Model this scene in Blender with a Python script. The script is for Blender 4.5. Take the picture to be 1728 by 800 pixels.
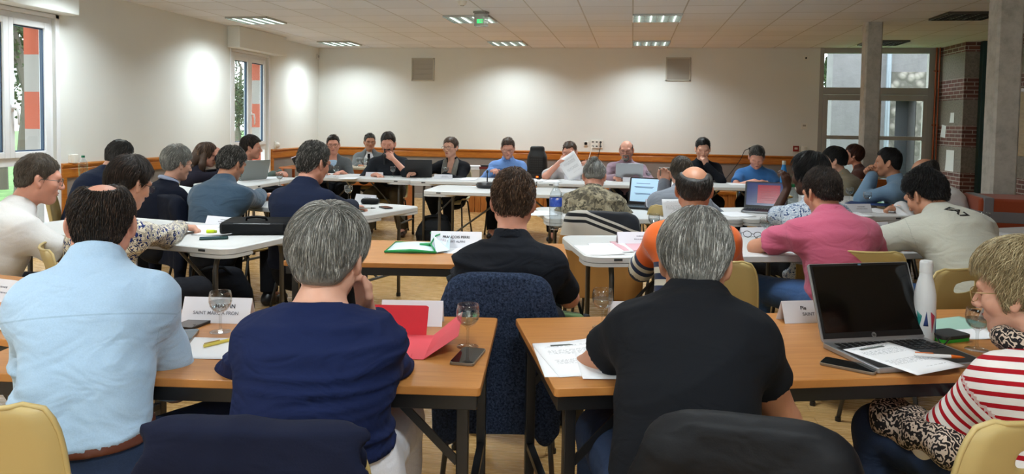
import bpy, bmesh, math, random
import numpy as np
from mathutils import Vector, Matrix, noise as mnoise

for o in list(bpy.data.objects): bpy.data.objects.remove(o)
SC = bpy.context.scene
COL = SC.collection
random.seed(7); RNG = np.random.default_rng(7)

# ---------------------------------------------------------------- camera, world, exposure
FPX, YAW, PITCH, ROLL, CY, HC = 1277.57, -0.1568, 0.0482, 0.0155, 268.59, 1.4324
CEIL, BACK, XL, XR = 2.79, 13.69, -5.91, 5.06
_f = np.array([math.sin(YAW)*math.cos(PITCH), math.cos(YAW)*math.cos(PITCH), -math.sin(PITCH)])
_r0 = np.array([math.cos(YAW), -math.sin(YAW), 0.0]); _u0 = np.cross(_r0, _f)
_r = math.cos(ROLL)*_r0 + math.sin(ROLL)*_u0
_u = -math.sin(ROLL)*_r0 + math.cos(ROLL)*_u0
EYE = np.array([0, 0, HC])
def ray(px, py): return _f + _r*(px-864)/FPX - _u*(py-CY)/FPX
def on(px, py, z=.74):                       # the point of a level surface seen at this place of the photograph
    d = ray(px, py); return EYE + d*((z-HC)/d[2])
def at(px, py, Y):                           # the point at distance Y along the room
    d = ray(px, py); return EYE + d*(Y/d[1])
def atx(px, py, X):
    d = ray(px, py); return EYE + d*(X/d[0])

cam = bpy.data.objects.new('camera', bpy.data.cameras.new('camera')); COL.objects.link(cam)
m = Matrix.Identity(4)
for i in range(3):
    m[i][0], m[i][1], m[i][2] = _r[i], _u[i], -_f[i]
m[2][3] = HC
cam.matrix_world = m
cam.data.sensor_width = 36; cam.data.lens = FPX/1728*36
cam.data.shift_y = -(400-CY)/1728
cam.data.clip_start = .02; cam.data.clip_end = 300
SC.camera = cam
SC.view_settings.view_transform = 'Standard'; SC.view_settings.look = 'None'
SC.view_settings.gamma = 1; SC.view_settings.use_curve_mapping = False
SC.view_settings.exposure = 0.22
SC.cycles.use_denoising = True
SC.cycles.max_bounces = 8; SC.cycles.diffuse_bounces = 5; SC.cycles.glossy_bounces = 3
SC.cycles.transmission_bounces = 8; SC.cycles.transparent_max_bounces = 12
SC.cycles.caustics_reflective = False; SC.cycles.caustics_refractive = False
SC.cycles.sample_clamp_indirect = 4

world = bpy.data.worlds.new('overcast_sky'); SC.world = world; world.use_nodes = True
wb = world.node_tree.nodes['Background']; wb.inputs[0].default_value = (.90, .95, 1, 1); wb.inputs[1].default_value = 4.4

def portal(loc, rot, sx, sy):       # guides the sampling of the sky through an opening
    l = bpy.data.lights.new('sky_portal', 'AREA'); l.shape = 'RECTANGLE'; l.size = sx; l.size_y = sy; l.cycles.is_portal = True
    o = bpy.data.objects.new('sky_portal', l); COL.objects.link(o); o.location = loc; o.rotation_euler = rot
LAMP_W = 25.0        # each lit ceiling fixture
LAMP_SPREAD = math.radians(140)
LAMP_COL = (.84, .95, 1.0)

# ---------------------------------------------------------------- colour and materials
def hexc(h):
    h = h.lstrip('#'); c = [int(h[i:i+2], 16)/255 for i in (0, 2, 4)]
    return tuple(x/12.92 if x <= .04045 else ((x+.055)/1.055)**2.4 for x in c)
MATS = {}
class NT:
    def __init__(s, name):
        s.m = bpy.data.materials.new(name); s.m.use_nodes = True
        s.t = s.m.node_tree; s.b = s.t.nodes['Principled BSDF']
    def n(s, typ, **kw):
        nd = s.t.nodes.new(typ)
        for k, v in kw.items():
            if k.startswith('i_'):
                key = k[2:]; key = int(key) if key.isdigit() else key.replace('_', ' ')
                nd.inputs[key].default_value = v
            else: setattr(nd, k, v)
        return nd
    def l(s, a, b): s.t.links.new(a, b)
    def coord(s, kind='Object', scale=(1, 1, 1), rot=(0, 0, 0), loc=(0, 0, 0)):
        tc = s.n('ShaderNodeTexCoord'); mp = s.n('ShaderNodeMapping')
        mp.inputs['Scale'].default_value = scale; mp.inputs['Rotation'].default_value = rot; mp.inputs['Location'].default_value = loc
        s.l(tc.outputs[kind], mp.inputs['Vector']); return mp.outputs[0]
    def attr(s, name):
        a = s.n('ShaderNodeAttribute'); a.attribute_name = name; return a
    def ramp(s, fac, stops, interp='LINEAR'):
        r = s.n('ShaderNodeValToRGB'); cr = r.color_ramp; cr.interpolation = interp
        while len(cr.elements) < len(stops): cr.elements.new(.5)
        for e, (p, c) in zip(cr.elements, stops):
            e.position = p; e.color = (*c, 1) if len(c) == 3 else c
        s.l(fac, r.inputs[0]); return r.outputs[0]
    def mix(s, fac, a, b, typ='MIX'):
        x = s.n('ShaderNodeMix', data_type='RGBA', blend_type=typ)
        for sock, v in ((x.inputs[0], fac), (x.inputs[6], a), (x.inputs[7], b)):
            if hasattr(v, 'links'): s.l(v, sock)
            elif isinstance(v, (int, float)): sock.default_value = v
            else: sock.default_value = (*v, 1) if len(v) == 3 else v
        return x.outputs[2]
    def math(s, op, a, b=0.0, c=0.0):
        x = s.n('ShaderNodeMath', operation=op)
        for i, v in enumerate((a, b, c)):
            if hasattr(v, 'links'): s.l(v, x.inputs[i])
            else: x.inputs[i].default_value = v
        return x.outputs[0]
    def noise(s, vec, scale=5, detail=3, rough=.5, dist=0):
        x = s.n('ShaderNodeTexNoise'); x.inputs['Scale'].default_value = scale; x.inputs['Detail'].default_value = detail
        x.inputs['Roughness'].default_value = rough; x.inputs['Distortion'].default_value = dist
        s.l(vec, x.inputs['Vector']); return x.outputs['Fac']
    def bump(s, h, strength=.3, dist=.01, chain=None):
        x = s.n('ShaderNodeBump'); x.inputs['Strength'].default_value = strength; x.inputs['Distance'].default_value = dist
        s.l(h, x.inputs['Height'])
        if chain is not None: s.l(chain, x.inputs['Normal'])
        return x.outputs[0]
    def col(s, c):
        if hasattr(c, 'links'): s.l(c, s.b.inputs['Base Color'])
        else: s.b.inputs['Base Color'].default_value = (*c, 1)
    def set(s, **kw):
        for k, v in kw.items():
            sock = s.b.inputs[k.replace('_', ' ')]
            if hasattr(v, 'links'): s.l(v, sock)
            else: sock.default_value = v
def plain(name, c, rough=.5, metal=0, spec=.5, var=0.0, bump=0.0, scale=60, coat=0):
    key = name
    if key in MATS: return MATS[key]
    t = NT(name); c = hexc(c) if isinstance(c, str) else c
    t.set(Roughness=rough, Metallic=metal, Specular_IOR_Level=spec)
    if coat: t.set(Coat_Weight=coat, Coat_Roughness=.1)
    if var or bump:
        v = t.coord(); f = t.noise(v, scale, 4)
        if var: t.col(t.mix(f, tuple(x*(1-var) for x in c), tuple(min(1, x*(1+var)) for x in c)))
        else: t.col(c)
        if bump: t.l(t.bump(f, bump, .004), t.b.inputs['Normal'])
    else: t.col(c)
    MATS[key] = t.m; return t.m
def fabric(name, c, rough=.9, weave=900, folds=.0, var=.12, sheen=.15, fold_scale=6, knit=0, seam=False):
    if isinstance(c, str) and max(hexc(c)) < .09: sheen = 0
    if name in MATS: return MATS[name]
    t = NT(name); c = hexc(c) if isinstance(c, str) else c
    t.set(Roughness=rough, Specular_IOR_Level=.2, Sheen_Weight=sheen, Sheen_Roughness=.5)
    v = t.coord(); f = t.noise(v, 250, 3, .6)
    t.col(t.mix(f, tuple(x*(1-var) for x in c), tuple(min(1, x*(1+var)) for x in c)))
    b = None
    if seam:
        lm = t.attr('limb').outputs['Fac']; k = t.math('MULTIPLY', t.math('GREATER_THAN', lm, .25), t.math('LESS_THAN', lm, .75))
        if seam == 'yoke':
            al = t.attr('along').outputs['Fac']; k = t.math('MAXIMUM', k, t.math('MULTIPLY', t.math('LESS_THAN', t.math('ABSOLUTE', t.math('SUBTRACT', al, .475)), .0022), t.math('LESS_THAN', lm, .5)))
        base = t.b.inputs['Base Color'].links[0].from_socket; t.col(t.mix(t.math('MULTIPLY', k, .30), base, tuple(x*.45 for x in c)))
    if folds:
        w = t.coord(scale=(1, 1, 1.9)); b = t.bump(t.noise(w, fold_scale, 2, .5, 1.2), folds, .03)
    b = t.bump(f, .25, .0015, b)
    t.l(b, t.b.inputs['Normal'])
    MATS[name] = t.m; return t.m

# ---------------------------------------------------------------- mesh helpers
def link(name, me, mat=None, parent=None, smooth=False):
    o = bpy.data.objects.new(name, me); COL.objects.link(o)
    if mat is not None:
        for mm in (mat if isinstance(mat, (list, tuple)) else [mat]): me.materials.append(mm)
    if parent is not None: o.parent = parent
    if smooth:
        me.polygons.foreach_set('use_smooth', np.ones(len(me.polygons), bool))
    return o
def np_mesh(name, V, F, mat=None, parent=None, smooth=True):
    V = np.asarray(V, np.float32); F = np.asarray(F, np.int32)
    me = bpy.data.meshes.new(name); me.vertices.add(len(V)); me.vertices.foreach_set('co', V.ravel())
    k = F.shape[1]; me.loops.add(F.size); me.loops.foreach_set('vertex_index', F.ravel())
    me.polygons.add(len(F)); me.polygons.foreach_set('loop_start', np.arange(0, F.size, k, dtype=np.int32))
    me.update(calc_edges=True); me.validate()
    return link(name, me, mat, parent, smooth)
def tag(o, label, cat, group=None, kind=None):
    o['label'] = label; o['category'] = cat
    if group: o['group'] = group
    if kind: o['kind'] = kind
    return o
def empty(name, loc=(0, 0, 0), rz=0.0, label=None, cat=None, group=None):
    o = bpy.data.objects.new(name, None); COL.objects.link(o); o.empty_display_size = .05
    o.location = loc; o.rotation_euler = (0, 0, rz)
    if label: tag(o, label, cat, group)
    return o
def copy_thing(root, loc, rz, label=None, group=None, name=None):
    r = root.copy(); COL.objects.link(r); r.location = loc; r.rotation_euler = (0, 0, rz)
    if label: r['label'] = label
    if group: r['group'] = group
    for ch in list(root.children):
        c = ch.copy(); COL.objects.link(c); c.parent = r
        for g in list(ch.children):
            d = g.copy(); COL.objects.link(d); d.parent = c
    return r
def rotm(rx=0, ry=0, rz=0):
    return np.array(Matrix.Rotation(rz, 3, 'Z') @ Matrix.Rotation(ry, 3, 'Y') @ Matrix.Rotation(rx, 3, 'X'))
class MB:
    """collects shapes, then links them as ONE mesh object"""
    def __init__(s): s.v = []; s.f = []; s.mi = []; s.cur = 0
    def add(s, V, F):
        b = len(s.v); s.v += [tuple(map(float, p)) for p in V]
        for f in F: s.f.append(tuple(b+i for i in f)); s.mi.append(s.cur)
        return s
    def box(s, c, size, R=None, taper=None):
        x, y, z = [d/2 for d in size]
        V = np.array([(-x, -y, -z), (x, -y, -z), (x, y, -z), (-x, y, -z), (-x, -y, z), (x, -y, z), (x, y, z), (-x, y, z)], float)
        if taper: V[4:, 0] *= taper; V[4:, 1] *= taper
        if R is not None: V = V @ np.asarray(R).T
        return s.add(V+np.asarray(c, float), [(0, 3, 2, 1), (4, 5, 6, 7), (0, 1, 5, 4), (1, 2, 6, 5), (2, 3, 7, 6), (3, 0, 4, 7)])
    def span(s, lo, hi):
        lo, hi = np.asarray(lo, float), np.asarray(hi, float); return s.box((lo+hi)/2, hi-lo)
    def bar(s, a, b, w, h, up=(0, 0, 1)):
        a, b = np.asarray(a, float), np.asarray(b, float); d = b-a; L = np.linalg.norm(d); d = d/L
        u = np.asarray(up, float)
        if abs(d @ u) > .98: u = np.array([1., 0, 0])
        r = np.cross(d, u); r /= np.linalg.norm(r); u = np.cross(r, d)
        return s.box((a+b)/2, (w, L, h), np.stack([r, d, u], 1))
    def tube(s, pts, r, n=8, caps=True, closed=False):
        P = np.asarray(pts, float); N = len(P); r = np.broadcast_to(np.asarray(r, float), (N,))
        T = np.roll(P, -1, 0)-np.roll(P, 1, 0) if closed else np.gradient(P, axis=0)
        T /= np.linalg.norm(T, axis=1)[:, None]+1e-12
        u = np.array([0, 0, 1.]) if abs(T[0][2]) < .9 else np.array([1., 0, 0])
        V = []; ang = np.linspace(0, 2*np.pi, n, endpoint=False)
        for i in range(N):
            u = u-T[i]*(u @ T[i]); u /= np.linalg.norm(u)+1e-12; w = np.cross(T[i], u)
            V += [P[i]+r[i]*(math.cos(a)*u+math.sin(a)*w) for a in ang]
        F = []
        for i in range(N if closed else N-1):
            j = (i+1) % N
            F += [(i*n+k, i*n+(k+1) % n, j*n+(k+1) % n, j*n+k) for k in range(n)]
        if caps and not closed:
            F += [tuple(range(n))[::-1], tuple((N-1)*n+k for k in range(n))]
        return s.add(V, F)
    def cyl(s, a, b, r, n=16, r2=None): return s.tube([a, b], [r, r if r2 is None else r2], n)
    def lathe(s, prof, c=(0, 0, 0), n=24, R=None, caps=False):
        ang = np.linspace(0, 2*np.pi, n, endpoint=False); V = []
        for (r, z) in prof: V += [(r*math.cos(a), r*math.sin(a), z) for a in ang]
        V = np.array(V)
        if R is not None: V = V @ np.asarray(R).T
        F = []
        for i in range(len(prof)-1):
            F += [(i*n+k, i*n+(k+1) % n, (i+1)*n+(k+1) % n, (i+1)*n+k) for k in range(n)]
        if caps: F += [tuple(range(n))[::-1], tuple((len(prof)-1)*n+k for k in range(n))]
        return s.add(V+np.asarray(c, float), F)
    def prism(s, poly, z0, z1, R=None, c=(0, 0, 0)):
        n = len(poly); V = np.array([(x, y, z0) for x, y in poly]+[(x, y, z1) for x, y in poly], float)
        if R is not None: V = V @ np.asarray(R).T
        F = [tuple(range(n))[::-1], tuple(range(n, 2*n))]+[(i, (i+1) % n, n+(i+1) % n, n+i) for i in range(n)]
        return s.add(V+np.asarray(c, float), F)
    def ball(s, c, rad, nu=16, nv=10, R=None):
        rad = np.broadcast_to(np.asarray(rad, float), (3,)); V = [(0, 0, -1)]
        for i in range(1, nv):
            t = -math.pi/2+math.pi*i/nv
            V += [(math.cos(t)*math.cos(a), math.cos(t)*math.sin(a), math.sin(t)) for a in np.linspace(0, 2*np.pi, nu, endpoint=False)]
        V.append((0, 0, 1)); V = np.array(V)*rad
        if R is not None: V = V @ np.asarray(R).T
        F = [(0, 1+(k+1) % nu, 1+k) for k in range(nu)]
        for i in range(nv-2):
            b = 1+i*nu; F += [(b+k, b+(k+1) % nu, b+nu+(k+1) % nu, b+nu+k) for k in range(nu)]
        b = 1+(nv-2)*nu; F += [(b+k, b+(k+1) % nu, len(V)-1) for k in range(nu)]
        return s.add(V+np.asarray(c, float), F)
    def build(s, name, mat=None, parent=None, bevel=0, smooth=False, seg=2, loc=None, rot=None):
        me = bpy.data.meshes.new(name); me.from_pydata(s.v, [], s.f)
        bm = bmesh.new(); bm.from_mesh(me); bmesh.ops.recalc_face_normals(bm, faces=bm.faces); bm.to_mesh(me); bm.free()
        o = link(name, me, mat, parent, smooth)
        if isinstance(mat, (list, tuple)): me.polygons.foreach_set('material_index', s.mi)
        if bevel:
            b = o.modifiers.new('edge', 'BEVEL'); b.width = bevel; b.segments = seg; b.limit_method = 'ANGLE'; b.angle_limit = .6
            b.harden_normals = False
            me.polygons.foreach_set('use_smooth', np.ones(len(me.polygons), bool))
            w = o.modifiers.new('shade', 'WEIGHTED_NORMAL'); w.keep_sharp = False
        if loc is not None: o.location = loc
        if rot is not None: o.rotation_euler = rot
        return o
def rrect(w, d, r, n=6, cx=0, cy=0):
    P = []
    for sx, sy, a0 in ((1, 1, 0), (-1, 1, 90), (-1, -1, 180), (1, -1, 270)):
        for i in range(n+1):
            a = math.radians(a0+90*i/n); P.append((cx+sx*(w/2-r)+r*math.cos(a), cy+sy*(d/2-r)+r*math.sin(a)))
    return P
def struct(o): o['kind'] = 'structure'; return o
# ---------------------------------------------------------------- implicit bodies: smooth unions meshed as one surface
def axis(lo, hi, h, fine):
    xs = [lo]
    while xs[-1] < hi:
        x = xs[-1]; st = h
        for a, b, hf in fine:
            if a-h <= x <= b: st = min(st, hf)
        xs.append(x+st)
    return np.array(xs, np.float32)
class Field:
    def __init__(s, lo, hi, h, fine=()):
        s.ax = [axis(lo[i], hi[i], h, [(f[0][i], f[1][i], f[2]) for f in fine]) for i in range(3)]
        s.h = h; s.v = np.full([len(a) for a in s.ax], .5, np.float32)
    def sl(s, lo, hi, m):
        S = []
        for i in range(3):
            a = np.searchsorted(s.ax[i], lo[i]-m); b = np.searchsorted(s.ax[i], hi[i]+m)
            if b-a < 1: return None, None
            S.append(slice(a, b))
        g = np.meshgrid(*[s.ax[i][S[i]] for i in range(3)], indexing='ij', sparse=True)
        return tuple(S), g
    def put(s, S, d, k, op='u'):
        a = s.v[S]
        if op == 's': a, d = -a, d
        if k > 0:
            h = np.maximum(k-np.abs(a-d), 0)/k; r = np.minimum(a, d)-h*h*k*.25
        else: r = np.minimum(a, d)
        s.v[S] = -r if op == 's' else r
    def cone(s, a, b, ra, rb, k=.02, op='u', cut0=None, cut1=None, flat=None):
        a, b = np.asarray(a, float), np.asarray(b, float); R = max(ra, rb)
        S, g = s.sl(np.minimum(a, b)-R, np.maximum(a, b)+R, k+2*s.h)
        if S is None: return
        d = b-a; L2 = d @ d+1e-12
        px, py, pz = g[0]-a[0], g[1]-a[1], g[2]-a[2]
        t = np.clip((px*d[0]+py*d[1]+pz*d[2])/L2, 0, 1)
        q = np.sqrt((px-t*d[0])**2+(py-t*d[1])**2+(pz-t*d[2])**2)-(ra+(rb-ra)*t)
        L = math.sqrt(L2)
        if cut1 is not None: q = np.maximum(q, (px*d[0]+py*d[1]+pz*d[2])/L-L*cut1)
        if cut0 is not None: q = np.maximum(q, L*cut0-(px*d[0]+py*d[1]+pz*d[2])/L)
        s.put(S, q, k, op)
    def ell(s, c, rad, R=None, k=.02, op='u', clip=None):
        c = np.asarray(c, float); rad = np.broadcast_to(np.asarray(rad, float), (3,)); m = rad.max()
        S, g = s.sl(c-m, c+m, k+2*s.h)
        if S is None: return
        p = [g[i]-c[i] for i in range(3)]
        if R is not None: p = [p[0]*R[0][i]+p[1]*R[1][i]+p[2]*R[2][i] for i in range(3)]
        k0 = np.sqrt(sum((p[i]/rad[i])**2 for i in range(3))); k1 = np.sqrt(sum((p[i]/rad[i]**2)**2 for i in range(3)))+1e-9
        q = k0*(k0-1)/k1
        q = np.where(k0 < 1e-3, -rad.min(), q)
        if clip is not None: q = np.maximum(q, clip(p))
        s.put(S, q, k, op)
    def spine(s, C, X, Yv, A, B, OY=None, k=.04, off=0., e=2.3, op='u'):
        """body of oval sections: C centres, X right axis, Yv front axis, A half widths, B half depths"""
        C = np.asarray(C); A = np.asarray(A)+off; B = np.asarray(B)+off
        m = max(A.max(), B.max()); lo = C.min(0)-m; hi = C.max(0)+m
        S, g = s.sl(lo, hi, k+2*s.h)
        if S is None: return
        shp = np.broadcast(*g).shape
        best = np.full(shp, 9., np.float32); n = len(C)
        P = [np.broadcast_to(x, shp) for x in g]
        num = np.zeros(shp, np.float32); bt = np.zeros(shp, np.float32)
        for i in range(n-1):
            d = C[i+1]-C[i]; L2 = d @ d
            t = np.clip(((P[0]-C[i][0])*d[0]+(P[1]-C[i][1])*d[1]+(P[2]-C[i][2])*d[2])/L2, 0, 1)
            dd = (P[0]-C[i][0]-t*d[0])**2+(P[1]-C[i][1]-t*d[1])**2+(P[2]-C[i][2]-t*d[2])**2
            u = dd < best; best = np.where(u, dd, best); bt = np.where(u, i+t, bt)
        f = np.arange(n)
        def I(arr): return np.interp(bt, f, arr).astype(np.float32)
        q = [P[j]-I(C[:, j]) for j in range(3)]
        X, Yv = np.asarray(X), np.asarray(Yv)
        Xn = [I(X[:, j]) for j in range(3)]; Yn = [I(Yv[:, j]) for j in range(3)]
        u = sum(q[j]*Xn[j] for j in range(3)); v = sum(q[j]*Yn[j] for j in range(3))
        w2 = np.maximum(sum(x*x for x in q)-u*u-v*v, 0)
        a, b = I(A), I(B)
        mn = np.minimum(a, b)
        r = ((np.abs(u)/a)**e+(np.abs(v)/b)**e+(w2/(mn*mn))**(e/2))**(1/e)
        s.put(S, (r-1)*mn, k, op)
    def mesh(s):
        v = s.v; I = v < 0
        for ax in range(3):  # close at the border
            sl = [slice(None)]*3
            for e in (0, -1):
                sl[ax] = e; I[tuple(sl)] = False
        c = [I[a:I.shape[0]-1+a, b:I.shape[1]-1+b, d:I.shape[2]-1+d] for a in (0, 1) for b in (0, 1) for d in (0, 1)]
        anyi = np.logical_or.reduce(c); alli = np.logical_and.reduce(c)
        act = np.argwhere(anyi & ~alli)
        vid = np.full(anyi.shape, -1, np.int32); vid[act[:, 0], act[:, 1], act[:, 2]] = np.arange(len(act))
        acc = np.zeros((len(act), 3)); cnt = np.zeros(len(act))
        corners = [(a, b, d) for a in (0, 1) for b in (0, 1) for d in (0, 1)]
        vv = np.where(I, np.minimum(v, -1e-6), np.maximum(v, 1e-6))
        for p in corners:
            for ax in range(3):
                if p[ax]: continue
                q = list(p); q[ax] = 1
                i0 = act+np.array(p); i1 = act+np.array(q)
                a = vv[i0[:, 0], i0[:, 1], i0[:, 2]]; b = vv[i1[:, 0], i1[:, 1], i1[:, 2]]
                mk = (a < 0) != (b < 0)
                t = np.where(mk, a/np.where(mk, a-b, 1), 0)
                pos = np.stack([s.ax[j][i0[:, j]] for j in range(3)], 1).astype(float)
                e1 = s.ax[ax][i1[:, ax]]; pos[:, ax] += t*(e1-pos[:, ax])
                acc[mk] += pos[mk]; cnt[mk] += 1
        V = acc/cnt[:, None]
        Fs = []
        for ax in range(3):
            n0 = [slice(None)]*3; n1 = [slice(None)]*3; n0[ax] = slice(0, -1); n1[ax] = slice(1, None)
            a, b = I[tuple(n0)], I[tuple(n1)]
            E = np.argwhere(a != b); o1, o2 = [j for j in range(3) if j != ax]
            sg = a[E[:, 0], E[:, 1], E[:, 2]]
            qs = []
            for d1, d2 in ((-1, -1), (0, -1), (0, 0), (-1, 0)):
                q = E.copy(); q[:, o1] += d1; q[:, o2] += d2; qs.append(q)
            ok = np.ones(len(E), bool)
            for q in qs:
                for j in range(3): ok &= (q[:, j] >= 0) & (q[:, j] < vid.shape[j])
            ids = np.stack([vid[np.clip(q[:, 0], 0, vid.shape[0]-1), np.clip(q[:, 1], 0, vid.shape[1]-1), np.clip(q[:, 2], 0, vid.shape[2]-1)] for q in qs], 1)
            ok &= (ids >= 0).all(1)
            ids, sg = ids[ok], sg[ok]
            flip = sg if ax != 1 else ~sg
            ids = np.where(flip[:, None], ids, ids[:, ::-1])
            Fs.append(ids)
        return V, np.concatenate(Fs) if Fs else np.zeros((0, 4), int)
def waves(P, freq, seed=0, n=5, ani=(1, 1, 1)):
    """cheap smooth noise in about -1..1"""
    r = np.random.default_rng(seed); P = P*np.asarray(ani); out = np.zeros(len(P))
    W = P+.35/freq*np.sin(P[:, [1, 2, 0]]*freq*1.3+r.uniform(0, 6, 3))
    for i in range(n):
        d = r.normal(size=3); d /= np.linalg.norm(d)
        out += np.sin(W @ d*freq*r.uniform(.7, 1.6)+r.uniform(0, 6.28))
    return out/n*1.6
def normals(V, F):
    a, b, c, d = (V[F[:, i]] for i in range(4)); n = np.cross(c-a, d-b)
    N = np.zeros_like(V)
    for i in range(4): np.add.at(N, F[:, i], n)
    return N/(np.linalg.norm(N, axis=1)[:, None]+1e-12)
def relax(V, F, it=1, w=.5):
    for _ in range(it):
        A = np.zeros_like(V); n = np.zeros(len(V))
        for i in range(4):
            j = (i+1) % 4
            np.add.at(A, F[:, i], V[F[:, j]]); np.add.at(A, F[:, j], V[F[:, i]])
            np.add.at(n, F[:, i], 1); np.add.at(n, F[:, j], 1)
        V = V*(1-w)+w*A/np.maximum(n, 1)[:, None]
    return V
# ---------------------------------------------------------------- people
def unit(v): v = np.asarray(v, float); return v/(np.linalg.norm(v)+1e-12)
def skin_mat(name, c, rough=.5):
    if name in MATS: return MATS[name]
    t = NT(name); c = hexc(c); v = t.coord()
    f = t.noise(v, 28, 3); t.col(t.mix(f, tuple(x*.86 for x in c), (min(1, c[0]*1.1), c[1]*1.02, c[2]*1.0)))
    t.set(Roughness=rough, Specular_IOR_Level=.35, Subsurface_Weight=.06, Subsurface_Radius=(.012, .005, .003), Subsurface_Scale=.5)
    t.l(t.bump(t.noise(v, 420, 2), .12, .001), t.b.inputs['Normal'])
    MATS[name] = t.m; return t.m
def hair_mat(name, c, c2=None, rough=.45):
    if name in MATS: return MATS[name]
    t = NT(name); c = hexc(c); c2 = hexc(c2) if c2 else tuple(min(1, x*1.9+.01) for x in c)
    f = t.noise(t.coord(scale=(1, 1, .28)), 210, 4, .65, .4); g = t.noise(t.coord(), 22, 2)
    a = t.attr('tint').outputs['Fac']
    k = t.math('ADD', t.math('MULTIPLY', f, .55), t.math('ADD', t.math('MULTIPLY', g, .3), t.math('MULTIPLY', a, .5)))
    t.col(t.ramp(k, [(.34, tuple(x*.65 for x in c)), (.52, c), (.86, c2)]))
    t.set(Roughness=rough, Specular_IOR_Level=.35)
    t.l(t.bump(f, .5, .004), t.b.inputs['Normal'])
    MATS[name] = t.m; return t.m

TM = np.array([0, .12, .28, .42, .58, .74, .86, .94, 1.0])
SECT = {'m': (np.array([.165, .176, .167, .160, .166, .178, .168, .112, .060]), np.array([.115, .125, .118, .113, .118, .122, .108, .082, .056])),
        'f': (np.array([.178, .188, .166, .148, .150, .157, .148, .098, .053]), np.array([.120, .128, .112, .102, .116, .120, .100, .076, .050]))}

def ik(S, W, l1, l2, pole):
    d = W-S; L = np.linalg.norm(d)
    if L > (l1+l2)*.995:
        k = L/((l1+l2)*.995); l1 *= k; l2 *= k
    a = math.acos(max(-1, min(1, (l1*l1+L*L-l2*l2)/(2*l1*L)))); u = d/L
    p = np.asarray(pole, float); p = p-u*(p @ u); p = unit(p)
    return S+u*l1*math.cos(a)+p*l1*math.sin(a)

def put_head(F, c, R, s, female=False, jaw=1.0):
    def w(p): return c+R @ (np.asarray(p, float)*s)
    def E(p, r, k=.02, rot=None, op='u'):
        RR = R if rot is None else R @ rot
        F.ell(w(p), np.asarray(r)*s, RR, k, op)
    def Cn(a, b, ra, rb, k=.012, op='u'): F.cone(w(a), w(b), ra*s, rb*s, k, op)
    fw = .94 if female else 1.0
    E((0, -.012, .030), (.0755, .095, .086), 0)
    E((0, .022, -.02), (.063*fw, .068, .090), .03)
    for sg in (1, -1):
        Cn((0, .055, -.086), (sg*.050*jaw*fw, -.002, -.052), .024, .024, .025)
    E((0, .064, -.094), (.024*fw, .020, .018), .02)
    for sg in (1, -1):
        E((sg*.046, .056, -.018), (.022, .022, .022), .025)                     # cheek
        E((sg*.033, .096, .010), (.019, .018, .0145), .014, op='s')               # eye socket
    Cn((-.040, .078, .030), (.040, .078, .030), .012 if female else .014, .012 if female else .014, .016)
    Cn((0, .086, .020), (0, .109, -.024), .0085, .0125, .010)
    for sg in (1, -1): E((sg*.013, .099, -.029), (.009, .011, .0085), .008)
    Cn((-.019, .081, -.056), (.019, .081, -.056), .010, .010, .012)
    Cn((-.022, .0945, -.0585), (.022, .0945, -.0585), .002, .002, .006, 's')
    for sg in (1, -1):
        rt = rotm(.25, 0, 0) @ rotm(0, 0, sg*.62)
        E((sg*.0815, -.013, -.002), (.0085, .0200, .0330), .008, rt)
        E((sg*.0885, -.006, .002), (.0062, .0110, .0190), .006, rt, 's')
        E((sg*.0805, -.004, -.027), (.008, .010, .011), .008)

def put_hand(F, W, f, n, side, curl=.5, spread=1.0, thumb=.5, k=.007, s=1.0, point=None):
    f = unit(f); n = np.asarray(n, float); n = unit(n-f*(n @ f)); a = unit(np.cross(f, n))*side
    rad = .0093*s
    for i, o in enumerate((-.029, -.010, .010, .028)):
        kn = W+(f*(.088-.006*abs(i-1.3))+a*o)*s
        F.cone(W+f*.012*s+a*o*.45*s, kn, .0155*s, .0125*s, .016)
        if i == 3: F.cone(W+f*.03*s+a*.022*s, kn, .014*s, .012*s, .016)
        L = (.074, .083, .077, .060)[i]*s
        c = curl if point is None or i != 0 else point
        d = unit(f+a*(o*1.6*spread)); ang = 0
        p = kn-n*.002*s
        for j, (fr, bend) in enumerate(((.46, .75), (.30, 1.15), (.24, .8))):
            ang += c*bend
            dd = d*math.cos(ang)-n*math.sin(ang)
            q = p+dd*L*fr
            F.cone(p, q, rad*(1-.07*j), rad*(.93-.08*j), k if j else .009)
            p = q
    r0 = W+(f*.022-a*.022-n*.006)*s
    d1 = unit(f*.75-a*.72-n*.35*thumb); r1 = r0+d1*.048*s
    d2 = unit(f*.95-a*(.35-.5*thumb)-n*.35*thumb); r2 = r1+d2*.033*s; r3 = r2+unit(d2+a*.3*thumb)*.026*s
    F.cone(r0, r1, .0165*s, .0125*s, .014); F.cone(r1, r2, .0112*s, .0105*s, .006); F.cone(r2, r3, .0102*s, .0085*s, .004)

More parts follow.
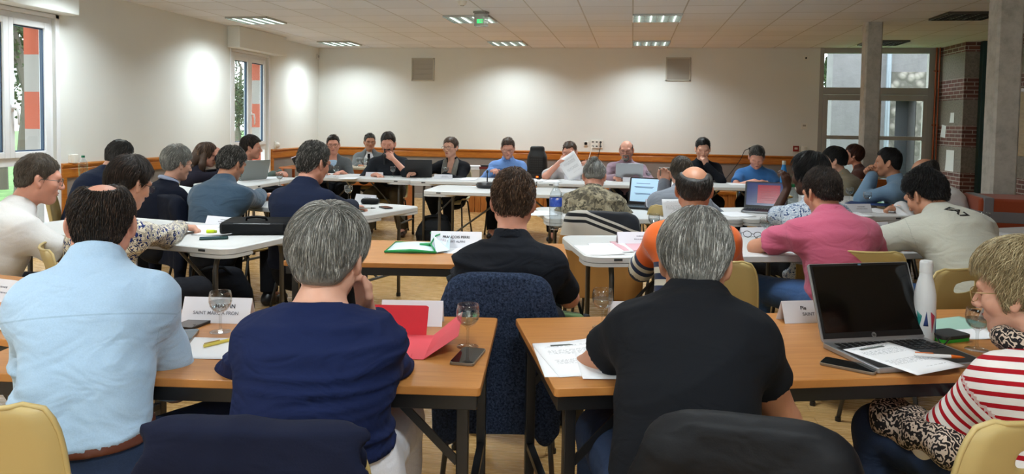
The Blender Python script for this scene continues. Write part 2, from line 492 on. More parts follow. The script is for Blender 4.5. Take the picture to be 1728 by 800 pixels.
def hair_mesh(st, s, h, seed):
    """a cap of hair in the head's own coordinates"""
    T = dict(top=.016, side=.008, back=.010, front=.070, nape=-.072, ear=.014, burn=-.012, temple=.050, bald=None, locks=(), bun=None, rough=.0035, freq=70, flat=0., crown=0, recede=.006, low=1.0)
    T.update(st)
    lo = np.array([-.15, -.19, -.34 if T['locks'] else -.13])*s; hi = np.array([.15, .15, .19])*s
    F = Field(lo, hi, h)
    F.ell(np.array([0, -.012-T['back']*.3, .032+T['top']*.2])*s, np.array([.0765+T['side'], .096+T['back'], .087+T['top']])*s, None, 0)
    F.ell(np.array([0, -.046, -.028])*s, np.array([.060+T['side']*.6, .050+T['back']*.8, .062])*s, None, .03*s)
    for (c, r) in T.get('puffs', ()): F.ell(np.array(c)*s, np.asarray(r)*s, None, .025*s)
    y = F.ax[1]/s
    zf = np.interp(y, [-.14, -.055, -.030, -.020, .004, .012, .022, .030, T['temple'], .085, .2],
                   [T['nape'], T['nape']+.004, T['ear']-.034, T['ear'], T['ear'], T['burn'], T['burn'], .022, T['front']-.022-T['recede'], T['front'], T['front']])*s
    z = F.ax[2]
    xx = F.ax[0]/s
    up = np.minimum(.035, (xx/.075)**4*.030)[:, None]*np.clip((-y-.03)/.03, 0, 1)[None, :]+(.004*np.sin(xx*170+seed)+xx*(.10 if seed % 2 else -.10))[:, None]*(y > .03)[None, :]
    cut = (zf[None, :, None]+s*up[:, :, None]*(1 if not T['locks'] else 0)-z[None, None, :])*.75
    if T['recede']:
        x = np.abs(F.ax[0])/s; bump = np.exp(-((x-.045)/.02)**2)*T['recede']*s
        cut = cut+bump[:, None, None]*(y > .0)[None, :, None]
    a = F.v; kk = .008*s; hh = np.maximum(kk-np.abs(a-cut), 0)/kk
    F.v = np.maximum(a, cut)+hh*hh*kk*.25
    for lk in T['locks']:
        for i in range(len(lk[0])-1): F.cone(np.array(lk[0][i])*s, np.array(lk[0][i+1])*s, lk[1][i]*s, lk[1][i+1]*s, .022*s)
    if T['bun']: F.ell(np.array(T['bun'][0])*s, np.array(T['bun'][1])*s, None, .012*s)
    if T['bald']:
        c_, b_ = np.array(T['bald'][0])*s, np.array(T['bald'][1])*s
        g_ = np.meshgrid(*F.ax, indexing='ij', sparse=True); k0 = np.sqrt(sum(((g_[i]-c_[i])/b_[i])**2 for i in range(3)))
        F.v = F.v+(np.clip((1.55-k0)/.55, 0, 1)**1.6*.030*s).astype(np.float32)
    V, Q = F.mesh()
    if len(V) == 0: return V, Q, T
    V = relax(V, Q, 1); N = normals(V, Q)
    w = waves(V/s, T['freq'], seed, 6, (1, 1, .45))
    V = V+N*(w*T['rough']*s)[:, None]
    return V, Q, T

def hair_strands(V, Q, T, n, length, rad, seed, curl=0., lift=.003, whorl=(.01, -.05, .12), fwd=0.0, over=.006):
    """individual locks laid over the cap: thin tapering tubes that follow the fall of the hair"""
    r = np.random.default_rng(seed); N = normals(V, Q)
    ctr = V[Q].mean(1); nn = unit_rows(N[Q].sum(1))
    ar = np.linalg.norm(np.cross(V[Q[:, 2]]-V[Q[:, 0]], V[Q[:, 3]]-V[Q[:, 1]]), axis=1)
    out = unit_rows(ctr-np.array([0, -.01, .0]))
    ok = (nn*out).sum(1) > .25
    pr = ar*ok; pr /= pr.sum()
    idx = r.choice(len(Q), n, p=pr)
    p = ctr[idx].copy(); nr = nn[idx]
    wh = np.array(whorl)
    M = 6; K = 3
    path = [p.copy()]; seg = length/M*r.uniform(.55, 1.25, n)
    ph = r.uniform(0, 6.28, n); c0 = np.array([0, -.012, .03])
    d = None
    for j in range(M):
        u = unit_rows(p-c0)
        fl = p-wh; fl = unit_rows(fl)*1.0+np.array([0, fwd*1.0, -.55])[None]
        sw = np.cross(u, np.array([0, 0, 1.0])); fl = fl+.35*sw+r.normal(size=(n, 3))*.16
        fl = fl+.30*np.sin(p[:, [1, 2, 0]]*42+p[:, [2, 0, 1]]*17)
        t = unit_rows(fl-u*(fl*u).sum(1)[:, None])
        if curl:
            side = np.cross(u, t); a = ph+j*1.25
            t = unit_rows(t+curl*(np.cos(a)[:, None]*side+.5*np.sin(a)[:, None]*u))
        d = t if d is None else unit_rows(.45*d+.55*t)
        rr = np.linalg.norm(p-c0, axis=1)
        q = p+d*seg[:, None]
        q = c0+unit_rows(q-c0)*(rr*(1.0 if curl else .9985))[:, None]
        path.append(q); p = q
    path = np.stack(path, 1)
    yk = [-.14, -.055, -.030, -.020, .004, .012, .022, .030, T['temple'], .085, .2]
    zk = [T['nape'], T['nape']+.004, T['ear']-.034, T['ear'], T['ear'], T['burn'], T['burn'], .022, T['front']-.022, T['front'], T['front']]
    zl = np.interp(path[:, :, 1], yk, zk)+np.minimum(.035, (path[:, :, 0]/.075)**4*.030)*np.clip((-path[:, :, 1]-.03)/.03, 0, 1)
    if not T['locks']:
        keepz = (path[:, :, 2] > zl-over).all(1); path = path[keepz]; n = len(path)
    off = lift*np.array([.0, .9, 1.2, 1.2, 1.0, .6, .3])
    u = unit_rows((path-c0).reshape(-1, 3)).reshape(path.shape)
    path = path+u*(off[None, :, None]*r.uniform(.4, 1.5, (n, 1, 1)))
    if T.get('bald'):
        c, b = np.array(T['bald'][0]), np.array(T['bald'][1])
        good = (((path[:, :4]-c)/b)**2).sum(2).min(1) > r.uniform(.55, 1.5, n)
        path = path[good]; n = len(path)
    R = rad*np.array([.6, 1, 1, .95, .8, .5, .12])
    tg = np.gradient(path, axis=1); tg = unit_rows(tg.reshape(-1, 3)).reshape(path.shape)
    uu = unit_rows((path-c0).reshape(-1, 3)).reshape(path.shape); sd = unit_rows(np.cross(tg, uu).reshape(-1, 3)).reshape(path.shape)
    uu = np.cross(sd, tg)
    ring = [path+R[None, :, None]*(math.cos(a)*sd*1.3+math.sin(a)*uu*.75) for a in (math.pi/2, math.pi*7/6, math.pi*11/6)]
    SV = np.stack(ring, 2).reshape(-1, 3)
    base = (np.arange(n)*(M+1)*K)[:, None, None, None]
    jj = np.arange(M)[None, :, None, None]; kk = np.arange(K)[None, None, :, None]
    f = np.concatenate([base+jj*K+kk, base+jj*K+(kk+1) % K, base+(jj+1)*K+(kk+1) % K, base+(jj+1)*K+kk], -1).reshape(-1, 4)
    tint = np.repeat(np.clip(r.normal(.12, .30, n), -.45, .75), (M+1)*K)
    return SV, f[:, ::-1], tint
def unit_rows(a): return a/(np.linalg.norm(a, axis=-1, keepdims=True)+1e-12)

EYE_W = plain('eye_white', '#d8d2cc', .25); EYE_D = plain('eye_iris', '#2c2019', .2)
GL_FRAME = plain('spectacle_frame_dark', '#1c1a1c', .35)
LENS = None
def lens_mat():
    global LENS
    if LENS: return LENS
    t = NT('spectacle_lens'); t.t.nodes.remove(t.b)
    g = t.n('ShaderNodeBsdfGlossy', i_Roughness=.03); tr = t.n('ShaderNodeBsdfTransparent'); mx = t.n('ShaderNodeMixShader', i_Fac=.05)
    t.l(tr.outputs[0], mx.inputs[1]); t.l(g.outputs[0], mx.inputs[2]); t.l(mx.outputs[0], t.t.nodes['Material Output'].inputs[0]); LENS = t.m; return LENS

def person(label, H, face, pel=.12, side=0., head=(0, 0, 0), sex='m', wide=1.0, belly=0., hunch=.03, twist=0., hs=1.0,
           hands=(None, None), poles=(None, None), top=None, legs=None, hair=None, skin='skin_fair', glasses=None, beard=None,
           res=.012, fine=.007, knees=None, feet=None, sh=1.0, shz=(0, 0), neck=None, lips=None, shoe='black_leather', seat=.46, extras=None, group=None, gown=None, arms=1.0, nl=.130):
    H = np.asarray(H, float); fa = math.radians(face); fd = np.array([math.sin(fa), math.cos(fa), 0]); rd = np.array([math.cos(fa), -math.sin(fa), 0])
    O = H-fd*pel-rd*side; O[2] = 0
    def tl(w): d = np.asarray(w, float)-O; return np.array([d @ rd, d @ fd, d[2]])
    def tv(w): w = np.asarray(w, float); return np.array([w @ rd, w @ fd, w[2]])
    h = tl(H); fem = sex == 'f'
    hy, hp, hr = [math.radians(a) for a in head]
    Rh = rotm(0, 0, -hy) @ rotm(-hp, 0, 0) @ rotm(0, hr, 0)
    P0 = np.array([0, -.01, seat-.02])
    ld = unit(h-np.array([0, 0, seat+.1]))
    nd = unit(ld+np.array([0, .22, .42])) if neck is None else unit(neck)
    N = h+Rh @ np.array([0, -.03, -.03])*hs-nd*nl*hs
    tw = math.radians(twist)
    chord = N-P0; bk = unit(np.array([0, -chord[2], chord[1]]))
    ctrl = (P0+N)/2+bk*(.045+hunch)
    ts = TM
    C = np.array([(1-t)**2*P0+2*t*(1-t)*ctrl+t*t*N for t in ts])
    T = np.gradient(C, axis=0); T = unit_rows(T)
    X = np.array([[math.cos(tw*t), -math.sin(tw*t), 0] for t in ts]); X = unit_rows(X-T*(X*T).sum(1)[:, None])
    Y = np.cross(T, X)
    A, B = [a.copy() for a in SECT[sex]]
    A[:7] *= wide*.96; B[:7] *= (.5+.5*wide)
    bel = np.interp(ts, [0, .12, .3, .5, .7, 1], [.3, .8, 1, .6, .1, 0])*belly
    B += bel*.6; A += bel*.45; C = C+Y*(bel*.35)[:, None]
    upv = T[-2]
    sw = (.148 if fem else .163)*sh*(.6+.4*wide)
    SH = []
    for i, sg in ((0, -1), (1, 1)):
        fwd = .02 if hands[i] is not None else 0
        SH.append(N-upv*.088+X[-2]*sg*sw+Y[-2]*fwd+np.array([0, 0, shz[i]]))
    al = (.27 if fem else .29)*arms; fl_ = (.235 if fem else .255)*arms
    hsz = .92 if fem else 1.0
    ARM = []
    for i, sg in ((0, -1), (1, 1)):
        hd = hands[i]
        if hd is None:
            W = SH[i]+np.array([sg*.05, .16, -.46]); f = unit((sg*-.1, .6, -.8)); n = unit((sg*.3, .7, .6)); hd = dict(curl=.4)
        else:
            W = tl(hd['p']) if 'p' in hd else (h+np.array(hd['rel'], float) if 'rel' in hd else np.array(hd['pl'], float)); f = tv(hd.get('f', fd)) if not hd.get('loc') else np.array(hd['f'], float)
            n = np.asarray(hd.get('n', (0, 0, 1)), float); n = tv(n) if not hd.get('loc') else n
        pole = poles[i] if poles[i] is not None else (sg*.55, -.35, -.75)
        El = ik(SH[i], W, al, fl_, pole)
        ARM.append((SH[i], El, W, f, n, hd))
    # legs
    HP = [np.array([sg*.092*wide, .03, seat+.075]) for sg in (-1, 1)]
    LEG = []
    for i, sg in ((0, -1), (1, 1)):
        kx, ky = knees[i] if knees else (sg*.16, .44)
        K = np.array([kx, ky, seat+.055])
        fx, fy = feet[i] if feet else (kx+sg*.01, ky-.02)
        LEG.append((HP[i], K, np.array([fx, fy-.0, .095])))
    q = 1.0 if not fem else .88
    def torso(F, off=0., k=.04, lo=0):
        F.spine(C[lo:], X[lo:], Y[lo:], A[lo:], B[lo:], None, k, off)
        for i, sg in ((0, -1), (1, 1)):
            a = N-upv*.045+X[-2]*sg*.04
            F.cone(a, SH[i], .046*q+off, .058*q*(.7+.3*wide)+off, .06)
            F.cone(N-upv*.15+X[-2]*sg*.07*wide, SH[i]-upv*.04, .07*q+off, .052*q+off, .05)
    def arm(F, i, off=0., upto=2.0, loose=0., k=.03):
        S, El, W, *_ = ARM[i]; r = (.85 if fem else 1)*(.75+.25*wide)
        if upto <= 1:
            F.cone(S, El, .056*r+off, .047*r+off+loose, k, cut1=upto); return
        F.cone(S, El, .056*r+off, .042*r+off+loose*.6, k)
        c = upto-1 if upto < 2 else None
        F.cone(El, W, .041*r+off+loose*.6, .028*r+off+loose*.8, .025, cut1=c)
    def leg(F, i, off=0., flare=0., end=None):
        a, b, c = LEG[i]; r = (.95 if fem else 1.0)*(.6+.4*wide)
        F.cone(a, b, .088*r+off, .062*r+off, .04)
        F.cone(b, c, .060*r+off, .042*r+off+flare, .03, cut1=end)
    ext = np.array(list(C)+[h]+[x for a in ARM for x in (a[0], a[1], a[2])]+[x for l in LEG for x in l])
    lo = ext.min(0)-.22; hi = ext.max(0)+.22; lo[2] = 0
    zones = [(h-.135*hs, h+.145*hs, fine)]
    for a in ARM:
        if a[5].get('show', 1): zones.append((a[2]-.03+np.minimum(0, a[3])*.16-.03, a[2]+.03+np.maximum(0, a[3])*.16+.03, fine))
    # --- the body
    F = Field(lo, hi, max(res, .010), zones)
    torso(F)
    for i in (0, 1):
        arm(F, i); leg(F, i, -.006)
        a, b, c = LEG[i]; F.cone(c, c+np.array([0, .12, -.05]), .036, .03, .03)
    put_head(F, h, Rh, hs, fem)
    F.cone(h+Rh @ np.array([0, -.022, -.045])*hs, N-upv*.03, .056*hs*(.86 if fem else 1)*(.8+.2*wide), .062*hs*(.86 if fem else 1)*(.8+.2*wide), .025)
    for i, sg in ((0, -1), (1, 1)):
        S, El, W, f, n, hd = ARM[i]
        put_hand(F, W, f, n, sg, hd.get('curl', .5), hd.get('spread', 1), hd.get('thumb', .5), s=hsz, point=hd.get('point'))
    V, Q = F.mesh()
    body = np_mesh('person', V, Q, SKIN[skin])
    body.location = O; body.rotation_euler = (0, 0, -fa)
    tag(body, label, 'person', group)
    M4 = Matrix.Translation(Vector(h)) @ Matrix(Rh.tolist()).to_4x4()
    sd = abs(hash(label)) % 9973 if False else sum(ord(ch) for ch in label) % 9973
    def headpart(name, V, Q, mat, smooth=True):
        o = np_mesh(name, V, Q, mat, body, smooth); o.matrix_local = M4; return o
    def hp_mb(mb, name, mat, **kw):
        o = mb.build(name, mat, body, **kw); o.matrix_local = M4; return o
    # --- clothes
    def cloth(name, fn, mat, h_, wr=.003, fr=(9, 9, 40), cutz=None, seed=0, parent=body, it=1, mod=6.0):
        F = Field(lo, hi, h_); fn(F)
        if cutz is not None: F.v = np.maximum(F.v, (cutz-F.ax[2])[None, None, :])
        V, Q = F.mesh()
        V = relax(V, Q, it); Nn = normals(V, Q)
        if wr and name != 'trousers':
            V = V+Nn*(waves(V, 13, sd+seed+9, 5)*.0035)[:, None]
        if wr:
            w = np.clip(1-np.abs(waves(V, 1.0, sd+seed, 5, fr)), 0, 1)**1.6; amp = np.clip(waves(V, mod, sd+seed+3, 4)*.55+.55, 0, 1)**1.3
            V = V+Nn*((w-.30)*amp*wr*1.6)[:, None]
        o = np_mesh(name, V, Q, mat, parent)
        lim = np.zeros(len(V), np.float32); al_ = np.zeros(len(V), np.float32)
        best = np.full(len(V), 9.)
        for j in range(len(C)-1):
            d = C[j+1]-C[j]; t = np.clip(((V-C[j]) @ d)/(d @ d), 0 if j else -9, 1 if j < len(C)-2 else 9); dd = np.linalg.norm(V-C[j]-t[:, None]*d, axis=1)-np.interp(j+t, np.arange(len(A)), (A+B)/2)
            u = dd < best; best = np.where(u, dd, best)
            al_ = np.where(u, (V-C[0]) @ unit(C[-1]-C[0]), al_)
        for S, El, W, *_ in ARM:
            l0 = 0
            for a, b, rr in ((S, El, .055), (El, W, .04)):
                d = b-a; t = np.clip(((V-a) @ d)/(d @ d), 0, 1); dd = np.linalg.norm(V-a-t[:, None]*d, axis=1)-rr-.01
                u = (dd < best) & ((l0 > 0) | (t > .12)); best = np.where(u, dd, best); lim = np.where(u, 1, lim); al_ = np.where(u, l0+t*np.linalg.norm(d), al_)
                l0 += np.linalg.norm(d)
        for nm, arr in (('along', al_), ('limb', lim)):
            at_ = o.data.attributes.new(nm, 'FLOAT', 'POINT'); at_.data.foreach_set('value', arr.astype(np.float32))
        return o
    tp = dict(mat=None, sleeve=2.0, off=.012, loose=.006, neck='crew', hem=seat+.01, wr=.004, name='shirt', cuff=None); tp.update(top or {})
    slv = {'short': .62, 'long': 1.93, 'rolled': 1.2, 'half': .9}.get(tp['sleeve'], tp['sleeve'])
    def draw_top(F):
        torso(F, tp['off'])
        for i in (0, 1): arm(F, i, tp['off']-.002, slv, tp['loose'], .035)
        if tp['neck'] == 'collar':
            F.cone(N-nd*.01, N+nd*.085, .068*q, .064*q, .012, cut1=.70)
        elif tp['neck'] == 'polo':
            F.cone(N-nd*.01, N+nd*.06, .067*q, .066*q, .012, cut1=.6)
        elif tp['neck'] == 'scoop':
            F.ell(N+nd*.035, (.105, .085, .058), None, .008, 's')
        elif tp['neck'] == 'v':
            F.ell(N+np.array([0, .105, -.02]), tp.get('vsize', (.055, .10, .10)), None, .008, 's')
        elif tp['neck'] == 'turtle':
            F.cone(N, N+nd*.09, .066*q, .06*q, .015, cut1=.8)
        if tp.get('open'):   # an open front
            F.ell(N+np.array([0, .15, -.20]), (tp['open'], .13, .30), None, .01, 's')
    sh_o = cloth(tp['name'], draw_top, tp['mat'], res, tp['wr'], tp.get('fr', (9, 9, 38)), tp['hem'])
    if tp['neck'] in ('collar', 'polo'):
        def draw_collar(F):
            a, b_ = N-nd*.002, N+nd*(.052 if tp['neck'] == 'collar' else .040)
            F.cone(a, b_, .083*q, .0715*q, 0, cut0=0, cut1=1.0); F.cone(a-nd*.02, b_+nd*.02, .072*q, .0635*q, .004, 's')
            F.ell(N+np.array([0, .10, .0]), (.022, .06, .06), None, .006, 's')
        cloth('collar', draw_collar, tp.get('collar_mat', tp['mat']), min(res, .008), 0, it=2)
    if tp.get('under'):     # what shows in the opening of a jacket or cardigan
        um, uo = tp['under']
        def draw_under(F):
            F.spine(C, X, Y, A, B, None, .04, tp['off']*.45)
            F.v = np.maximum(F.v, (np.abs(F.ax[0])-.11)[:, None, None]); F.v = np.maximum(F.v, (-.0-F.ax[1])[None, :, None]+min(0, N[1])*.0)
            if uo == 'collar': F.cone(N-nd*.005, N+nd*.07, .066*q, .060*q, .012, cut1=.7)
        cloth('shirt_front', draw_under, um, res, 0, cutz=seat+.1)
    lg = dict(mat=None, off=.012, flare=.012, end=.98, wr=.004); lg.update(legs or {})
    def draw_legs(F):
        F.spine(C[:4], X[:4], Y[:4], A[:4], B[:4], None, .04, lg['off']-.003)
        F.v = np.maximum(F.v, (F.ax[2]-(seat+lg.get('rise', .12)))[None, None, :])
        F.ell((0, .02, seat+.05), (.175*wide, .14, .085), None, .04)
        for i in (0, 1): leg(F, i, lg['off'], lg['flare'], lg['end'])
    cloth('trousers', draw_legs, lg['mat'], max(res, .011), lg['wr'], (14, 30, 14), seed=5)
    if lg.get('belt'):
        def draw_belt(F):
            F.spine(C[:5], X[:5], Y[:5], A[:5], B[:5], None, .04, tp['off']+.006)
            z0 = seat+lg.get('rise', .12)
            F.v = np.maximum(F.v, (np.abs(F.ax[2]-z0+.028)-.018)[None, None, :])
        cloth('belt', draw_belt, lg['belt'], res, 0)
    for i in (0, 1):
        a, b, c = LEG[i]
        F = Field(c-.16, c+.24, .011)
        F.cone((c[0], c[1]-.035, .042), (c[0]+(.02 if i else -.02), c[1]+.16, .034), .04, .034, .02); F.cone(c, (c[0], c[1]-.01, .06), .046, .05, .03)
        F.v = np.maximum(F.v, (.006-F.ax[2])[None, None, :])
        V, Q = F.mesh(); np_mesh('shoe', V, Q, SHOES[shoe], body)
    # --- hair and face
    if hair is not None:
        st = dict(hair); mt = st.pop('mat'); strands = st.pop('strands', None)
        V, Q, TT = hair_mesh(st, hs, min(fine, .0065), sd)
        if len(V):
            tint = np.zeros(len(V), np.float32)
            if strands:
                s2 = dict(strands); SV, SF, stt = hair_strands(V/hs, Q, TT, seed=sd, **s2)
                Q = np.concatenate([Q, SF+len(V)]); V = np.concatenate([V, SV*hs]); tint = np.concatenate([tint, stt])
            o = headpart('hair', V, Q, mt)
            at_ = o.data.attributes.new('tint', 'FLOAT', 'POINT'); at_.data.foreach_set('value', tint.astype(np.float32))
    if not (hair or {}).get('nobrow'):
        bm_ = (hair or {}).get('mat') or HAIRS['dark']
        for sg in (-1, 1):
            b = MB(); b.tube([np.array(p)*hs for p in ((sg*.014, .0885, .0262), (sg*.030, .0885, .0315), (sg*.040, .0845, .0310), (sg*.049, .0755, .0265))], [.0026*hs, .0034*hs, .0030*hs, .0014*hs], 6)
            hp_mb(b, 'eyebrow', bm_, smooth=True)
    for sg in (-1, 1):
        b = MB(); b.ball(np.array([sg*.0325, .0715, .0085])*hs, .0124*hs, 14, 10); e = hp_mb(b, 'eye', EYE_W, smooth=True)
        look = unit((0, 1, -.55 if hp > .15 else -.12))
        b = MB(); c0 = np.array([sg*.0325, .0715, .0085])+look*.0082; b.ball(c0*hs, .0062*hs, 10, 8); i_ = b.build('iris', EYE_D, e, smooth=True)
        b = MB(); sq = -.0045 if hp > .15 else .0025
        for z0, z1 in ((sq, .0136), (-.0136, -.0062 if hp <= .15 else -.0072)):     # upper and lower lid
            n0 = len(b.v); zz = np.linspace(z0, z1, 6); aa = np.linspace(.02, math.pi-.02, 11)
            P = [(math.cos(t)*math.sqrt(max(.0137**2-z*z, 1e-9)), math.sin(t)*math.sqrt(max(.0137**2-z*z, 1e-9)), z) for z in zz for t in aa]
            b.add(np.array(P)*hs+np.array([sg*.0325, .0715, .0085])*hs, [(i*11+j, i*11+j+1, (i+1)*11+j+1, (i+1)*11+j) for i in range(5) for j in range(10)])
        hp_mb(b, 'eyelid', SKIN[skin], smooth=True)
    b = MB(); b.tube([np.array(p)*hs for p in ((-.021, .0855, -.0585), (-.008, .0935, -.0545), (0, .0940, -.0565), (.008, .0935, -.0545), (.021, .0855, -.0585))], [.0015*hs, .0035*hs, .0032*hs, .0035*hs, .0015*hs], 6)
    b.tube([np.array(p)*hs for p in ((-.019, .0855, -.0600), (0, .0925, -.0650), (.019, .0855, -.0600))], [.0015*hs, .0045*hs, .0015*hs], 6)
    hp_mb(b, 'lips', lips or LIPS['pale'], smooth=True)
    if beard:
        F = Field(np.array([-.1, -.05, -.16])*hs, np.array([.1, .14, .02])*hs, .006)
        t = beard.get('t', .004)
        for sg in (1, -1): F.cone(np.array((0, .055, -.086))*hs, np.array((sg*.050, .0, -.050))*hs, (.024+t)*hs, (.024+t*.6)*hs, .02)
        F.ell(np.array((0, .064, -.094))*hs, np.array((.026+t, .020+t, .020+t))*hs, None, .02)
        for sg in (1, -1):
            F.cone(np.array((sg*.026, .0765, -.050))*hs, np.array((sg*.026, .062, -.085))*hs, (.009+t*.5)*hs, .014*hs, .01)
            F.cone(np.array((sg*.052, .008, -.050))*hs, np.array((sg*.066, .000, -.024))*hs, (.016+t*.5)*hs, .008*hs, .01)
        F.cone(np.array((-.022, .080, -.046))*hs, np.array((.022, .080, -.046))*hs, (.010+t*.55)*hs, (.010+t*.55)*hs, .008)
        F.ell(np.array((0, .100, -.0605))*hs, np.array((.021, .025, .0085))*hs, None, .004, 's')
        F.v = np.maximum(F.v, (F.ax[2]-(-.030*hs))[None, None, :])
        V, Q = F.mesh(); N_ = normals(V, Q); V = V+N_*(waves(V, 160, sd, 5)*.0012)[:, None]
        headpart('beard', V, Q, beard['mat'])
    if glasses is not None:
        gl = dict(mat=GL_FRAME, w=.027, h=.019, r=.0016, dy=0.0); gl.update(glasses)
        b = MB(); y0 = .1005+gl['dy']
        ang = np.linspace(0, 2*np.pi, 24, endpoint=False)
        for sg in (-1, 1):
            L = [np.array((sg*.034+gl['w']*np.sign(math.cos(a))*abs(math.cos(a))**.6, y0-.10*(gl['w']*.5*abs(math.cos(a))+0)*(1 if sg*math.cos(a) > 0 else 0), .004+gl['h']*np.sign(math.sin(a))*abs(math.sin(a))**.6))*hs for a in ang]
            b.tube(L, gl['r']*hs, 6, closed=True)
            b.tube([np.array(p)*hs for p in ((sg*.060, y0-.004, .012), (sg*.074, .080, .012), (sg*.083, .0, .010), (sg*.084, -.012, -.008))], gl['r']*.9*hs, 6)
        b.tube([np.array(p)*hs for p in ((-.009, y0, .008), (0, y0+.003, .011), (.009, y0, .008))], gl['r']*hs, 6)
        g = hp_mb(b, 'glasses', gl['mat'], smooth=True)
        for sg in (-1, 1):
            b = MB(); b.lathe([(0.0001, 0), (.9, 0), (.9, .0008/hs*40*.02), (0.0001, .0008)], n=20)
            V = np.array(b.v); b.v = [tuple(np.array((sg*.034+x*gl['w']*1.0, y0-.001+z, .004+y*gl['h']))*hs) for x, y, z in V]
            b.build('lens', lens_mat(), g)
    info = dict(O=O, fa=fa, N=N, SH=SH, ARM=ARM, C=C, A=A, B=B, X=X, Y=Y, h=h, Rh=Rh, M4=M4, body=body, headpart=headpart, hp_mb=hp_mb, cloth=cloth, LEG=LEG, nd=nd, upv=upv, torso=torso, arm=arm, seat=seat, lo=lo, hi=hi, q=q)
    if extras: extras(info)
    return info
# ---------------------------------------------------------------- the room
Y0, XO = -3.2, 5.36                    # wall behind the photographer, brick wall on the right
PANEL_L, PANEL_D = 1.4, .70
TX0, TY0 = -.0245, 13.685              # where the ceiling grid starts
# materials
def m_floor():
    t = NT('oak_parquet'); v = t.coord()
    b = t.n('ShaderNodeTexBrick', i_Scale=1.0); b.offset = .37; b.offset_frequency = 2
    t.l(v, b.inputs['Vector'])
    for k, x in (('Color1', (.45, .26, .09, 1)), ('Color2', (.56, .345, .14, 1)), ('Mortar', (.20, .10, .035, 1)), ('Mortar Size', .0022), ('Bias', 0.0), ('Brick Width', .92), ('Row Height', .084), ('Mortar Smooth', .3)): b.inputs[k].default_value = x
    g = t.noise(t.coord(scale=(1.2, 16, 1)), 6, 5, .6, .6)
    c = t.mix(.45, b.outputs['Color'], t.ramp(g, [(.25, (.31, .165, .055)), (.6, (.54, .33, .13)), (.9, (.64, .42, .20))]))
    t.col(c); t.set(Roughness=t.math('ADD', t.math('MULTIPLY', g, .14), .2), Specular_IOR_Level=.5)
    t.l(t.bump(t.math('SUBTRACT', 1.0, b.outputs['Fac']), .25, .003), t.b.inputs['Normal']); return t.m
def m_ceiling():
    t = NT('ceiling_tiles'); v = t.coord(loc=(-TX0, -TY0, 0))
    b = t.n('ShaderNodeTexBrick', i_Scale=1.0); b.offset = 0; t.l(v, b.inputs['Vector'])
    for k, x in (('Color1', (.76, .79, .84, 1)), ('Color2', (.82, .85, .91, 1)), ('Mortar', (.55, .545, .54, 1)), ('Mortar Size', .009), ('Mortar Smooth', .2), ('Brick Width', .6), ('Row Height', .6)): b.inputs[k].default_value = x
    f = t.noise(t.coord(), 180, 3, .7)
    t.col(t.mix(.10, b.outputs['Color'], t.ramp(f, [(.3, (.25, .24, .23)), (.7, (.8, .77, .74))]), 'OVERLAY'))
    t.set(Roughness=.95, Specular_IOR_Level=.1)
    t.l(t.bump(t.math('SUBTRACT', 1.0, b.outputs['Fac']), .5, .006), t.b.inputs['Normal']); return t.m
def m_wall(name, c, sc=260, st=.2):
    t = NT(name); c = hexc(c); v = t.coord(); f = t.noise(v, sc, 3); g = t.noise(v, 1.3, 3)
    t.col(t.mix(g, tuple(x*.94 for x in c), tuple(min(1, x*1.05) for x in c))); t.set(Roughness=.85, Specular_IOR_Level=.2)
    t.l(t.bump(f, st, .002), t.b.inputs['Normal']); return t.m
def m_wood(name, dark, mid, light, scale=(1, 14, 14), rough=.35, n=5.0):
    t = NT(name); g = t.noise(t.coord(scale=scale), n, 5, .6, .8)
    t.col(t.ramp(g, [(.2, hexc(dark)), (.5, hexc(mid)), (.85, hexc(light))])); t.set(Roughness=rough, Specular_IOR_Level=.4)
    t.l(t.bump(g, .08, .002), t.b.inputs['Normal']); return t.m
def m_brick():
    t = NT('dark_brick_and_stone'); tc = t.n('ShaderNodeTexCoord'); s = t.n('ShaderNodeSeparateXYZ'); t.l(tc.outputs['Object'], s.inputs[0])
    cmb = t.n('ShaderNodeCombineXYZ'); t.l(t.math('ADD', s.outputs[0], s.outputs[1]), cmb.inputs[0]); t.l(s.outputs[2], cmb.inputs[1])
    b = t.n('ShaderNodeTexBrick', i_Scale=1.0); t.l(cmb.outputs[0], b.inputs['Vector'])
    for k, x in (('Color1', (.11, .042, .036, 1)), ('Color2', (.18, .065, .05, 1)), ('Mortar', (.40, .34, .31, 1)), ('Mortar Size', .007), ('Brick Width', .22), ('Row Height', .062)): b.inputs[k].default_value = x
    z = t.math('FRACT', t.math('DIVIDE', t.math('SUBTRACT', s.outputs[2], .42), .74))
    band = t.math('LESS_THAN', z, .46)
    st = t.noise(t.coord(), 34, 5, .7); stone = t.ramp(st, [(.3, (.16, .135, .115)), (.7, (.30, .26, .23))])
    t.col(t.mix(band, stone, b.outputs['Color'])); t.set(Roughness=.9)
    t.l(t.bump(t.mix(band, st, b.outputs['Fac']), .5, .006), t.b.inputs['Normal']); return t.m
def m_concrete():
    t = NT('raw_concrete'); v = t.coord(); f = t.noise(v, 9, 6, .7); h = t.noise(v, 110, 2)
    t.col(t.ramp(f, [(.3, (.36, .335, .29)), (.55, (.50, .47, .42)), (.8, (.58, .55, .49))])); t.set(Roughness=.85)
    t.l(t.bump(t.math('GREATER_THAN', h, .68), .3, -.004, t.bump(f, .25, .01)), t.b.inputs['Normal']); return t.m
WALL = m_wall('cream_wall_paint', '#e2e3de'); WAIN = m_wall('taupe_wall_covering', '#867e78', 420, .5)
RAILW = m_wood('varnished_pine', '#8a4a14', '#b06a24', '#c98a3c', (1, 1, 20), .3)
RAILY = m_wood('varnished_pine_side', '#8a4a14', '#b06a24', '#c98a3c', (1, .6, 20), .3)
FLOORM, CEILM, BRICK, CONC = m_floor(), m_ceiling(), m_brick(), m_concrete()
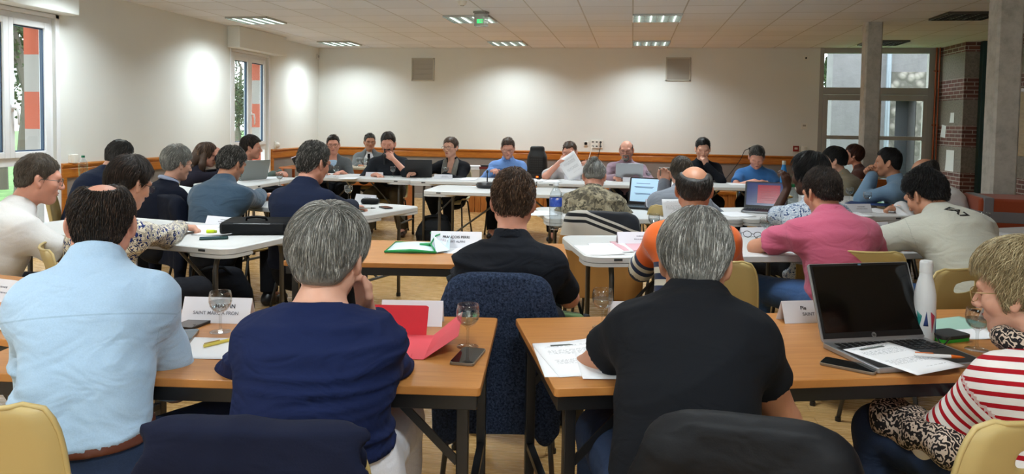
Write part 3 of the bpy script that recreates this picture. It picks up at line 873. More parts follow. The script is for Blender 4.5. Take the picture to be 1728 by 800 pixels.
PVC = plain('white_pvc', '#e9eaec', .3); GASK = plain('blue_black_gasket', '#27405e', .35); ALU = plain('grey_lacquered_frame', '#a3a09a', .4)
PLAST = plain('white_plastic', '#e6e3da', .4); GREYP = plain('grey_vent', '#a39e94', .55); CHROME = plain('chrome', '#c8c8c8', .18, 1.0)
BLACKM = plain('black_metal', '#141416', .4); DARKM = plain('dark_grey_metal', '#3a3836', .4, .3)
def glass_pane():
    t = NT('window_glass'); t.t.nodes.remove(t.b)
    g = t.n('ShaderNodeBsdfGlossy', i_Roughness=.02); tr = t.n('ShaderNodeBsdfTransparent'); fr = t.n('ShaderNodeLayerWeight', i_Blend=.5); mx = t.n('ShaderNodeMixShader')
    tr.inputs[0].default_value = (.93, .96, .95, 1)
    t.l(t.math('ADD', t.math('MULTIPLY', t.math('POWER', fr.outputs['Facing'], 4.0), .6), .03), mx.inputs[0]); t.l(tr.outputs[0], mx.inputs[1]); t.l(g.outputs[0], mx.inputs[2])
    t.l(mx.outputs[0], t.t.nodes['Material Output'].inputs[0]); return t.m
PANE = glass_pane()
# shell
struct(MB().span((XL-.3, Y0-.2, -.12), (7.0, BACK+.3, 0)).build('floor', FLOORM))
struct(MB().span((XL-.3, Y0-.2, CEIL), (7.0, BACK+.3, CEIL+.15)).build('ceiling', CEILM))
b = MB(); DX0, DX1 = 3.15, 5.04
b.span((XL-.3, BACK, 0), (DX0, BACK+.28, CEIL)); struct(b.build('wall_back', WALL))
W1, W2, W3_ADDED = (5.88, 7.03), (10.53, 11.68), (1.23, 2.38); WZ0, WZ1 = .08, 2.43  # the third window is unseen, added for extra daylight
FW_ADDED = ((-4.6, -1.9), (-.9, 1.8), (2.6, 4.7)); FZ0, FZ1 = .9, 2.45  # unseen openings added behind the camera to raise the daylight
b = MB()
for y0, y1 in ((Y0, W3_ADDED[0]), (W3_ADDED[1], W1[0]), (W1[1], W2[0]), (W2[1], BACK+.28)): b.span((XL-.30, y0, 0), (XL, y1, CEIL))
for w in (W1, W2, W3_ADDED):
    portal((XL-.30, (w[0]+w[1])/2, (WZ0+WZ1)/2), (0, -math.pi/2, 0), WZ1-WZ0, w[1]-w[0])
    b.span((XL-.30, w[0], WZ1), (XL, w[1], CEIL)); b.span((XL-.30, w[0], 0), (XL, w[1], WZ0))
portal(((DX0+DX1)/2, BACK+.3, 1.4), (-math.pi/2, 0, 0), DX1-DX0, 2.7)
struct(b.build('wall_left', WALL))
b = MB(); b.span((DX1+.02, 12.72, 0), (5.9, BACK+.28, CEIL)); b.span((XO, Y0, 0), (XO+.4, 12.72, CEIL)); struct(b.build('wall_right', BRICK))
b = MB(); xs = [XL-.3]+[x for w in FW_ADDED for x in w]+[7.0]
for i in range(0, len(xs), 2): b.span((xs[i], Y0-.2, 0), (xs[i+1], Y0, CEIL))
for x0, x1 in FW_ADDED:
    b.span((x0, Y0-.2, 0), (x1, Y0, FZ0)); b.span((x0, Y0-.2, FZ1), (x1, Y0, CEIL)); portal(((x0+x1)/2, Y0-.2, (FZ0+FZ1)/2), (math.pi/2, 0, 0), x1-x0, FZ1-FZ0)
struct(b.build('wall_front', WALL))
# grey wall covering and the wooden rail over it
def rail(name, a, bb, nrm, mat):
    a, bb, nrm = np.array(a, float), np.array(bb, float), np.array(nrm, float)
    prof = [(0, .775), (.022, .775), (.026, .79), (.026, .868), (.020, .876), (.020, .886), (.034, .896), (.040, .912), (.034, .926), (0, .930)]
    V = [(*(p+nrm*d)[:2], z) for p in (a, bb) for d, z in prof]; n = len(prof)
    m_ = MB(); m_.add(V, [(i, (i+1) % n, n+(i+1) % n, n+i) for i in range(n)]+[tuple(range(n)), tuple(range(n, 2*n))])
    return struct(m_.build(name, mat))
rail('trim_1', (XL, BACK), (DX0-.1, BACK), (0, -1), RAILW)
for i, (y0, y1) in enumerate(((7.08, 10.46), (11.76, BACK))):
    rail('trim_%d' % (2+i), (XL, y0), (XL, y1), (1, 0), RAILY)
for i, y in enumerate((7.08, 10.40, 11.76)): struct(MB().span((XL, y, 0), (XL+.026, y+.065, .78)).build('trim_%d' % (4+i), RAILY, bevel=.003))
b = MB(); b.span((XL, BACK-.008, .06), (DX0-.1, BACK, .775)); b.span((XL, 7.1, .06), (XL+.008, 10.44, .775)); b.span((XL, 11.78, .06), (XL+.008, BACK, .775)); struct(b.build('trim_7', WAIN))
struct(MB().span((XL, BACK-.018, 0), (DX0-.1, BACK, .085)).build('baseboard_back', plain('grey_skirting', '#8d8983', .5), bevel=.003))
struct(MB().span((XL, W1[1], 0), (XL+.018, W2[0], .085)).build('baseboard_left', plain('grey_skirting', '#8d8983', .5), bevel=.003))
BOUNCE_PAVE = m_wall('pale_bounce_paving', '#c9c8c6', 30, .3)  # pale ground added outside to bounce daylight up to the ceiling
struct(MB().span((-12, -16, -.125), (12, Y0-.2, -.10)).build('bounce_paving', BOUNCE_PAVE))
struct(MB().span((XL-3.2, Y0-.2, -.125), (XL-.3, 16, -.10)).build('bounce_paving_left', BOUNCE_PAVE))
# left windows: two sashes over a fixed lower light
def window(n, w):
    y0, y1 = w; ym = (y0+y1)/2; x = XL-.07; root = empty('window_%d' % n, (x, ym, 0)); struct(root)
    f = MB(); d = .07; fw = .055; zb, zt = .93, 1.01
    f.span((x-d/2, y0, WZ0), (x+d/2, y0+fw, WZ1)); f.span((x-d/2, y1-fw, WZ0), (x+d/2, y1, WZ1)); f.span((x-d/2, y0+fw, WZ1-fw), (x+d/2, y1-fw, WZ1)); f.span((x-d/2, y0+fw, WZ0), (x+d/2, y1-fw, WZ0+fw)); f.span((x-d/2, y0+fw, zb), (x+d/2, y1-fw, zt))
    f.v = [(a-x, c-ym, e) for a, c, e in f.v]
    fr = f.build('window_frame', PVC, root, bevel=.004)
    for s, (a, c) in enumerate(((y0+fw, ym), (ym, y1-fw))):
        m_ = MB(); sw = .062
        for z0, z1 in ((zt, WZ1-fw),):
            m_.span((x-.02, a, z0), (x+.055, a+sw, z1)); m_.span((x-.02, c-sw, z0), (x+.055, c, z1)); m_.span((x-.02, a+sw, z0), (x+.055, c-sw, z0+sw)); m_.span((x-.02, a+sw, z1-sw), (x+.055, c-sw, z1))
        m_.v = [(p-x, q-ym, e) for p, q, e in m_.v]; sash = m_.build('sash', PVC, root, bevel=.006)
        g = MB(); e = .012
        g.span((x-.002, a+sw, zt+sw), (x+.03, a+sw+e, WZ1-fw-sw)); g.span((x-.002, c-sw-e, zt+sw), (x+.03, c-sw, WZ1-fw-sw)); g.span((x-.002, a+sw, zt+sw), (x+.03, c-sw, zt+sw+e)); g.span((x-.002, a+sw, WZ1-fw-sw-e), (x+.03, c-sw, WZ1-fw-sw))
        g.v = [(p-x, q-ym, r) for p, q, r in g.v]; g.build('gasket', GASK, sash)
        p = MB(); p.span((x+.002, a+sw+.006, zt+sw), (x+.008, c-sw-.006, WZ1-fw-sw)); p.v = [(q-x, r-ym, z) for q, r, z in p.v]; p.build('pane', PANE, sash)
    p = MB(); p.span((x+.002, y0+fw, WZ0+fw), (x+.008, y1-fw, zb)); p.v = [(q-x, r-ym, z) for q, r, z in p.v]; p.build('pane', PANE, root)
    h = MB(); h.tube([(.055, .03, 1.50), (.085, .03, 1.50), (.10, .045, 1.50)], .011, 8); h.tube([(.10, .04, 1.505), (.104, .052, 1.44), (.10, .060, 1.37), (.098, .058, 1.335)], [.011, .012, .011, .008], 8); h.box((.058, .03, 1.50), (.012, .03, .07))
    h.build('window_handle', PVC, root, smooth=True)
    h = MB(); h.span((XL-.01-x, y0-.03-ym, WZ1), (XL+.012-x, y1+.05-ym, WZ1+.04)); h.span((XL-.01-x, y0-.05-ym, WZ0), (XL+.012-x, y0-ym, WZ1+.04)); h.span((XL-.01-x, y1-ym, WZ0), (XL+.012-x, y1+.05-ym, WZ1+.04)); h.build('window_sill', PVC, root, bevel=.004)
window(1, W1); window(2, W2); window(3, W3_ADDED)  # the last one is an added, unseen daylight source
for k_, (x0, x1) in enumerate(FW_ADDED):  # added windows in the unseen front wall, there to let daylight in
    root = struct(empty('window_%d' % (4+k_), ((x0+x1)/2, Y0-.1, 0))); w_ = x1-x0; m_ = MB()
    for x in (-w_/2+.03, 0, w_/2-.03): m_.span((x-.03, -.03, FZ0), (x+.03, .03, FZ1))
    m_.span((-w_/2, -.03, FZ0), (w_/2, .03, FZ0+.06)); m_.span((-w_/2, -.03, FZ1-.06), (w_/2, .03, FZ1)); m_.build('window_frame', PVC, root, bevel=.004)
    MB().span((-w_/2+.06, -.003, FZ0+.06), (w_/2-.06, .003, FZ1-.06)).build('pane', PANE, root)
for (y0, y1), nm in (((5.6, 7.14), 'trim_8'), ((10.40, 11.93), 'trim_9')):
    struct(MB().span((XL, y0, 2.475), (XL+.20, y1, CEIL)).build(nm, WALL, bevel=.01))
# glazed door on the back wall
GY = BACK+.05
root = struct(empty('door_1', ((DX0+DX1)/2, GY, 0))); cx = (DX0+DX1)/2
def dspan(m_, lo, hi): m_.span((lo[0]-cx, lo[1], lo[2]), (hi[0]-cx, hi[1], hi[2]))
m_ = MB(); fw = .07; xm = 4.08
for x0, x1 in ((DX0, DX0+fw), (DX1-fw-.08, DX1)): dspan(m_, (x0, -.05, 0), (x1, .05, CEIL))
dspan(m_, (DX0+fw, -.05, CEIL-.09), (DX1-fw-.08, .05, CEIL)); dspan(m_, (DX0+fw, -.05, 2.0), (DX1-fw-.08, .05, 2.12))
m_.build('door_frame', ALU, root, bevel=.004)
xa, xb = DX0+fw, DX1-fw-.08
for a, c in ((xa, xm), (xm, xb)):
    m_ = MB(); w = .075
    dspan(m_, (a+.004, -.07, .02), (a+w, -.01, 1.995)); dspan(m_, (c-w, -.07, .02), (c-.004, -.01, 1.995))
    for z0, z1 in ((.02, .12), (.58, .65), (1.235, 1.30), (1.90, 1.995)): dspan(m_, (a+w, -.07, z0), (c-w, -.01, z1))
    lf = m_.build('door_leaf', ALU, root, bevel=.004)
    for z0, z1 in ((.12, .58), (.65, 1.235), (1.30, 1.90)):
        p = MB(); dspan(p, (a+w, -.044, z0), (c-w, -.036, z1)); p.build('pane', PANE, lf)
m_ = MB(); m_.tube([(xm-.03-cx, -.07, 1.0), (xm-.03-cx, -.12, 1.0), (xm-.15-cx, -.125, 1.0)], .01, 8); m_.build('door_handle', CHROME, root, smooth=True)
p = MB(); dspan(p, (xa, -.004, 2.12), (xb, .004, CEIL-.09)); p.build('pane', PANE, root)
# concrete posts, copper pipes, green corner post
for i, (x, y) in enumerate(((2.93, 10.33), (2.95, 6.81))):
    o = struct(MB().prism([(x+a, y+c) for a, c in ((.018, 0), (.182, 0), (.2, .018), (.2, .182), (.182, .2), (.018, .2), (0, .182), (0, .018))], 0, CEIL).build('pillar_%d' % (i+1), CONC))
COPPER = plain('copper_pipe', '#8a4526', .35, .8)
m_ = MB(); m_.cyl((4.985, BACK-.05, 0), (4.985, BACK-.05, CEIL), .016, 12); m_.cyl((5.02, BACK-.09, 0), (5.02, BACK-.09, CEIL), .011, 12)
for z in (.6, 1.5, 2.4): m_.box((5.0, BACK-.05, z), (.10, .03, .02))
tag(m_.build('heating_pipe', COPPER, smooth=False), 'pair of copper pipes running up the corner beside the glazed door', 'pipe')
struct(MB().span((XO-.10, 12.60, 0), (XO, 12.70, CEIL)).build('trim_10', plain('teal_paint', '#22403f', .4), bevel=.004))
# low wooden stage along the back wall
STG = m_wood('orange_pine_boards', '#7c4216', '#a8642a', '#c08846', (9, 1, .8), .4)
m_ = MB(); sx0, sx1, sy0, sy1, sz = -2.55, 2.3, 11.75, BACK-.03, .44
x = sx0
while x < sx1-.02:
    m_.span((x+.002, sy0, .0), (min(x+.098, sx1)-.002, sy0+.02, sz-.04)); x += .1
m_.span((sx0, sy0+.02, 0), (sx1, sy1, sz-.04)); root = m_.build('stage', STG)
MB().span((sx0-.02, sy0-.03, sz-.04), (sx1+.02, sy1, sz)).build('stage_top', RAILW, root, bevel=.004)
tag(root, 'low boarded wooden platform along the back wall', 'platform')
# ---------------------------------------------------------------- ceiling fixtures
LOUV = plain('louvre_aluminium', '#b9bcb8', .25, .9); LOUVD = plain('louvre_unlit', '#5c5a55', .3, .8)
tl = NT('lit_tube'); tl.col((.8, .9, .85)); tl.set(Emission_Color=(.86, 1.0, .95, 1), Emission_Strength=3.2); TUBE_ON = tl.m
tl = NT('lamp_reflector'); tl.col((.75, .78, .76)); tl.set(Emission_Color=(.80, .95, .88, 1), Emission_Strength=.55, Roughness=.3); REFL_ON = tl.m
TUBE_OFF = plain('unlit_tube', '#8d8f8c', .4); REFL_OFF = plain('unlit_reflector', '#3b3a38', .3, .6)
def fixture_mesh(lit, loc, label):
    r = empty('ceiling_light', loc, 0, label, 'ceiling light', 'recessed square ceiling lights')
    m_ = MB(); s = .296
    for a in (-1, 1): m_.span((a*s-.008, -s, -.026), (a*s+.008, s, 0)); m_.span((-s, a*s-.008, -.026), (s, a*s+.008, 0))
    m_.build('frame', LOUV if lit else LOUVD, r)
    MB().span((-s+.008, -s+.008, -.004), (s-.008, s-.008, -.001)).build('reflector', REFL_ON if lit else REFL_OFF, r)
    m_ = MB()
    for i in range(1, 4): m_.span((-s+.148*i-.003, -s, -.025), (-s+.148*i+.003, s, -.006))
    for i in range(1, 8): m_.span((-s, -s+.074*i-.0012, -.022), (s, -s+.074*i+.0012, -.006))
    m_.build('louvre', LOUV if lit else LOUVD, r)
    m_ = MB()
    for i in range(4): m_.cyl((-s+.148*(i+.5), -s+.02, -.013), (-s+.148*(i+.5), s-.02, -.013), .008, 8)
    m_.build('tube', TUBE_ON if lit else TUBE_OFF, r)
    return r
def lamp_in(r, w=LAMP_W):
    l = bpy.data.lights.new('lamp', 'AREA'); l.shape = 'SQUARE'; l.size = .52; l.energy = w; l.color = LAMP_COL; l.spread = LAMP_SPREAD
    o = bpy.data.objects.new('lamp', l); COL.objects.link(o); o.location = (0, 0, -.032); o.parent = r
    for sx in (-1, 1):      # the louvre throws its two main lobes sideways
        l = bpy.data.lights.new('lobe', 'SPOT'); l.energy = w*LOBE; l.color = (.88, .99, 1.0); l.spot_size = math.radians(62); l.spot_blend = .9; l.shadow_soft_size = .12
        o = bpy.data.objects.new('lobe', l); COL.objects.link(o); o.location = (sx*.05, 0, -.16); o.rotation_euler = (0, -sx*math.radians(42), 0); o.parent = r
LOBE = .62
LX = (TX0-8.5*.6, TX0-3.5*.6, TX0+.5*.6, TX0+6.5*.6); LY = [TY0-1.5*.6-3.0*k for k in range(6)]
seen = {(0, 0): 'lit ceiling light in the far left corner of the room', (0, 1): 'lit ceiling light near the left wall between the two windows', (1, 0): 'lit ceiling light left of centre, in the row next to the back wall',
        (1, 1): 'lit ceiling light with the green exit sign hanging in front of it', (2, 0): 'lit ceiling light right of centre, in the row next to the back wall', (2, 1): 'lit ceiling light right of centre, one row out from the back wall',
        (3, 0): 'unlit dark ceiling light behind the thinner concrete pillar', (3, 1): 'unlit dark louvred ceiling light beside the nearer concrete pillar'}
for i, x in enumerate(LX):
    for j, y in enumerate(LY):
        lit = i < 3; lab = seen.get((i, j), 'lit ceiling light out of the frame, behind or above the photographer' if lit else 'unlit ceiling light out of the frame on the right')
        if not lit and j > 1: continue
        r = fixture_mesh(lit, (x, y, CEIL), lab)
        if lit: lamp_in(r)
# ---------------------------------------------------------------- wall and ceiling fittings
def vent(x0, x1, z0, z1, label):
    r = empty('wall_vent', ((x0+x1)/2, BACK, (z0+z1)/2), 0, label, 'vent', 'louvred vents on the back wall'); w, h = x1-x0, z1-z0
    m_ = MB()
    for a in (-1, 1): m_.span((a*(w/2-.012)-.012, -.022, -h/2), (a*(w/2-.012)+.012, 0, h/2)); m_.span((-w/2, -.022, a*(h/2-.012)-.012), (w/2, 0, a*(h/2-.012)+.012))
    m_.build('frame', plain('vent_frame', '#b9b5a8', .5), r, bevel=.002)
    m_ = MB(); n = 4
    for i in range(n):
        z = -h/2+.024+(h-.048)*(i+.5)/n; m_.box((0, -.010, z), (w-.046, .004, (h-.048)/n*1.08), rotm(rx=.16))
    m_.build('louvre', GREYP, r)
vent(-4.08, -3.645, 2.18, 2.605, 'square louvred wall vent above the bearded man'); vent(.56, .99, 2.21, 2.625, 'square louvred wall vent above the man in the dark sweater')
def wallbox(name, c, size, mat, label, cat, nrm='y', extra=None):
    r = empty(name, c, 0, label, cat); sx, sy = size
    m_ = MB()
    if nrm == 'y': m_.box((0, -.009, 0), (sx, .018, sy))
    else: m_.box((.012, 0, 0), (.024, sx, sy))
    m_.build('plate', mat, r, bevel=.004)
    if extra: extra(r)
    return r
def sock(r):
    m_ = MB(); m_.lathe([(.001, -.0), (.024, 0), (.026, .006), (.028, .006)], n=20, R=rotm(rx=math.pi/2), c=(0, -.018, 0)); m_.build('recess', plain('socket_shadow', '#6d6a66', .5), r)
    m_ = MB()
    for x in (-.0095, .0095): m_.cyl((x, -.0205, 0), (x, -.017, 0), .003, 8)
    m_.build('contact', BLACKM, r)
wallbox('power_socket', (-.82, BACK, 1.075), (.085, .085), PLAST, 'single white power socket left of the socket panel on the back wall', 'socket', extra=sock)
def multi(r):
    for z in (.038, -.038):
        for x in (-.07, 0, .07):
            if z > 0 and x > 0: continue
            m_ = MB(); m_.box((x, -.0185, z), (.034, .003, .024)); m_.build('outlet', plain('outlet_grey', '#4b4a4b', .5), r)
    m_ = MB(); m_.cyl((.07, -.018, .035), (.07, -.045, .035), .019, 14); m_.build('plug', BLACKM, r)
wallbox('socket_panel', (-.625, BACK, 1.07), (.215, .15), PLAST, 'white multi-outlet panel with cables plugged in on the back wall', 'socket panel', extra=multi)
def cable(name, pts, r, mat, label, group=None):
    P = np.array(pts, float); P = np.vstack([2*P[0]-P[1], P, 2*P[-1]-P[-2]]); Q = []
    for i in range(1, len(P)-2):
        for t in np.linspace(0, 1, 7)[:-1]:
            a, b_, c, d = P[i-1:i+3]; Q.append(.5*(2*b_+(c-a)*t+(2*a-5*b_+4*c-d)*t*t+(3*b_-a-3*c+d)*t**3))
    m_ = MB(); m_.tube(Q+[P[-2]], r, 8); return tag(m_.build(name, mat, smooth=True), label, 'cable', group)
cable('cable', [(-.70, BACK-.02, 1.03), (-.72, BACK-.06, .95), (-.76, BACK-.08, .8), (-.80, BACK-.06, .6), (-.83, BACK-.06, .46)], .007, PLAST, 'white cable hanging from the socket panel')
cable('cable', [(-.555, BACK-.045, 1.10), (-.56, BACK-.07, 1.0), (-.60, BACK-.09, .8), (-.62, BACK-.08, .6), (-.66, BACK-.05, .46)], .006, BLACKM, 'black cable with a round plug hanging from the socket panel')
def callpt(r):
    MB().box((0, -.019, .004), (.052, .003, .036)).build('label_plate', plain('call_white', '#d8c8c0', .5), r)
wallbox('fire_call_point', (2.80, BACK, 1.058), (.098, .098), plain('alarm_red', '#8c1c16', .4), 'small red fire alarm call point near the glazed door', 'alarm', extra=callpt)
wallbox('light_switch', (2.935, BACK, 1.058), (.085, .085), PLAST, 'white light switch right of the red call point', 'switch', extra=lambda r: MB().box((0, -.021, 0), (.045, .006, .05)).build('rocker', PLAST, r, bevel=.002))
wallbox('thermostat', (2.924, BACK, 1.449), (.10, .10), PLAST, 'white square thermostat on the back wall left of the door', 'thermostat', extra=lambda r: MB().box((0, -.02, .01), (.05, .004, .03)).build('display', GREYP, r))
wallbox('motion_sensor', (2.915, BACK, 2.617), (.085, .075), PLAST, 'small white sensor high on the wall beside the door', 'sensor', extra=lambda r: MB().ball((0, -.02, 0), (.016, .012, .016)).build('sensor_eye', BLACKM, r))
def sensor2(r):
    MB().lathe([(.001, .05), (.03, .048), (.045, .03), (.045, 0)], n=20, R=rotm(ry=math.pi/2), c=(.024, 0, 0)).build('dome', PLAST, r, smooth=True)
wallbox('power_socket', (XL, 7.235, .975), (.085, .085), PLAST, 'white plug-in unit on the wall above the rail beside the near window', 'socket', 'x', lambda r: MB().box((.045, 0, .0), (.05, .06, .10)).build('plug_body', PLAST, r, bevel=.01))
wallbox('alarm_siren', (XL, 11.93, .995), (.09, .12), PLAST, 'round white siren on the left wall beside the far window', 'siren', 'x', sensor2)
wallbox('motion_sensor', (XL+.01, 13.60, 2.62), (.06, .10), PLAST, 'tiny white detector high in the far left corner', 'sensor', 'x', lambda r: MB().ball((.028, 0, 0), (.012, .018, .028)).build('lens', GREYP, r))
# exit sign hanging from the ceiling
P = at(812, 27, 9.2)
r = empty('exit_sign', (P[0], 9.2, 2.79), math.radians(-14), 'green running-man exit sign box hanging from the ceiling', 'exit sign')
EXG = NT('exit_green'); EXG.col((.02, .45, .12)); EXG.set(Emission_Color=(.05, .9, .25, 1), Emission_Strength=.8)
t = NT('exit_acrylic'); t.col((.80, .82, .80)); t.set(Roughness=.1, Transmission_Weight=.55, IOR=1.2); EXA = t.m
MB().box((0, 0, -.012), (.16, .13, .024)).build('ceiling_mount', plain('exit_mount', '#8b8983', .5), r, bevel=.003)
MB().box((0, 0, -.105), (.145, .115, .155)).build('housing', EXA, r, bevel=.008)
m_ = MB(); m_.box((.012, -.062, -.125), (.078, .003, .050)); sg = m_.build('sign_face', EXG.m, r)
m_ = MB(); m_.box((-.028, -.0645, -.155), (.012, .002, .0)); 
EW = plain('exit_white', '#dff3e4', .5)
m_ = MB(); m_.lathe([(.001, 0), (.0055, 0), (.001, .001)], n=10, R=rotm(rx=math.pi/2), c=(.016, -.0638, -.108)); m_.bar((.016, -.0645, -.113), (.008, -.0645, -.128), .001, .007); m_.bar((.008, -.0645, -.128), (.020, -.0645, -.139), .001, .004); m_.bar((.008, -.0645, -.128), (-.004, -.0645, -.138), .001, .004); m_.bar((.014, -.0645, -.116), (.026, -.0645, -.122), .001, .003); m_.bar((.014, -.0645, -.116), (.002, -.0645, -.121), .001, .003); m_.box((.038, -.0645, -.125), (.014, .002, .036)); m_.build('running_man', EW, sg)
# smoke detector
r = empty('smoke_detector', (on(780, 2, CEIL)[0], on(780, 2, CEIL)[1], CEIL), 0, 'small round smoke detector on the ceiling at the top edge', 'smoke detector')
MB().lathe([(.001, -.05), (.03, -.048), (.045, -.03), (.055, -.012), (.055, 0)], n=24).build('housing', PLAST, r, smooth=True)
MB().lathe([(.018, -.052), (.022, -.052), (.022, -.046)], n=20).build('sensor_ring', GREYP, r)
# notice board and papers on the brick
r = empty('notice_board', (XO, 10.9, 1.55), 0, 'plain pale wooden board hung on the brick wall behind the nearer pillar', 'board')
MB().box((-.012, 0, 0), (.024, 1.35, .95)).build('panel', m_wood('pale_plywood', '#8a6a40', '#a07e50', '#b0905f', (1, 1, 8), .6), r, bevel=.002)
MB().box((-.027, 0, .44), (.01, 1.35, .05)).build('frame_strip', m_wood('board_strip', '#6f5230', '#846440', '#957650'), r)
def wpaper(y, z, w, h, label, tilt=0):
    m_ = MB(); n = 5; V = []; F = []
    for i in range(n):
        for j in range(2): V.append((-.004-.012*(i/(n-1))**2*(j), (j-.5)*w, (.5-i/(n-1))*h))
    m_.add(V, [(2*i, 2*i+1, 2*i+3, 2*i+2) for i in range(n-1)])
    o = m_.build('notice_paper', plain('paper_white', '#e8e8ea', .7), None); o.location = (DX1+.02, y, z); o.rotation_euler = (tilt, 0, 0)
    s = o.modifiers.new('thick', 'SOLIDIFY'); s.thickness = .0006
    return tag(o, label, 'notice')
wpaper(13.10, 1.62, .14, .16, 'small white note pinned on the brick pier, above the torn sheet'); wpaper(13.42, 1.40, .17, .20, 'torn white sheet hanging beside the copper pipes', .12); wpaper(13.12, .93, .30, .34, 'larger white notice low on the brick pier')
# ---------------------------------------------------------------- outside
GRASS = NT('lawn'); gf = GRASS.noise(GRASS.coord(), 3, 6, .7); GRASS.col(GRASS.ramp(gf, [(.3, (.05, .13, .03)), (.7, (.16, .32, .09))])); GRASS.set(Roughness=.95)
o = MB().span((-60, -20, -.35), (60, 90, -.13)).build('ground', GRASS.m); struct(o)
OR1 = m_wall('orange_render', '#a85744', 300, .4); OR2 = m_wall('pale_render', '#97928f', 300, .4)
for k_, w in enumerate((W1, W2)):
    m_ = MB(); x0, x1 = XL-.335, XL-.10
    for i, z in enumerate(np.arange(-.25, 3.2, .385)):
        m_.cur = i % 2; m_.span((x0, w[1]-.035, z), (x1, w[1]+.002, z+.385)); m_.span((XL-.335, w[1]+.002, z), (XL-.30, w[1]+.5, z+.385))
    struct(m_.build('trim_%d' % (11+k_), [OR1, OR2]))
OLD = NT('old_lime_render'); ov = OLD.coord(); of = OLD.noise(ov, 2.2, 6, .65); og = OLD.noise(OLD.coord(scale=(6, 1, .6)), 3, 4)
OLD.col(OLD.mix(og, OLD.ramp(of, [(.25, (.11, .105, .115)), (.5, (.185, .175, .195)), (.8, (.24, .23, .25))]), (.22, .21, .22))); OLD.set(Roughness=.95); OLD.l(OLD.bump(of, .6, .04), OLD.b.inputs['Normal'])
RUB = NT('bare_rubble'); rv = RUB.coord(); vo = RUB.n('ShaderNodeTexVoronoi', i_Scale=7.0); RUB.l(rv, vo.inputs['Vector']); RUB.col(RUB.ramp(vo.outputs['Distance'], [(.0, (.38, .35, .33)), (.35, (.30, .27, .25)), (.6, (.13, .12, .11))])); RUB.set(Roughness=.95); RUB.l(RUB.bump(vo.outputs['Distance'], .8, -.04), RUB.b.inputs['Normal'])
oy = 17.0; ox0 = at(1404, 150, oy)[0]; dx0, dx1 = at(1510, 200, oy)[0], at(1545, 200, oy)[0]
r = empty('old_outbuilding', (ox0, oy, 0), 0, 'old grey rendered building outside the glazed door', 'building')
m_ = MB(); m_.span((0, 0, -.2), (dx0-ox0, .5, 4.2)); m_.span((dx1-ox0, 0, -.2), (5.5, .5, 4.2)); m_.span((dx0-ox0, 0, 2.1), (dx1-ox0, .5, 4.2)); m_.build('wall', OLD.m, r)
m_ = MB(); m_.span((dx0-ox0, .45, -.2), (dx1-ox0, .5, 2.1)); m_.build('door_panel', plain('grey_blue_door', '#4d5058', .7), r)
m_ = MB(); m_.span((dx0-ox0-.16, -.02, -.2), (dx0-ox0, .02, 2.2)); m_.span((dx1-ox0, -.02, -.2), (dx1-ox0+.22, .02, 2.2)); m_.span((dx0-ox0-.1, -.02, 2.2), (dx1-ox0+.9, .015, 2.62)); m_.build('bare_stone', RUB.m, r)
m_ = MB(); m_.cyl((at(1503, 100, oy-.2)[0]-ox0, -.12, -.2), (at(1503, 100, oy-.2)[0]-ox0, -.12, 4.2), .05, 12); m_.build('drainpipe', plain('zinc', '#8d96a3', .4, .3), r)
m_ = MB(); m_.box((2.6, .35, 4.25), (5.8, .9, .12)); m_.build('roof_edge', plain('dark_slate', '#3a3c42', .7), r)
def leaf_mat(name, a, c):
    t = NT(name); f = t.noise(t.coord(), 6, 4); t.col(t.ramp(f, [(.3, hexc(a)), (.7, hexc(c))])); t.set(Roughness=.8); return t.m
LEAF = leaf_mat('leaves_deep_green', '#26331d', '#4a5c35'); BARK = m_wall('bark', '#5d5750', 60, .8)
def tree(x, y, h, rad, label, seed, bare=False, conif=False):
    rr = np.random.default_rng(seed); r = empty('tree', (x, y, -.2), 0, label, 'tree', 'trees outside')
    m_ = MB()
    m_.tube([(0, 0, 0), (rr.normal()*.08, .05, h*.35), (rr.normal()*.15, 0, h*.7), (rr.normal()*.2, 0, h*.97)], [h*.022, h*.018, h*.011, .01], 8)
    tips = []
    for i in range(26 if not conif else 0):
        z = h*rr.uniform(.35, .9); a = rr.uniform(0, 6.28); L = rad*rr.uniform(.5, 1.0)
        p = [(0, 0, z), (math.cos(a)*L*.5, math.sin(a)*L*.5, z+L*.35), (math.cos(a)*L, math.sin(a)*L, z+L*.5)]
        m_.tube(p, [h*.006, h*.004, h*.0015], 5); tips += [p[1], p[2]]
    m_.build('trunk', BARK, r)
    n = 5200 if not bare else 1100; m_ = []; 
    if conif:
        zz = rr.uniform(.08, 1, n)**.8; a = rr.uniform(0, 6.28, n); q = rad*(1-zz)*np.sqrt(rr.uniform(.2, 1, n)); P = np.stack([q*np.cos(a), q*np.sin(a), zz*h], 1)
    else:
        tp = np.array(tips); P = tp[rr.integers(0, len(tp), n)]+rr.normal(size=(n, 3))*rad*.20
    s = rr.uniform(.05, .13, n)*(rad/2.2); u = unit_rows(rr.normal(size=(n, 3))); w = unit_rows(np.cross(u, rr.normal(size=(n, 3))))
    V = np.stack([P-u*s[:, None], P+w*s[:, None]*.6, P+u*s[:, None], P-w*s[:, None]*.6], 1).reshape(-1, 3)
    np_mesh('crown', V, np.arange(4*n).reshape(-1, 4), LEAF, r, False)
T = atx(33, 190, -12.0); tree(-12, T[1], 6.0, 1.0, 'tall thin tree with sparse leaves outside the near left window', 3, True)
T = atx(3, 190, -13.0); tree(-13, T[1], 4.6, 1.3, 'leafy tree at the left edge of the near window', 4)
T = atx(406, 190, -15.0); tree(-15, T[1], 2.9, 1.3, 'rounded green tree outside the far left window', 5)
T = atx(399, 190, -20.0); tree(-20, T[1], 6.0, 1.1, 'tall loose tree further out beyond the far left window', 6, True)
T = at(1394, 135, 34); tree(T[0], 34, 4.6, 1.4, 'dark conifer in the distance beyond the old building', 7, conif=True)
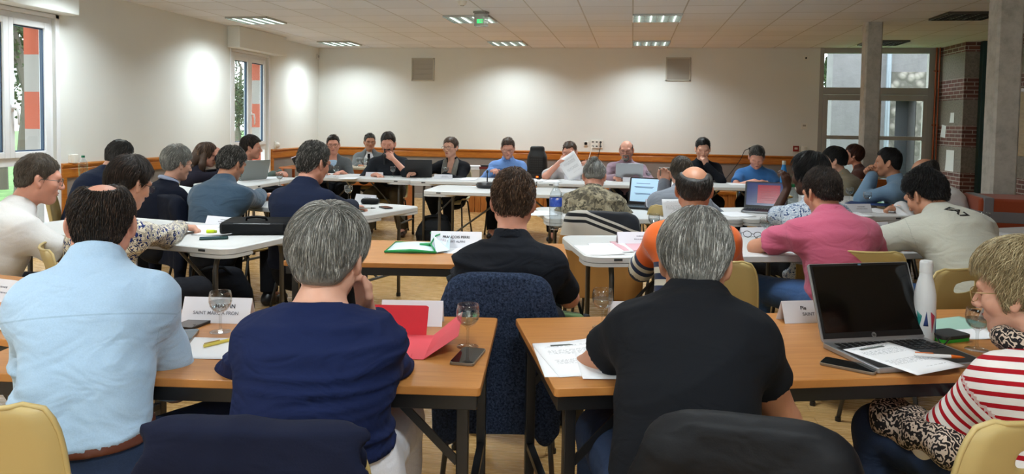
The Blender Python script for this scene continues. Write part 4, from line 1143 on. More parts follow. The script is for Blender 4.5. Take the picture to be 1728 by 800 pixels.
HILL = plain('far_hill_green', '#6f8f8c', .95)
m_ = MB(); m_.ball((0, 0, 0), (60, 20, 4.2), 32, 12); o = m_.build('hills', HILL, smooth=True); o.location = (25, 120, -.3); struct(o)
SKIN = {'skin_fair': skin_mat('skin_fair', '#d2a18a'), 'skin_pink': skin_mat('skin_pink', '#cf9680'), 'skin_tan': skin_mat('skin_tan', '#b88468'), 'skin_dark': skin_mat('skin_dark', '#4a2e22')}
HAIRS = {'dark': hair_mat('hair_dark_brown', '#221914', '#5d493c'), 'black': hair_mat('hair_black', '#0e0c0d', '#2c2624'), 'brown': hair_mat('hair_brown', '#463225', '#a08064'), 'grey': hair_mat('hair_grey', '#75736d', '#dad8d2'),
         'silver': hair_mat('hair_silver', '#85847f', '#d6d4cd'), 'salt': hair_mat('hair_salt_and_pepper', '#35322e', '#a5a19a'), 'blond': hair_mat('hair_blond', '#a08d68', '#e6d7b0'), 'mousy': hair_mat('hair_mousy', '#4c4238', '#8b7d6c'),
         'auburn': hair_mat('hair_auburn', '#3c1f16', '#7a4630'), 'darkgrey': hair_mat('hair_dark_grey', '#2b2826', '#6b6762')}
LIPS = {'pale': plain('lips_pale', '#a5655c', .5), 'rose': plain('lips_rose', '#9c4a4c', .45)}
SHOES = {'black_leather': plain('shoe_black_leather', '#141215', .4), 'brown_leather': plain('shoe_brown_leather', '#3b2417', .45), 'grey_trainer': plain('shoe_grey', '#4a4a4c', .7)}
def stripes_mat(name, base, line, period, duty, attr='along', rough=.9, off=0.0, arm_base=None):
    t = NT(name); a = t.attr(attr).outputs['Fac']; f = t.math('FRACT', t.math('ADD', t.math('DIVIDE', a, period), off)); k = t.math('LESS_THAN', f, duty)
    v = t.coord(); n = t.noise(v, 250, 3)
    t.col(t.mix(k, hexc(base), hexc(line))); t.set(Roughness=rough, Specular_IOR_Level=.2); t.l(t.bump(n, .3, .0015), t.b.inputs['Normal']); return t.m
def orange_mat():
    t = NT('orange_knit_with_navy_stripes'); a = t.attr('along').outputs['Fac']; l = t.attr('limb').outputs['Fac']
    # on the body the bands sit low on the waist, on the sleeve from just above the elbow down
    s = t.math('FRACT', t.math('DIVIDE', a, .058)); st = t.math('LESS_THAN', s, .5)
    body = t.math('LESS_THAN', a, .315); sleeve = t.math('GREATER_THAN', a, .175)
    on_ = t.math('ADD', t.math('MULTIPLY', body, t.math('SUBTRACT', 1.0, l)), t.math('MULTIPLY', sleeve, l))
    band = t.mix(st, hexc('#d8d2c4'), hexc('#1d2a4c'))
    t.col(t.mix(on_, hexc('#d8601c'), band)); t.set(Roughness=.9, Specular_IOR_Level=.2, Sheen_Weight=.2)
    t.l(t.bump(t.noise(t.coord(), 300, 2), .3, .002), t.b.inputs['Normal']); return t.m
def print_mat(name, ground, ink, scale, thr=.5, ink2=None, dist=1.5, vor=True):
    t = NT(name); v = t.coord(); n = t.noise(v, scale*.6, 2, .5, dist)
    mp = t.mix(.06, v, t.n('ShaderNodeTexNoise').outputs['Color'])
    vo = t.n('ShaderNodeTexVoronoi', i_Scale=scale, feature='DISTANCE_TO_EDGE'); t.l(v, vo.inputs['Vector'])
    w = t.n('ShaderNodeTexWave', i_Scale=scale*.5, i_Distortion=9.0, i_Detail=1.0); w.inputs['Detail Scale'].default_value = 2.2; t.l(v, w.inputs['Vector'])
    k = t.math('GREATER_THAN', t.math('ADD', t.math('MULTIPLY', w.outputs['Fac'], .6), t.math('MULTIPLY', n, .5)), thr)
    c = t.mix(k, hexc(ground), hexc(ink))
    if ink2: c = t.mix(t.math('LESS_THAN', vo.outputs['Distance'], .055), c, hexc(ink2))
    t.col(c); t.set(Roughness=.85, Specular_IOR_Level=.25); return t.m
def motif_mat(name, ground, ink, line, sc):
    t = NT(name); v = t.coord(); n = t.n('ShaderNodeTexNoise', i_Scale=9.0); t.l(v, n.inputs['Vector'])
    vm = t.mix(.035, v, n.outputs['Color'])
    a = t.n('ShaderNodeTexVoronoi', i_Scale=sc); t.l(vm, a.inputs['Vector']); e = t.n('ShaderNodeTexVoronoi', i_Scale=sc, feature='DISTANCE_TO_EDGE'); t.l(vm, e.inputs['Vector'])
    b = t.n('ShaderNodeTexVoronoi', i_Scale=sc*2.6); t.l(vm, b.inputs['Vector'])
    ring = t.math('MULTIPLY', t.math('LESS_THAN', a.outputs['Distance'], .50), t.math('GREATER_THAN', a.outputs['Distance'], .12))
    petal = t.math('LESS_THAN', b.outputs['Distance'], .52)
    c = t.mix(t.math('MULTIPLY', ring, petal), hexc(ground), hexc(ink)); c = t.mix(t.math('LESS_THAN', a.outputs['Distance'], .07), c, hexc(line))
    edge = t.math('MULTIPLY', t.math('LESS_THAN', e.outputs['Distance'], .10), t.math('GREATER_THAN', e.outputs['Distance'], .045)); c = t.mix(edge, c, hexc(line))
    t.col(c); t.set(Roughness=.85, Specular_IOR_Level=.25); return t.m
def melange(name, a, b):
    t = NT(name); v = t.coord(); n = t.noise(v, 130, 4, .8); t.col(t.ramp(n, [(.36, hexc(a)), (.52, tuple((x+y)/2 for x, y in zip(hexc(a), hexc(b)))), (.66, hexc(b))])); t.set(Roughness=.95, Specular_IOR_Level=.1); t.l(t.bump(n, .5, .003), t.b.inputs['Normal']); return t.m
def camo_mat():
    t = NT('camouflage_cotton'); v = t.coord(); a = t.noise(v, 14, 3, .6, .8); c = t.noise(t.coord(loc=(3, 2, 1)), 22, 3, .6, .6)
    x = t.ramp(a, [(.0, hexc('#5f5848')), (.44, hexc('#8a8068')), (.55, hexc('#a79c82'))], 'CONSTANT'); k = t.math('GREATER_THAN', c, .58)
    t.col(t.mix(k, x, hexc('#4a4436'))); t.set(Roughness=.9); b = t.bump(t.noise(t.coord(scale=(1, 1, 2)), 16, 3, .6, 1.5), .5, .02); t.l(b, t.b.inputs['Normal']); return t.m
FAB = dict(
    light_blue=fabric('light_blue_cotton', '#a3bdd6', folds=.45, seam='yoke'), navy=fabric('navy_jersey', '#121d42', folds=.55, seam=True), navy_polo=fabric('ink_blue_jersey', '#14171f', folds=.4), black=fabric('charcoal_jersey', '#111318', folds=.3),
    stripe=stripes_mat('red_and_white_stripes', '#e2dcd8', '#a3141f', .0285, .40), white=fabric('white_cotton', '#dedcdb', folds=.3), tile=motif_mat('navy_arabesque_print', '#ddd3c0', '#22326c', '#12131d', 27), navy_jacket=fabric('navy_jacket_cloth', '#131c33', folds=.25),
    navy_knit=fabric('navy_knit', '#0f1424', folds=.2), plum=fabric('dark_plum_cloth', '#17141f', folds=.25), steel=fabric('steel_blue_cotton', '#41566a', folds=.5), sage=fabric('sage_grey_jersey', '#5d6a63', folds=.3), suit=fabric('navy_suiting', '#151d33', folds=.25, sheen=.05),
    grey_knit=fabric('grey_knit', '#55585a', folds=.2), grey_suit=fabric('grey_tweed', '#6d7274', folds=.2), dark_shirt=fabric('dark_slate_shirt', '#22252b', folds=.3), black_knit=fabric('black_knit', '#0c0c10', folds=.2), grey_scarf=fabric('grey_print_scarf', '#6a665e', folds=.5, var=.4),
    sky=fabric('sky_blue_shirt', '#6c8fc6', folds=.3), offwhite=fabric('white_shirt', '#d9d8da', folds=.3), camo=camo_mat(), mauve=fabric('mauve_shirt', '#8d7580', folds=.3), grey_shirt=fabric('blue_grey_shirt', '#80858f', folds=.4), orange=orange_mat(), blacksw=fabric('black_sweater', '#0d0f16', folds=.2),
    bluetee=fabric('blue_tshirt', '#3a6ea8', folds=.3), floral=motif_mat('blue_floral_print', '#d3dbe2', '#3a4f78', '#7f95b5', 34), pink=fabric('pink_pique', '#b4566f', folds=.35, seam=True), coat=fabric('beige_trench', '#8e8570', folds=.35), mustard=fabric('mustard_scarf', '#c98a14', folds=.5), rust=fabric('rust_top', '#5a3a32', folds=.2), pale_blue=fabric('pale_blue_shirt', '#6f8aa3', folds=.35), pearl=fabric('pearl_grey_jersey', '#b6b5a9', folds=.4, seam=True),
    jeans=fabric('blue_denim', '#27344d', folds=.4, var=.3), jeans2=fabric('mid_blue_denim', '#33507a', folds=.4, var=.35), darkt=fabric('dark_trousers', '#15161c', folds=.3), whitet=fabric('white_linen', '#cfcdd2', folds=.4), khaki=fabric('khaki_trousers', '#4b4335', folds=.3), leather=plain('brown_belt_leather', '#5c2d1c', .5),
    blackjacket=fabric('black_shell_jacket', '#0d0d10', folds=.35, rough=.6), navycoat=fabric('navy_felt', '#0c1126', folds=.2), fleece=melange('blue_melange_fleece', '#0e1424', '#3d4a63'), greyjacket=fabric('dark_grey_jacket', '#26282e', folds=.3))
# ---------------------------------------------------------------- tables
BEECH = m_wood('beech_laminate', '#a0652f', '#b67a40', '#c2894e', (1.2, 16, 1), .32, 3.0)
BEECH_E = m_wood('beech_edge', '#a06a38', '#b67c45', '#c68e55', (1, 12, 12), .4)
STEEL = plain('black_painted_steel', '#121214', .35); STEELG = plain('grey_painted_steel', '#54524f', .4, .4)
HDPE = plain('white_moulded_plastic', '#cfcfce', .42, 0, .4, 0, .06, 300); SEAM = plain('dark_emblem', '#2f3032', .4)
TABLES = {}
def frame_axes(p, ang):
    a = math.radians(ang); return np.array([math.cos(a), math.sin(a), 0]), np.array([-math.sin(a), math.cos(a), 0])
def wood_table(p, ang, label, L=1.4, D=.70, end='right'):
    """p: the near corner at the given end of the top"""
    e, n = frame_axes(p, ang); p = np.array([p[0], p[1], 0.])
    c = p+e*(L/2 if end == 'left' else -L/2)+n*D/2
    r = empty('wooden_table', c, math.radians(ang), label, 'table', 'wooden folding tables')
    m_ = MB(); m_.prism(rrect(L, D, .012, 3), .716, .74); m_.build('tabletop', BEECH, r, bevel=.003)
    m_ = MB()
    for s in (-1, 1): m_.box((0, s*(D/2-.022), .696), (L-.02, .022, .04)); m_.box((s*(L/2-.022), 0, .696), (.022, D-.06, .04))
    m_.build('apron', STEEL, r, bevel=.002)
    for sx in (-1, 1):
        for sy in (-1, 1):
            m_ = MB(); x, y = sx*(L/2-.05), sy*(D/2-.045); m_.box((x, y, .34), (.032, .032, .676)); lg = m_.build('leg', STEEL, r, bevel=.003)
            m_ = MB(); m_.box((x, y, .008), (.038, .038, .016)); m_.build('foot_cap', BLACKM, lg, bevel=.003)
            m_ = MB(); m_.bar((x-sx*.012, y, .52), (x-sx*.17, y, .68), .006, .022); m_.build('brace', STEEL, r)
        m_ = MB(); m_.box((sx*(L/2-.05), 0, .30), (.025, D-.12, .025)); m_.build('stretcher', STEEL, r, bevel=.002)
    return r
def white_table(p, ang, label, L=1.5, D=.75, end='left'):
    e, n = frame_axes(p, ang); p = np.array([p[0], p[1], 0.])
    c = p+e*(L/2 if end == 'left' else -L/2)+n*D/2
    r = empty('folding_table', c, math.radians(ang), label, 'table', 'white folding tables')
    m_ = MB(); N = 64
    def outline(k, rr): return rrect(L-2*k, D-2*k, rr-k*.6, 7)
    rings = [(.012, .700), (.0, .706), (.0, .734), (.006, .740), (.020, .7405), (.024, .7385), (.10, .7385)]
    O = [outline(k, .085) for k, z in rings]; nn = len(O[0]); V = [(x, y, z) for (k, z), P in zip(rings, O) for x, y in P]
    # the deep rim rises towards the middle of each side, as moulded table tops do
    for i, (x, y) in enumerate(O[0]):
        cx_, cy_ = abs(x)/(L/2), abs(y)/(D/2); corner = max(0, min(1, (min(cx_, cy_)-.55)/.25)) if min(cx_, cy_) > .55 else 0
    F = [(i*nn+j, i*nn+(j+1) % nn, (i+1)*nn+(j+1) % nn, (i+1)*nn+j) for i in range(len(rings)-1) for j in range(nn)]
    F += [tuple((len(rings)-1)*nn+j for j in range(nn)), tuple(range(nn))[::-1]]
    m_.add(V, F)
    for sx in (-1, 1):
        for sy in (-1, 1):     # deeper corner pads under the rim
            q = rrect(.30, .26, .085, 6, sx*(L/2-.15), sy*(D/2-.13)); m_.prism(q, .684, .702)
    top = m_.build('tabletop', HDPE, r, smooth=True)
    e_ = top.modifiers.new('split', 'EDGE_SPLIT'); e_.split_angle = math.radians(38)
    for s in (-1, 1):
        MB().box((s*(L/2-.17), -D/2-.0005, .722), (.045, .003, .012)).build('emblem', SEAM, r)
    for sx in (-1, 1):
        x = sx*(L/2-.16)
        for sy in (-1, 1):
            m_ = MB(); m_.tube([(x, sy*.20, .70), (x, sy*.27, .66), (x, sy*.285, .60), (x, sy*.285, .02)], .0145, 10); lg = m_.build('leg', STEELG, r, smooth=True)
            MB().cyl((x, sy*.285, 0), (x, sy*.285, .03), .018, 10).build('foot_cap', BLACKM, lg)
        m_ = MB(); m_.cyl((x, -.285, .20), (x, .285, .20), .011, 8); m_.build('crossbar', STEELG, r)
        m_ = MB(); m_.cyl((x, -.21, .695), (x, .21, .695), .012, 8); m_.build('pivot_tube', STEELG, r)
        m_ = MB(); m_.cyl((x, 0, .20), (sx*.10, 0, .69), .010, 8); m_.box((x-sx*.03, 0, .25), (.03, .024, .05)); m_.build('brace', STEELG, r)
    return r
wood_table((-.375, 1.907), 6.5, 'wooden table in the front row, left of the gap, with the red folder on it', 1.43, .715, 'right')
wood_table((-.185, 1.941), 17, 'wooden front-row table right of the gap, with loose printed sheets', 1.8, .715, 'left')
wood_table((1.56, 2.48), 23, 'wooden table at the right end of the front row, behind the open laptop', 1.4, .715, 'left')
wood_table((-1.865, 2.03), -9, 'wooden table cut off by the left edge of the picture', 1.4, .70, 'right')
wood_table((-1.67, 3.45), 7.6, 'wooden table in the middle with the green-edged folder on it', 1.4, .70, 'left')
white_table((-2.10, 3.69), -11.7, 'white folding table with the black laptop bag on it', 1.75, .75, 'right')
white_table((-1.905, 5.24), -17.5, 'white folding table in front of the man in the navy suit', 1.75, .75, 'right')
white_table((-4.07, 5.87), -35, 'white folding table near the left wall, before the silver-haired woman', 1.6, .72, 'right')
white_table((-3.86, 7.25), 90, 'white folding table at the left with the grey laptop on it', 1.22, .68, 'left')
white_table((-2.565, 8.56), -1, 'white folding table at the left end of the back row', 1.47, .75, 'right')
white_table((-2.55, 8.48), 5, 'white folding table of the back row in front of the woman in the black cardigan', 1.47, .75, 'left')
white_table((-1.08, 8.66), 3, 'white folding table of the back row in front of the man in the white shirt', 1.5, .75, 'left')
white_table((.43, 8.77), 4, 'white folding table of the back row in front of the man in the blue T-shirt', 1.5, .75, 'left')
white_table((-2.06, 7.30), 0, 'empty white folding table in the middle carrying the black conference speaker', 1.83, .75, 'left')
white_table((-.60, 5.45), 14, 'white folding table in front of the person in the camouflage shirt', 1.5, .75, 'left')
white_table((.88, 5.83), 24, 'white folding table in front of the woman in the floral blouse', 1.5, .75, 'left')
white_table((2.22, 7.25), 90, 'white folding table at the right in front of the man with clasped hands', 1.5, .75, 'left')
white_table((-.22, 3.93), 16, 'white folding table in front of the man in the orange jumper', 1.48, .75, 'left')
white_table((1.24, 4.37), 24, 'white folding table in front of the man in the grey-white T-shirt', 1.48, .75, 'left')
white_table((2.63, 4.99), 29, 'white folding table at the right edge, in front of the strapped brown block', 1.3, .75, 'left')
# ---------------------------------------------------------------- chairs
def shell_mat():
    t = NT('beige_polypropylene'); v = t.coord(); f = t.noise(v, 500, 2); t.col(hexc('#b9a26b')); t.set(Roughness=.42, Specular_IOR_Level=.45)
    t.l(t.bump(f, .10, .001), t.b.inputs['Normal']); return t.m
SHELL = shell_mat(); SHELL_P = plain('cream_polypropylene', '#c9bd96', .42)
def make_chair(loc, rz, label, hole='slot', mat=None, name='plastic_chair', group='beige plastic chairs'):
    """moulded one-piece seat and back on a dark tube frame; faces +Y"""
    r = empty(name, loc, rz, label, 'chair', group)
    prof = [(.215, .405), (.225, .432), (.205, .450), (.12, .446), (0, .432), (-.10, .432), (-.165, .445), (-.200, .480), (-.215, .54), (-.228, .62), (-.245, .71), (-.262, .79), (-.268, .815)]
    wid = [.185, .195, .203, .208, .210, .208, .205, .205, .208, .210, .208, .198, .180]
    # resample along the profile
    P = np.array(prof); L = np.r_[0, np.cumsum(np.linalg.norm(np.diff(P, axis=0), axis=1))]; nv, nu = 62, 37
    s = np.linspace(0, L[-1], nv); py = np.interp(s, L, P[:, 0]); pz = np.interp(s, L, P[:, 1]); w = np.interp(s, L, wid)
    k = np.ones(7)/7
    for a in (py, pz):
        e = np.convolve(np.pad(a, 3, mode='edge'), k, 'valid'); a[2:-2] = e[2:-2]
    top = L[-1]; w = np.where(s > top-.06, .198-.05*(1-np.sqrt(np.maximum(0, 1-((s-(top-.06))/.06)**2))), w)
    tang = np.stack([np.gradient(py), np.gradient(pz)], 1); tang /= np.linalg.norm(tang, axis=1)[:, None]; nrm = np.stack([-tang[:, 1], tang[:, 0]], 1)  # up/forward side
    V = []; U = np.linspace(-1, 1, nu)
    for i in range(nv):
        b_ = min(1, max(0, (s[i]-.52)/.12))
        for u in U:
            dish = (u*u-.35)*.018*(.6+1.1*b_)+max(0, abs(u)-.86)*.10*(1 if s[i] > .05 else 0)
            q = np.array([py[i], pz[i]])+(-nrm[i] if nrm[i][1] < 0 else nrm[i])*dish if b_ < .01 else np.array([py[i], pz[i]])+np.array([1, .1])*dish
            V.append((u*w[i], q[0], q[1]))
    V = np.array(V); F = []
    hc = {'slot': (0, top-.085, .086, .026), 'corner': (-.115, top-.075, .024, .022), 'none': (9, 9, .01, .01)}[hole]
    def inside(p): return (abs((p[0]-hc[0])/hc[2])**3.2+abs((p[1]-hc[1])/hc[3])**3.2)
    uv = np.array([(u*w[i], s[i]) for i in range(nv) for u in U])
    iv = np.array([inside(p) for p in uv])
    rad = iv**(1/3.2)
    near = (rad > .62) & (rad < 1.42)
    for j in np.where(near)[0]:      # draw the nearest points onto the edge of the hole
        pass
    keep = []
    for i in range(nv-1):
        for j in range(nu-1):
            q = (i*nu+j, i*nu+j+1, (i+1)*nu+j+1, (i+1)*nu+j)
            if np.mean(rad[list(q)]) < 1.0: continue
            keep.append(q)
    used = {}
    for q in keep:
        for a in range(4):
            e = tuple(sorted((q[a], q[(a+1) % 4]))); used[e] = used.get(e, 0)+1
    for e, c in used.items():
        if c == 1 and all(rad[x] < 2.2 for x in e):
            for x in e:
                d = (uv[x]-np.array(hc[:2])); f = 1/max(rad[x], .2); nw = np.array(hc[:2])+d*f; dl = nw-uv[x]
                i, j = divmod(x, nu); V[x] = V[x]+np.array([dl[0], 0, 0])+np.array([0, tang[i][0], tang[i][1]])*dl[1]; uv[x] = nw; rad[x] = 1
    m_ = MB(); m_.add(V, keep); o = m_.build('seat_shell', mat or SHELL, r, smooth=True)
    sd = o.modifiers.new('thick', 'SOLIDIFY'); sd.thickness = .006; sd.offset = 0
    sb = o.modifiers.new('soft', 'SUBSURF'); sb.levels = sb.render_levels = 1
    # rolled edge
    edge = [V[i*nu] for i in range(nv)]+[V[(nv-1)*nu+j] for j in range(1, nu-1)]+[V[i*nu+nu-1] for i in range(nv-1, -1, -1)]+[V[j] for j in range(nu-2, 0, -1)]
    m_ = MB(); m_.tube(edge[::2], .0065, 6, closed=True); m_.build('rim', mat or SHELL, r, smooth=True)
    for sx in (-1, 1):
        for (y, fy) in ((.14, .20), (-.13, -.22)):
            m_ = MB(); m_.tube([(sx*.15, y, .425), (sx*.185, y, .405), (sx*.20, (y+fy)/2, .2), (sx*.215, fy, .012)], .0105, 8); lg = m_.build('leg', DARKM, r, smooth=True)
            MB().cyl((sx*.215, fy, 0), (sx*.215, fy, .02), .014, 8).build('foot_cap', BLACKM, lg)
    m_ = MB(); m_.cyl((-.17, .14, .418), (.17, .14, .418), .010, 8); m_.cyl((-.17, -.13, .418), (.17, -.13, .418), .010, 8); m_.build('seat_rail', DARKM, r)
    return r
CHAIRS = {}
def chair(loc, face, label, hole='slot', mat=None, **kw):
    rz = -math.radians(face); key = (hole, mat.name if mat else '')
    loc = (loc[0], loc[1], 0)
    if key not in CHAIRS:
        CHAIRS[key] = make_chair(loc, rz, label, hole, mat, **kw); return CHAIRS[key]
    return copy_thing(CHAIRS[key], loc, rz, label)
def jacket_on_chair(ch, mat, label, drop=.42, width=.235, stripes=None, lining=None, sleeves=True, seed=1, thick=.02, top=.835, slope=.93):
    """a jacket hung over the back of a chair: shoulders over the top edge, body down behind it, sleeves at the sides"""
    fa = ch.rotation_euler[2]; M = Matrix.Translation(ch.location) @ Matrix.Rotation(fa, 4, 'Z')
    z1 = top; z0 = top-drop
    F = Field(np.array([-.42, -.52, z0-.12]), np.array([.42, .05, z1+.1]), .009)
    # back panel: thin slab following the back, flared towards the hem
    zs = np.linspace(z0, z1, 8); ys = np.interp(zs, [.2, .5, .8, .86], [-.285, -.275, -.300, -.285]); 
    C = np.stack([0*zs, ys, zs], 1); X = np.tile([1., 0, 0], (8, 1)); Y = np.tile([0, 1., 0], (8, 1))
    A = np.interp(zs, [z0, z1-.08, z1-.02, z1], [width*1.12, width*(.5+.55*slope), width*(.1+.9*slope), width*(slope-.13)]); B = np.full(8, thick*.75)
    F.spine(C, X, Y, A, B, None, .02, 0, 3.6)
    F.spine(np.array([[0, -.225, z1-.16], [0, -.232, z1-.06], [0, -.25, z1]]), X[:3], Y[:3], np.array([width*.8, width*.92, width*.8])*slope/.93, np.array([.018, .018, .02]), None, .03, 0, 3.4)
    F.cone((-width*(slope-.21), -.262, z1-.010), (width*(slope-.21), -.262, z1-.010), .019, .019, .02)
    if sleeves:
        for sg in (-1, 1):
            F.cone((sg*width*(slope-.07), -.27, z1-.06), (sg*(width+.01), -.25, z1-.22), .05, .052, .03); F.cone((sg*(width+.01), -.25, z1-.22), (sg*(width-.01), -.27, max(.05, z1-.58)), .052, .042, .03)
    V, Q = F.mesh(); V = relax(V, Q, 2); N = normals(V, Q)
    w = 1-np.abs(waves(V, 1.0, seed, 5, (22, 12, 9))); V = V+N*((w-.5)*.007)[:, None]+N*(waves(V, 8, seed+1, 4)*.005)[:, None]
    V[:, 2] = np.maximum(V[:, 2], .012)
    o = np_mesh('jacket', V, Q, mat); o.matrix_world = M
    return tag(o, label, 'jacket')

def chair_at(px, py, face, label, hole='slot', mat=None, z=.815):
    """a chair whose back reaches height z at this place of the photograph"""
    P = on(px, py, z); fa = math.radians(face); return chair(P+np.array([math.sin(fa), math.cos(fa), 0])*.262, face, label, hole, mat)
# ---------------------------------------------------------------- the meeting
def TH(side, x=.12, y=.44, z=.765, curl=.35, fx=-.55, fy=.8, n=(0, 0, 1), fz=0., **k):      # a hand lying on the table in front
    return dict(pl=(side*x, y, z), f=(side*fx, fy, fz), n=n, curl=curl, loc=1, **k)
def FACEH(info_side, dx, dy, dz, f, n, curl=.9, **k): return dict(rel=(dx, dy, dz), f=f, n=n, curl=curl, loc=1, **k)
GR = 'mousy'
def hair(c, **k): d = dict(mat=HAIRS[c]); d.update(k); return d
def ST(n=700, length=.045, rad=.0011, **k): return dict(n=n, length=length, rad=rad, **k)
SHORT = dict(top=.019, side=.006, back=.009, front=.086)
def seatchair(i, face, label, hole='slot', back=.0, dx=0.0, mat=None):
    O = i['O']; fa = math.radians(face); p = O+np.array([math.sin(fa), math.cos(fa), 0])*(.03-back)+np.array([math.cos(fa), -math.sin(fa), 0])*dx
    return chair(p, face, label, hole, mat)
# ---- front row, backs to the camera
i = person('man in a light blue shirt with a bald crown, leaning on the front table', at(172, 380, 1.90), -22, pel=.26, hs=.96, knees=((-.16, .42), (.34, .40)), side=-.02, nl=.105, head=(-8, 14, 2), wide=.88, belly=.02, hunch=.03, sh=.86, res=.008, fine=.005,
    hands=(TH(-1, .06, .42), dict(pl=(.10, .45, .80), f=(-.5, .8, .25), n=(0, 0, 1), curl=.5, loc=1)), poles=((-.25, -.1, -.9), (.22, .0, -.9)),
    top=dict(mat=FAB['light_blue'], neck='collar', sleeve=1.42, wr=.015, fr=(12, 12, 48), loose=.012, off=.014, hem=.635), legs=dict(mat=FAB['jeans'], belt=FAB['leather'], rise=.205),
    hair=hair('dark', **dict(SHORT, top=.005, side=.005, back=.004), bald=((0, -.045, .124), (.032, .044, .038)), recede=.02, strands=ST(6000, .030, .0008, lift=.005)), skin='skin_pink', glasses=dict(r=.0011), shoe='brown_leather', feet=((-.2, .3), (.2, .25)))
c1 = chair_at(-84, 688, -8, 'beige plastic chair under the man in the light blue shirt', 'slot')
i = person('woman with short grey hair and a navy long-sleeved top, resting her cheek on her hand', at(556, 438, 1.90), -10, pel=.17, side=.01, nl=.085, head=(9, 14, 0), sex='f', wide=1.16, belly=.05, hunch=.02, sh=.86, res=.008, fine=.005, hs=1.02,
    hands=(TH(-1, .06, .36), dict(rel=(.085, .075, -.155), f=(-.1, -.05, 1), n=(.75, .6, .1), curl=.75, loc=1)), poles=((-.9, .05, -.5), (.25, .7, -.9)),
    top=dict(mat=FAB['navy'], neck='scoop', sleeve='long', wr=.017, fr=(4, 4, 72), loose=.008, off=.016, hem=.635), legs=dict(mat=FAB['whitet'], wr=.006, rise=.20, off=.012), skin='skin_fair', lips=LIPS['rose'],
    hair=hair('grey', top=.026, side=.010, back=.018, nape=-.070, ear=.004, burn=-.01, rough=.004, strands=dict(n=11000, length=.075, rad=.0008, lift=.004, whorl=(.012, -.075, .115))))
def earring(inf):
    pass
c2 = chair_at(432, 716, -8, 'beige plastic chair hidden under the navy coat', 'none', None, .855)
jacket_on_chair(c2, FAB['navycoat'], 'dark navy coat hung over the chair behind the grey-haired woman', drop=.5, width=.226, sleeves=False, seed=3, top=.845)
m_ = MB(); N_ = i['N']; nd_ = i['nd']
i['neckpts'] = [N_+nd_*.012+rotm(0, 0, a) @ np.array([0, -.068, 0])*np.array([1, 1, 1])+np.array([0, .03*(-math.cos(a))*0, -.02*(1-math.cos(a))]) for a in np.linspace(-1.3, 1.3, 17)]
m_.tube(i['neckpts'], .0016, 6); m_.build('necklace', plain('gold', '#b8924a', .3, 1.0), i['body'], smooth=True)
for sg in (-1, 1):
    m_ = MB(); m_.ball(np.array([sg*.081, -.006, -.034]), .0042, 10, 8); i['hp_mb'](m_, 'earring', plain('pearl', '#e6e2da', .2), smooth=True)
i = person('man in a black T-shirt with thick grey hair, leaning forward over the front table', at(1173, 447, 2.14), 8, pel=.34, nl=.075, head=(-4, 22, 0), wide=1.0, hunch=.05, sh=.86, res=.008, fine=.005, hs=1.04,
    hands=(TH(-1, .06, .34, .765, .5, fx=-.9, fy=.45), TH(1, .04, .42, .765, .5)), poles=((-1, .1, -.25), (.55, .1, -.7)),
    top=dict(mat=FAB['black'], neck='crew', sleeve=.52, wr=.006, fr=(10, 10, 20), loose=.014, off=.016, hem=.50), legs=dict(mat=FAB['jeans']), skin='skin_tan',
    hair=hair('grey', top=.026, side=.010, back=.016, nape=-.070, ear=.006, rough=.004, strands=dict(n=11000, length=.065, rad=.0008, lift=.004, whorl=(.0, -.03, .125))), knees=((-.26, .40), (.2, .44)))
c4 = chair_at(1264, 711, 6, 'beige plastic chair hidden under the black jacket', 'none', None, .86)
jacket_on_chair(c4, FAB['blackjacket'], 'black shell jacket hung over the chair behind the man in the black T-shirt', drop=.5, width=.20, sleeves=True, seed=8, top=.845, slope=.78)
i = person('woman with curly blond hair and a red and white striped top at the right edge', at(1722, 496, 2.22), -22, nl=.11, pel=.16, side=.03, head=(-28, 10, 0), sex='f', wide=1.2, hunch=.03, res=.008, fine=.005, belly=.03, hs=1.02,
    hands=(dict(pl=(.02, .27, .70), f=(.4, .8, -.2), n=(-.2, 0, 1), curl=.6, loc=1), dict(pl=(.10, .30, .70), f=(-.4, .8, -.2), n=(.2, 0, 1), curl=.6, loc=1)), poles=((-.8, -.1, -.7), (.7, -.1, -.6)),
    top=dict(mat=FAB['stripe'], neck='crew', sleeve='long', wr=.007, fr=(10, 10, 26), loose=.014, off=.016, hem=.47), legs=dict(mat=FAB['jeans']), skin='skin_fair', lips=LIPS['rose'],
    hair=hair('blond', top=.028, side=.016, back=.022, nape=-.068, ear=-.016, burn=-.03, rough=.008, freq=42, strands=dict(n=9000, length=.075, rad=.0009, lift=.006, curl=.9, over=.02)), glasses=dict(mat=plain('gold_frame', '#b09a6a', .3, .8), r=.0012))
c5 = chair_at(1765, 704, -32, 'beige plastic chair under the woman in the striped top', 'slot')
# snood round her neck and lying in her lap
SN = print_mat('leopard_snood', '#c9b5a4', '#1e1a1c', 60, .46)
m_ = MB(); a_ = np.linspace(0, 2*math.pi, 26, endpoint=False)
m_.tube([i['N']+i['nd']*.022+np.array([.088*math.cos(t), .085*math.sin(t)+.01, .010*math.sin(3*t)-.02*math.sin(t)]) for t in a_], .030, 12, closed=True); m_.build('neck_scarf', SN, i['body'], smooth=True)
F = Field(np.array([-.4, .0, .45]), np.array([.1, .6, .72]), .010); F.cone((-.20, .12, .60), (-.17, .38, .575), .055, .065, .03); F.cone((-.17, .38, .575), (-.13, .50, .50), .06, .03, .03)
V, Q = F.mesh(); V = V+normals(V, Q)*(waves(V, 40, 4)*.008)[:, None]; o = np_mesh('scarf', V, Q, SN); o.location = i['O']; o.rotation_euler = (0, 0, -i['fa']); tag(o, 'speckled scarf lying across the lap of the woman in the striped top', 'scarf')
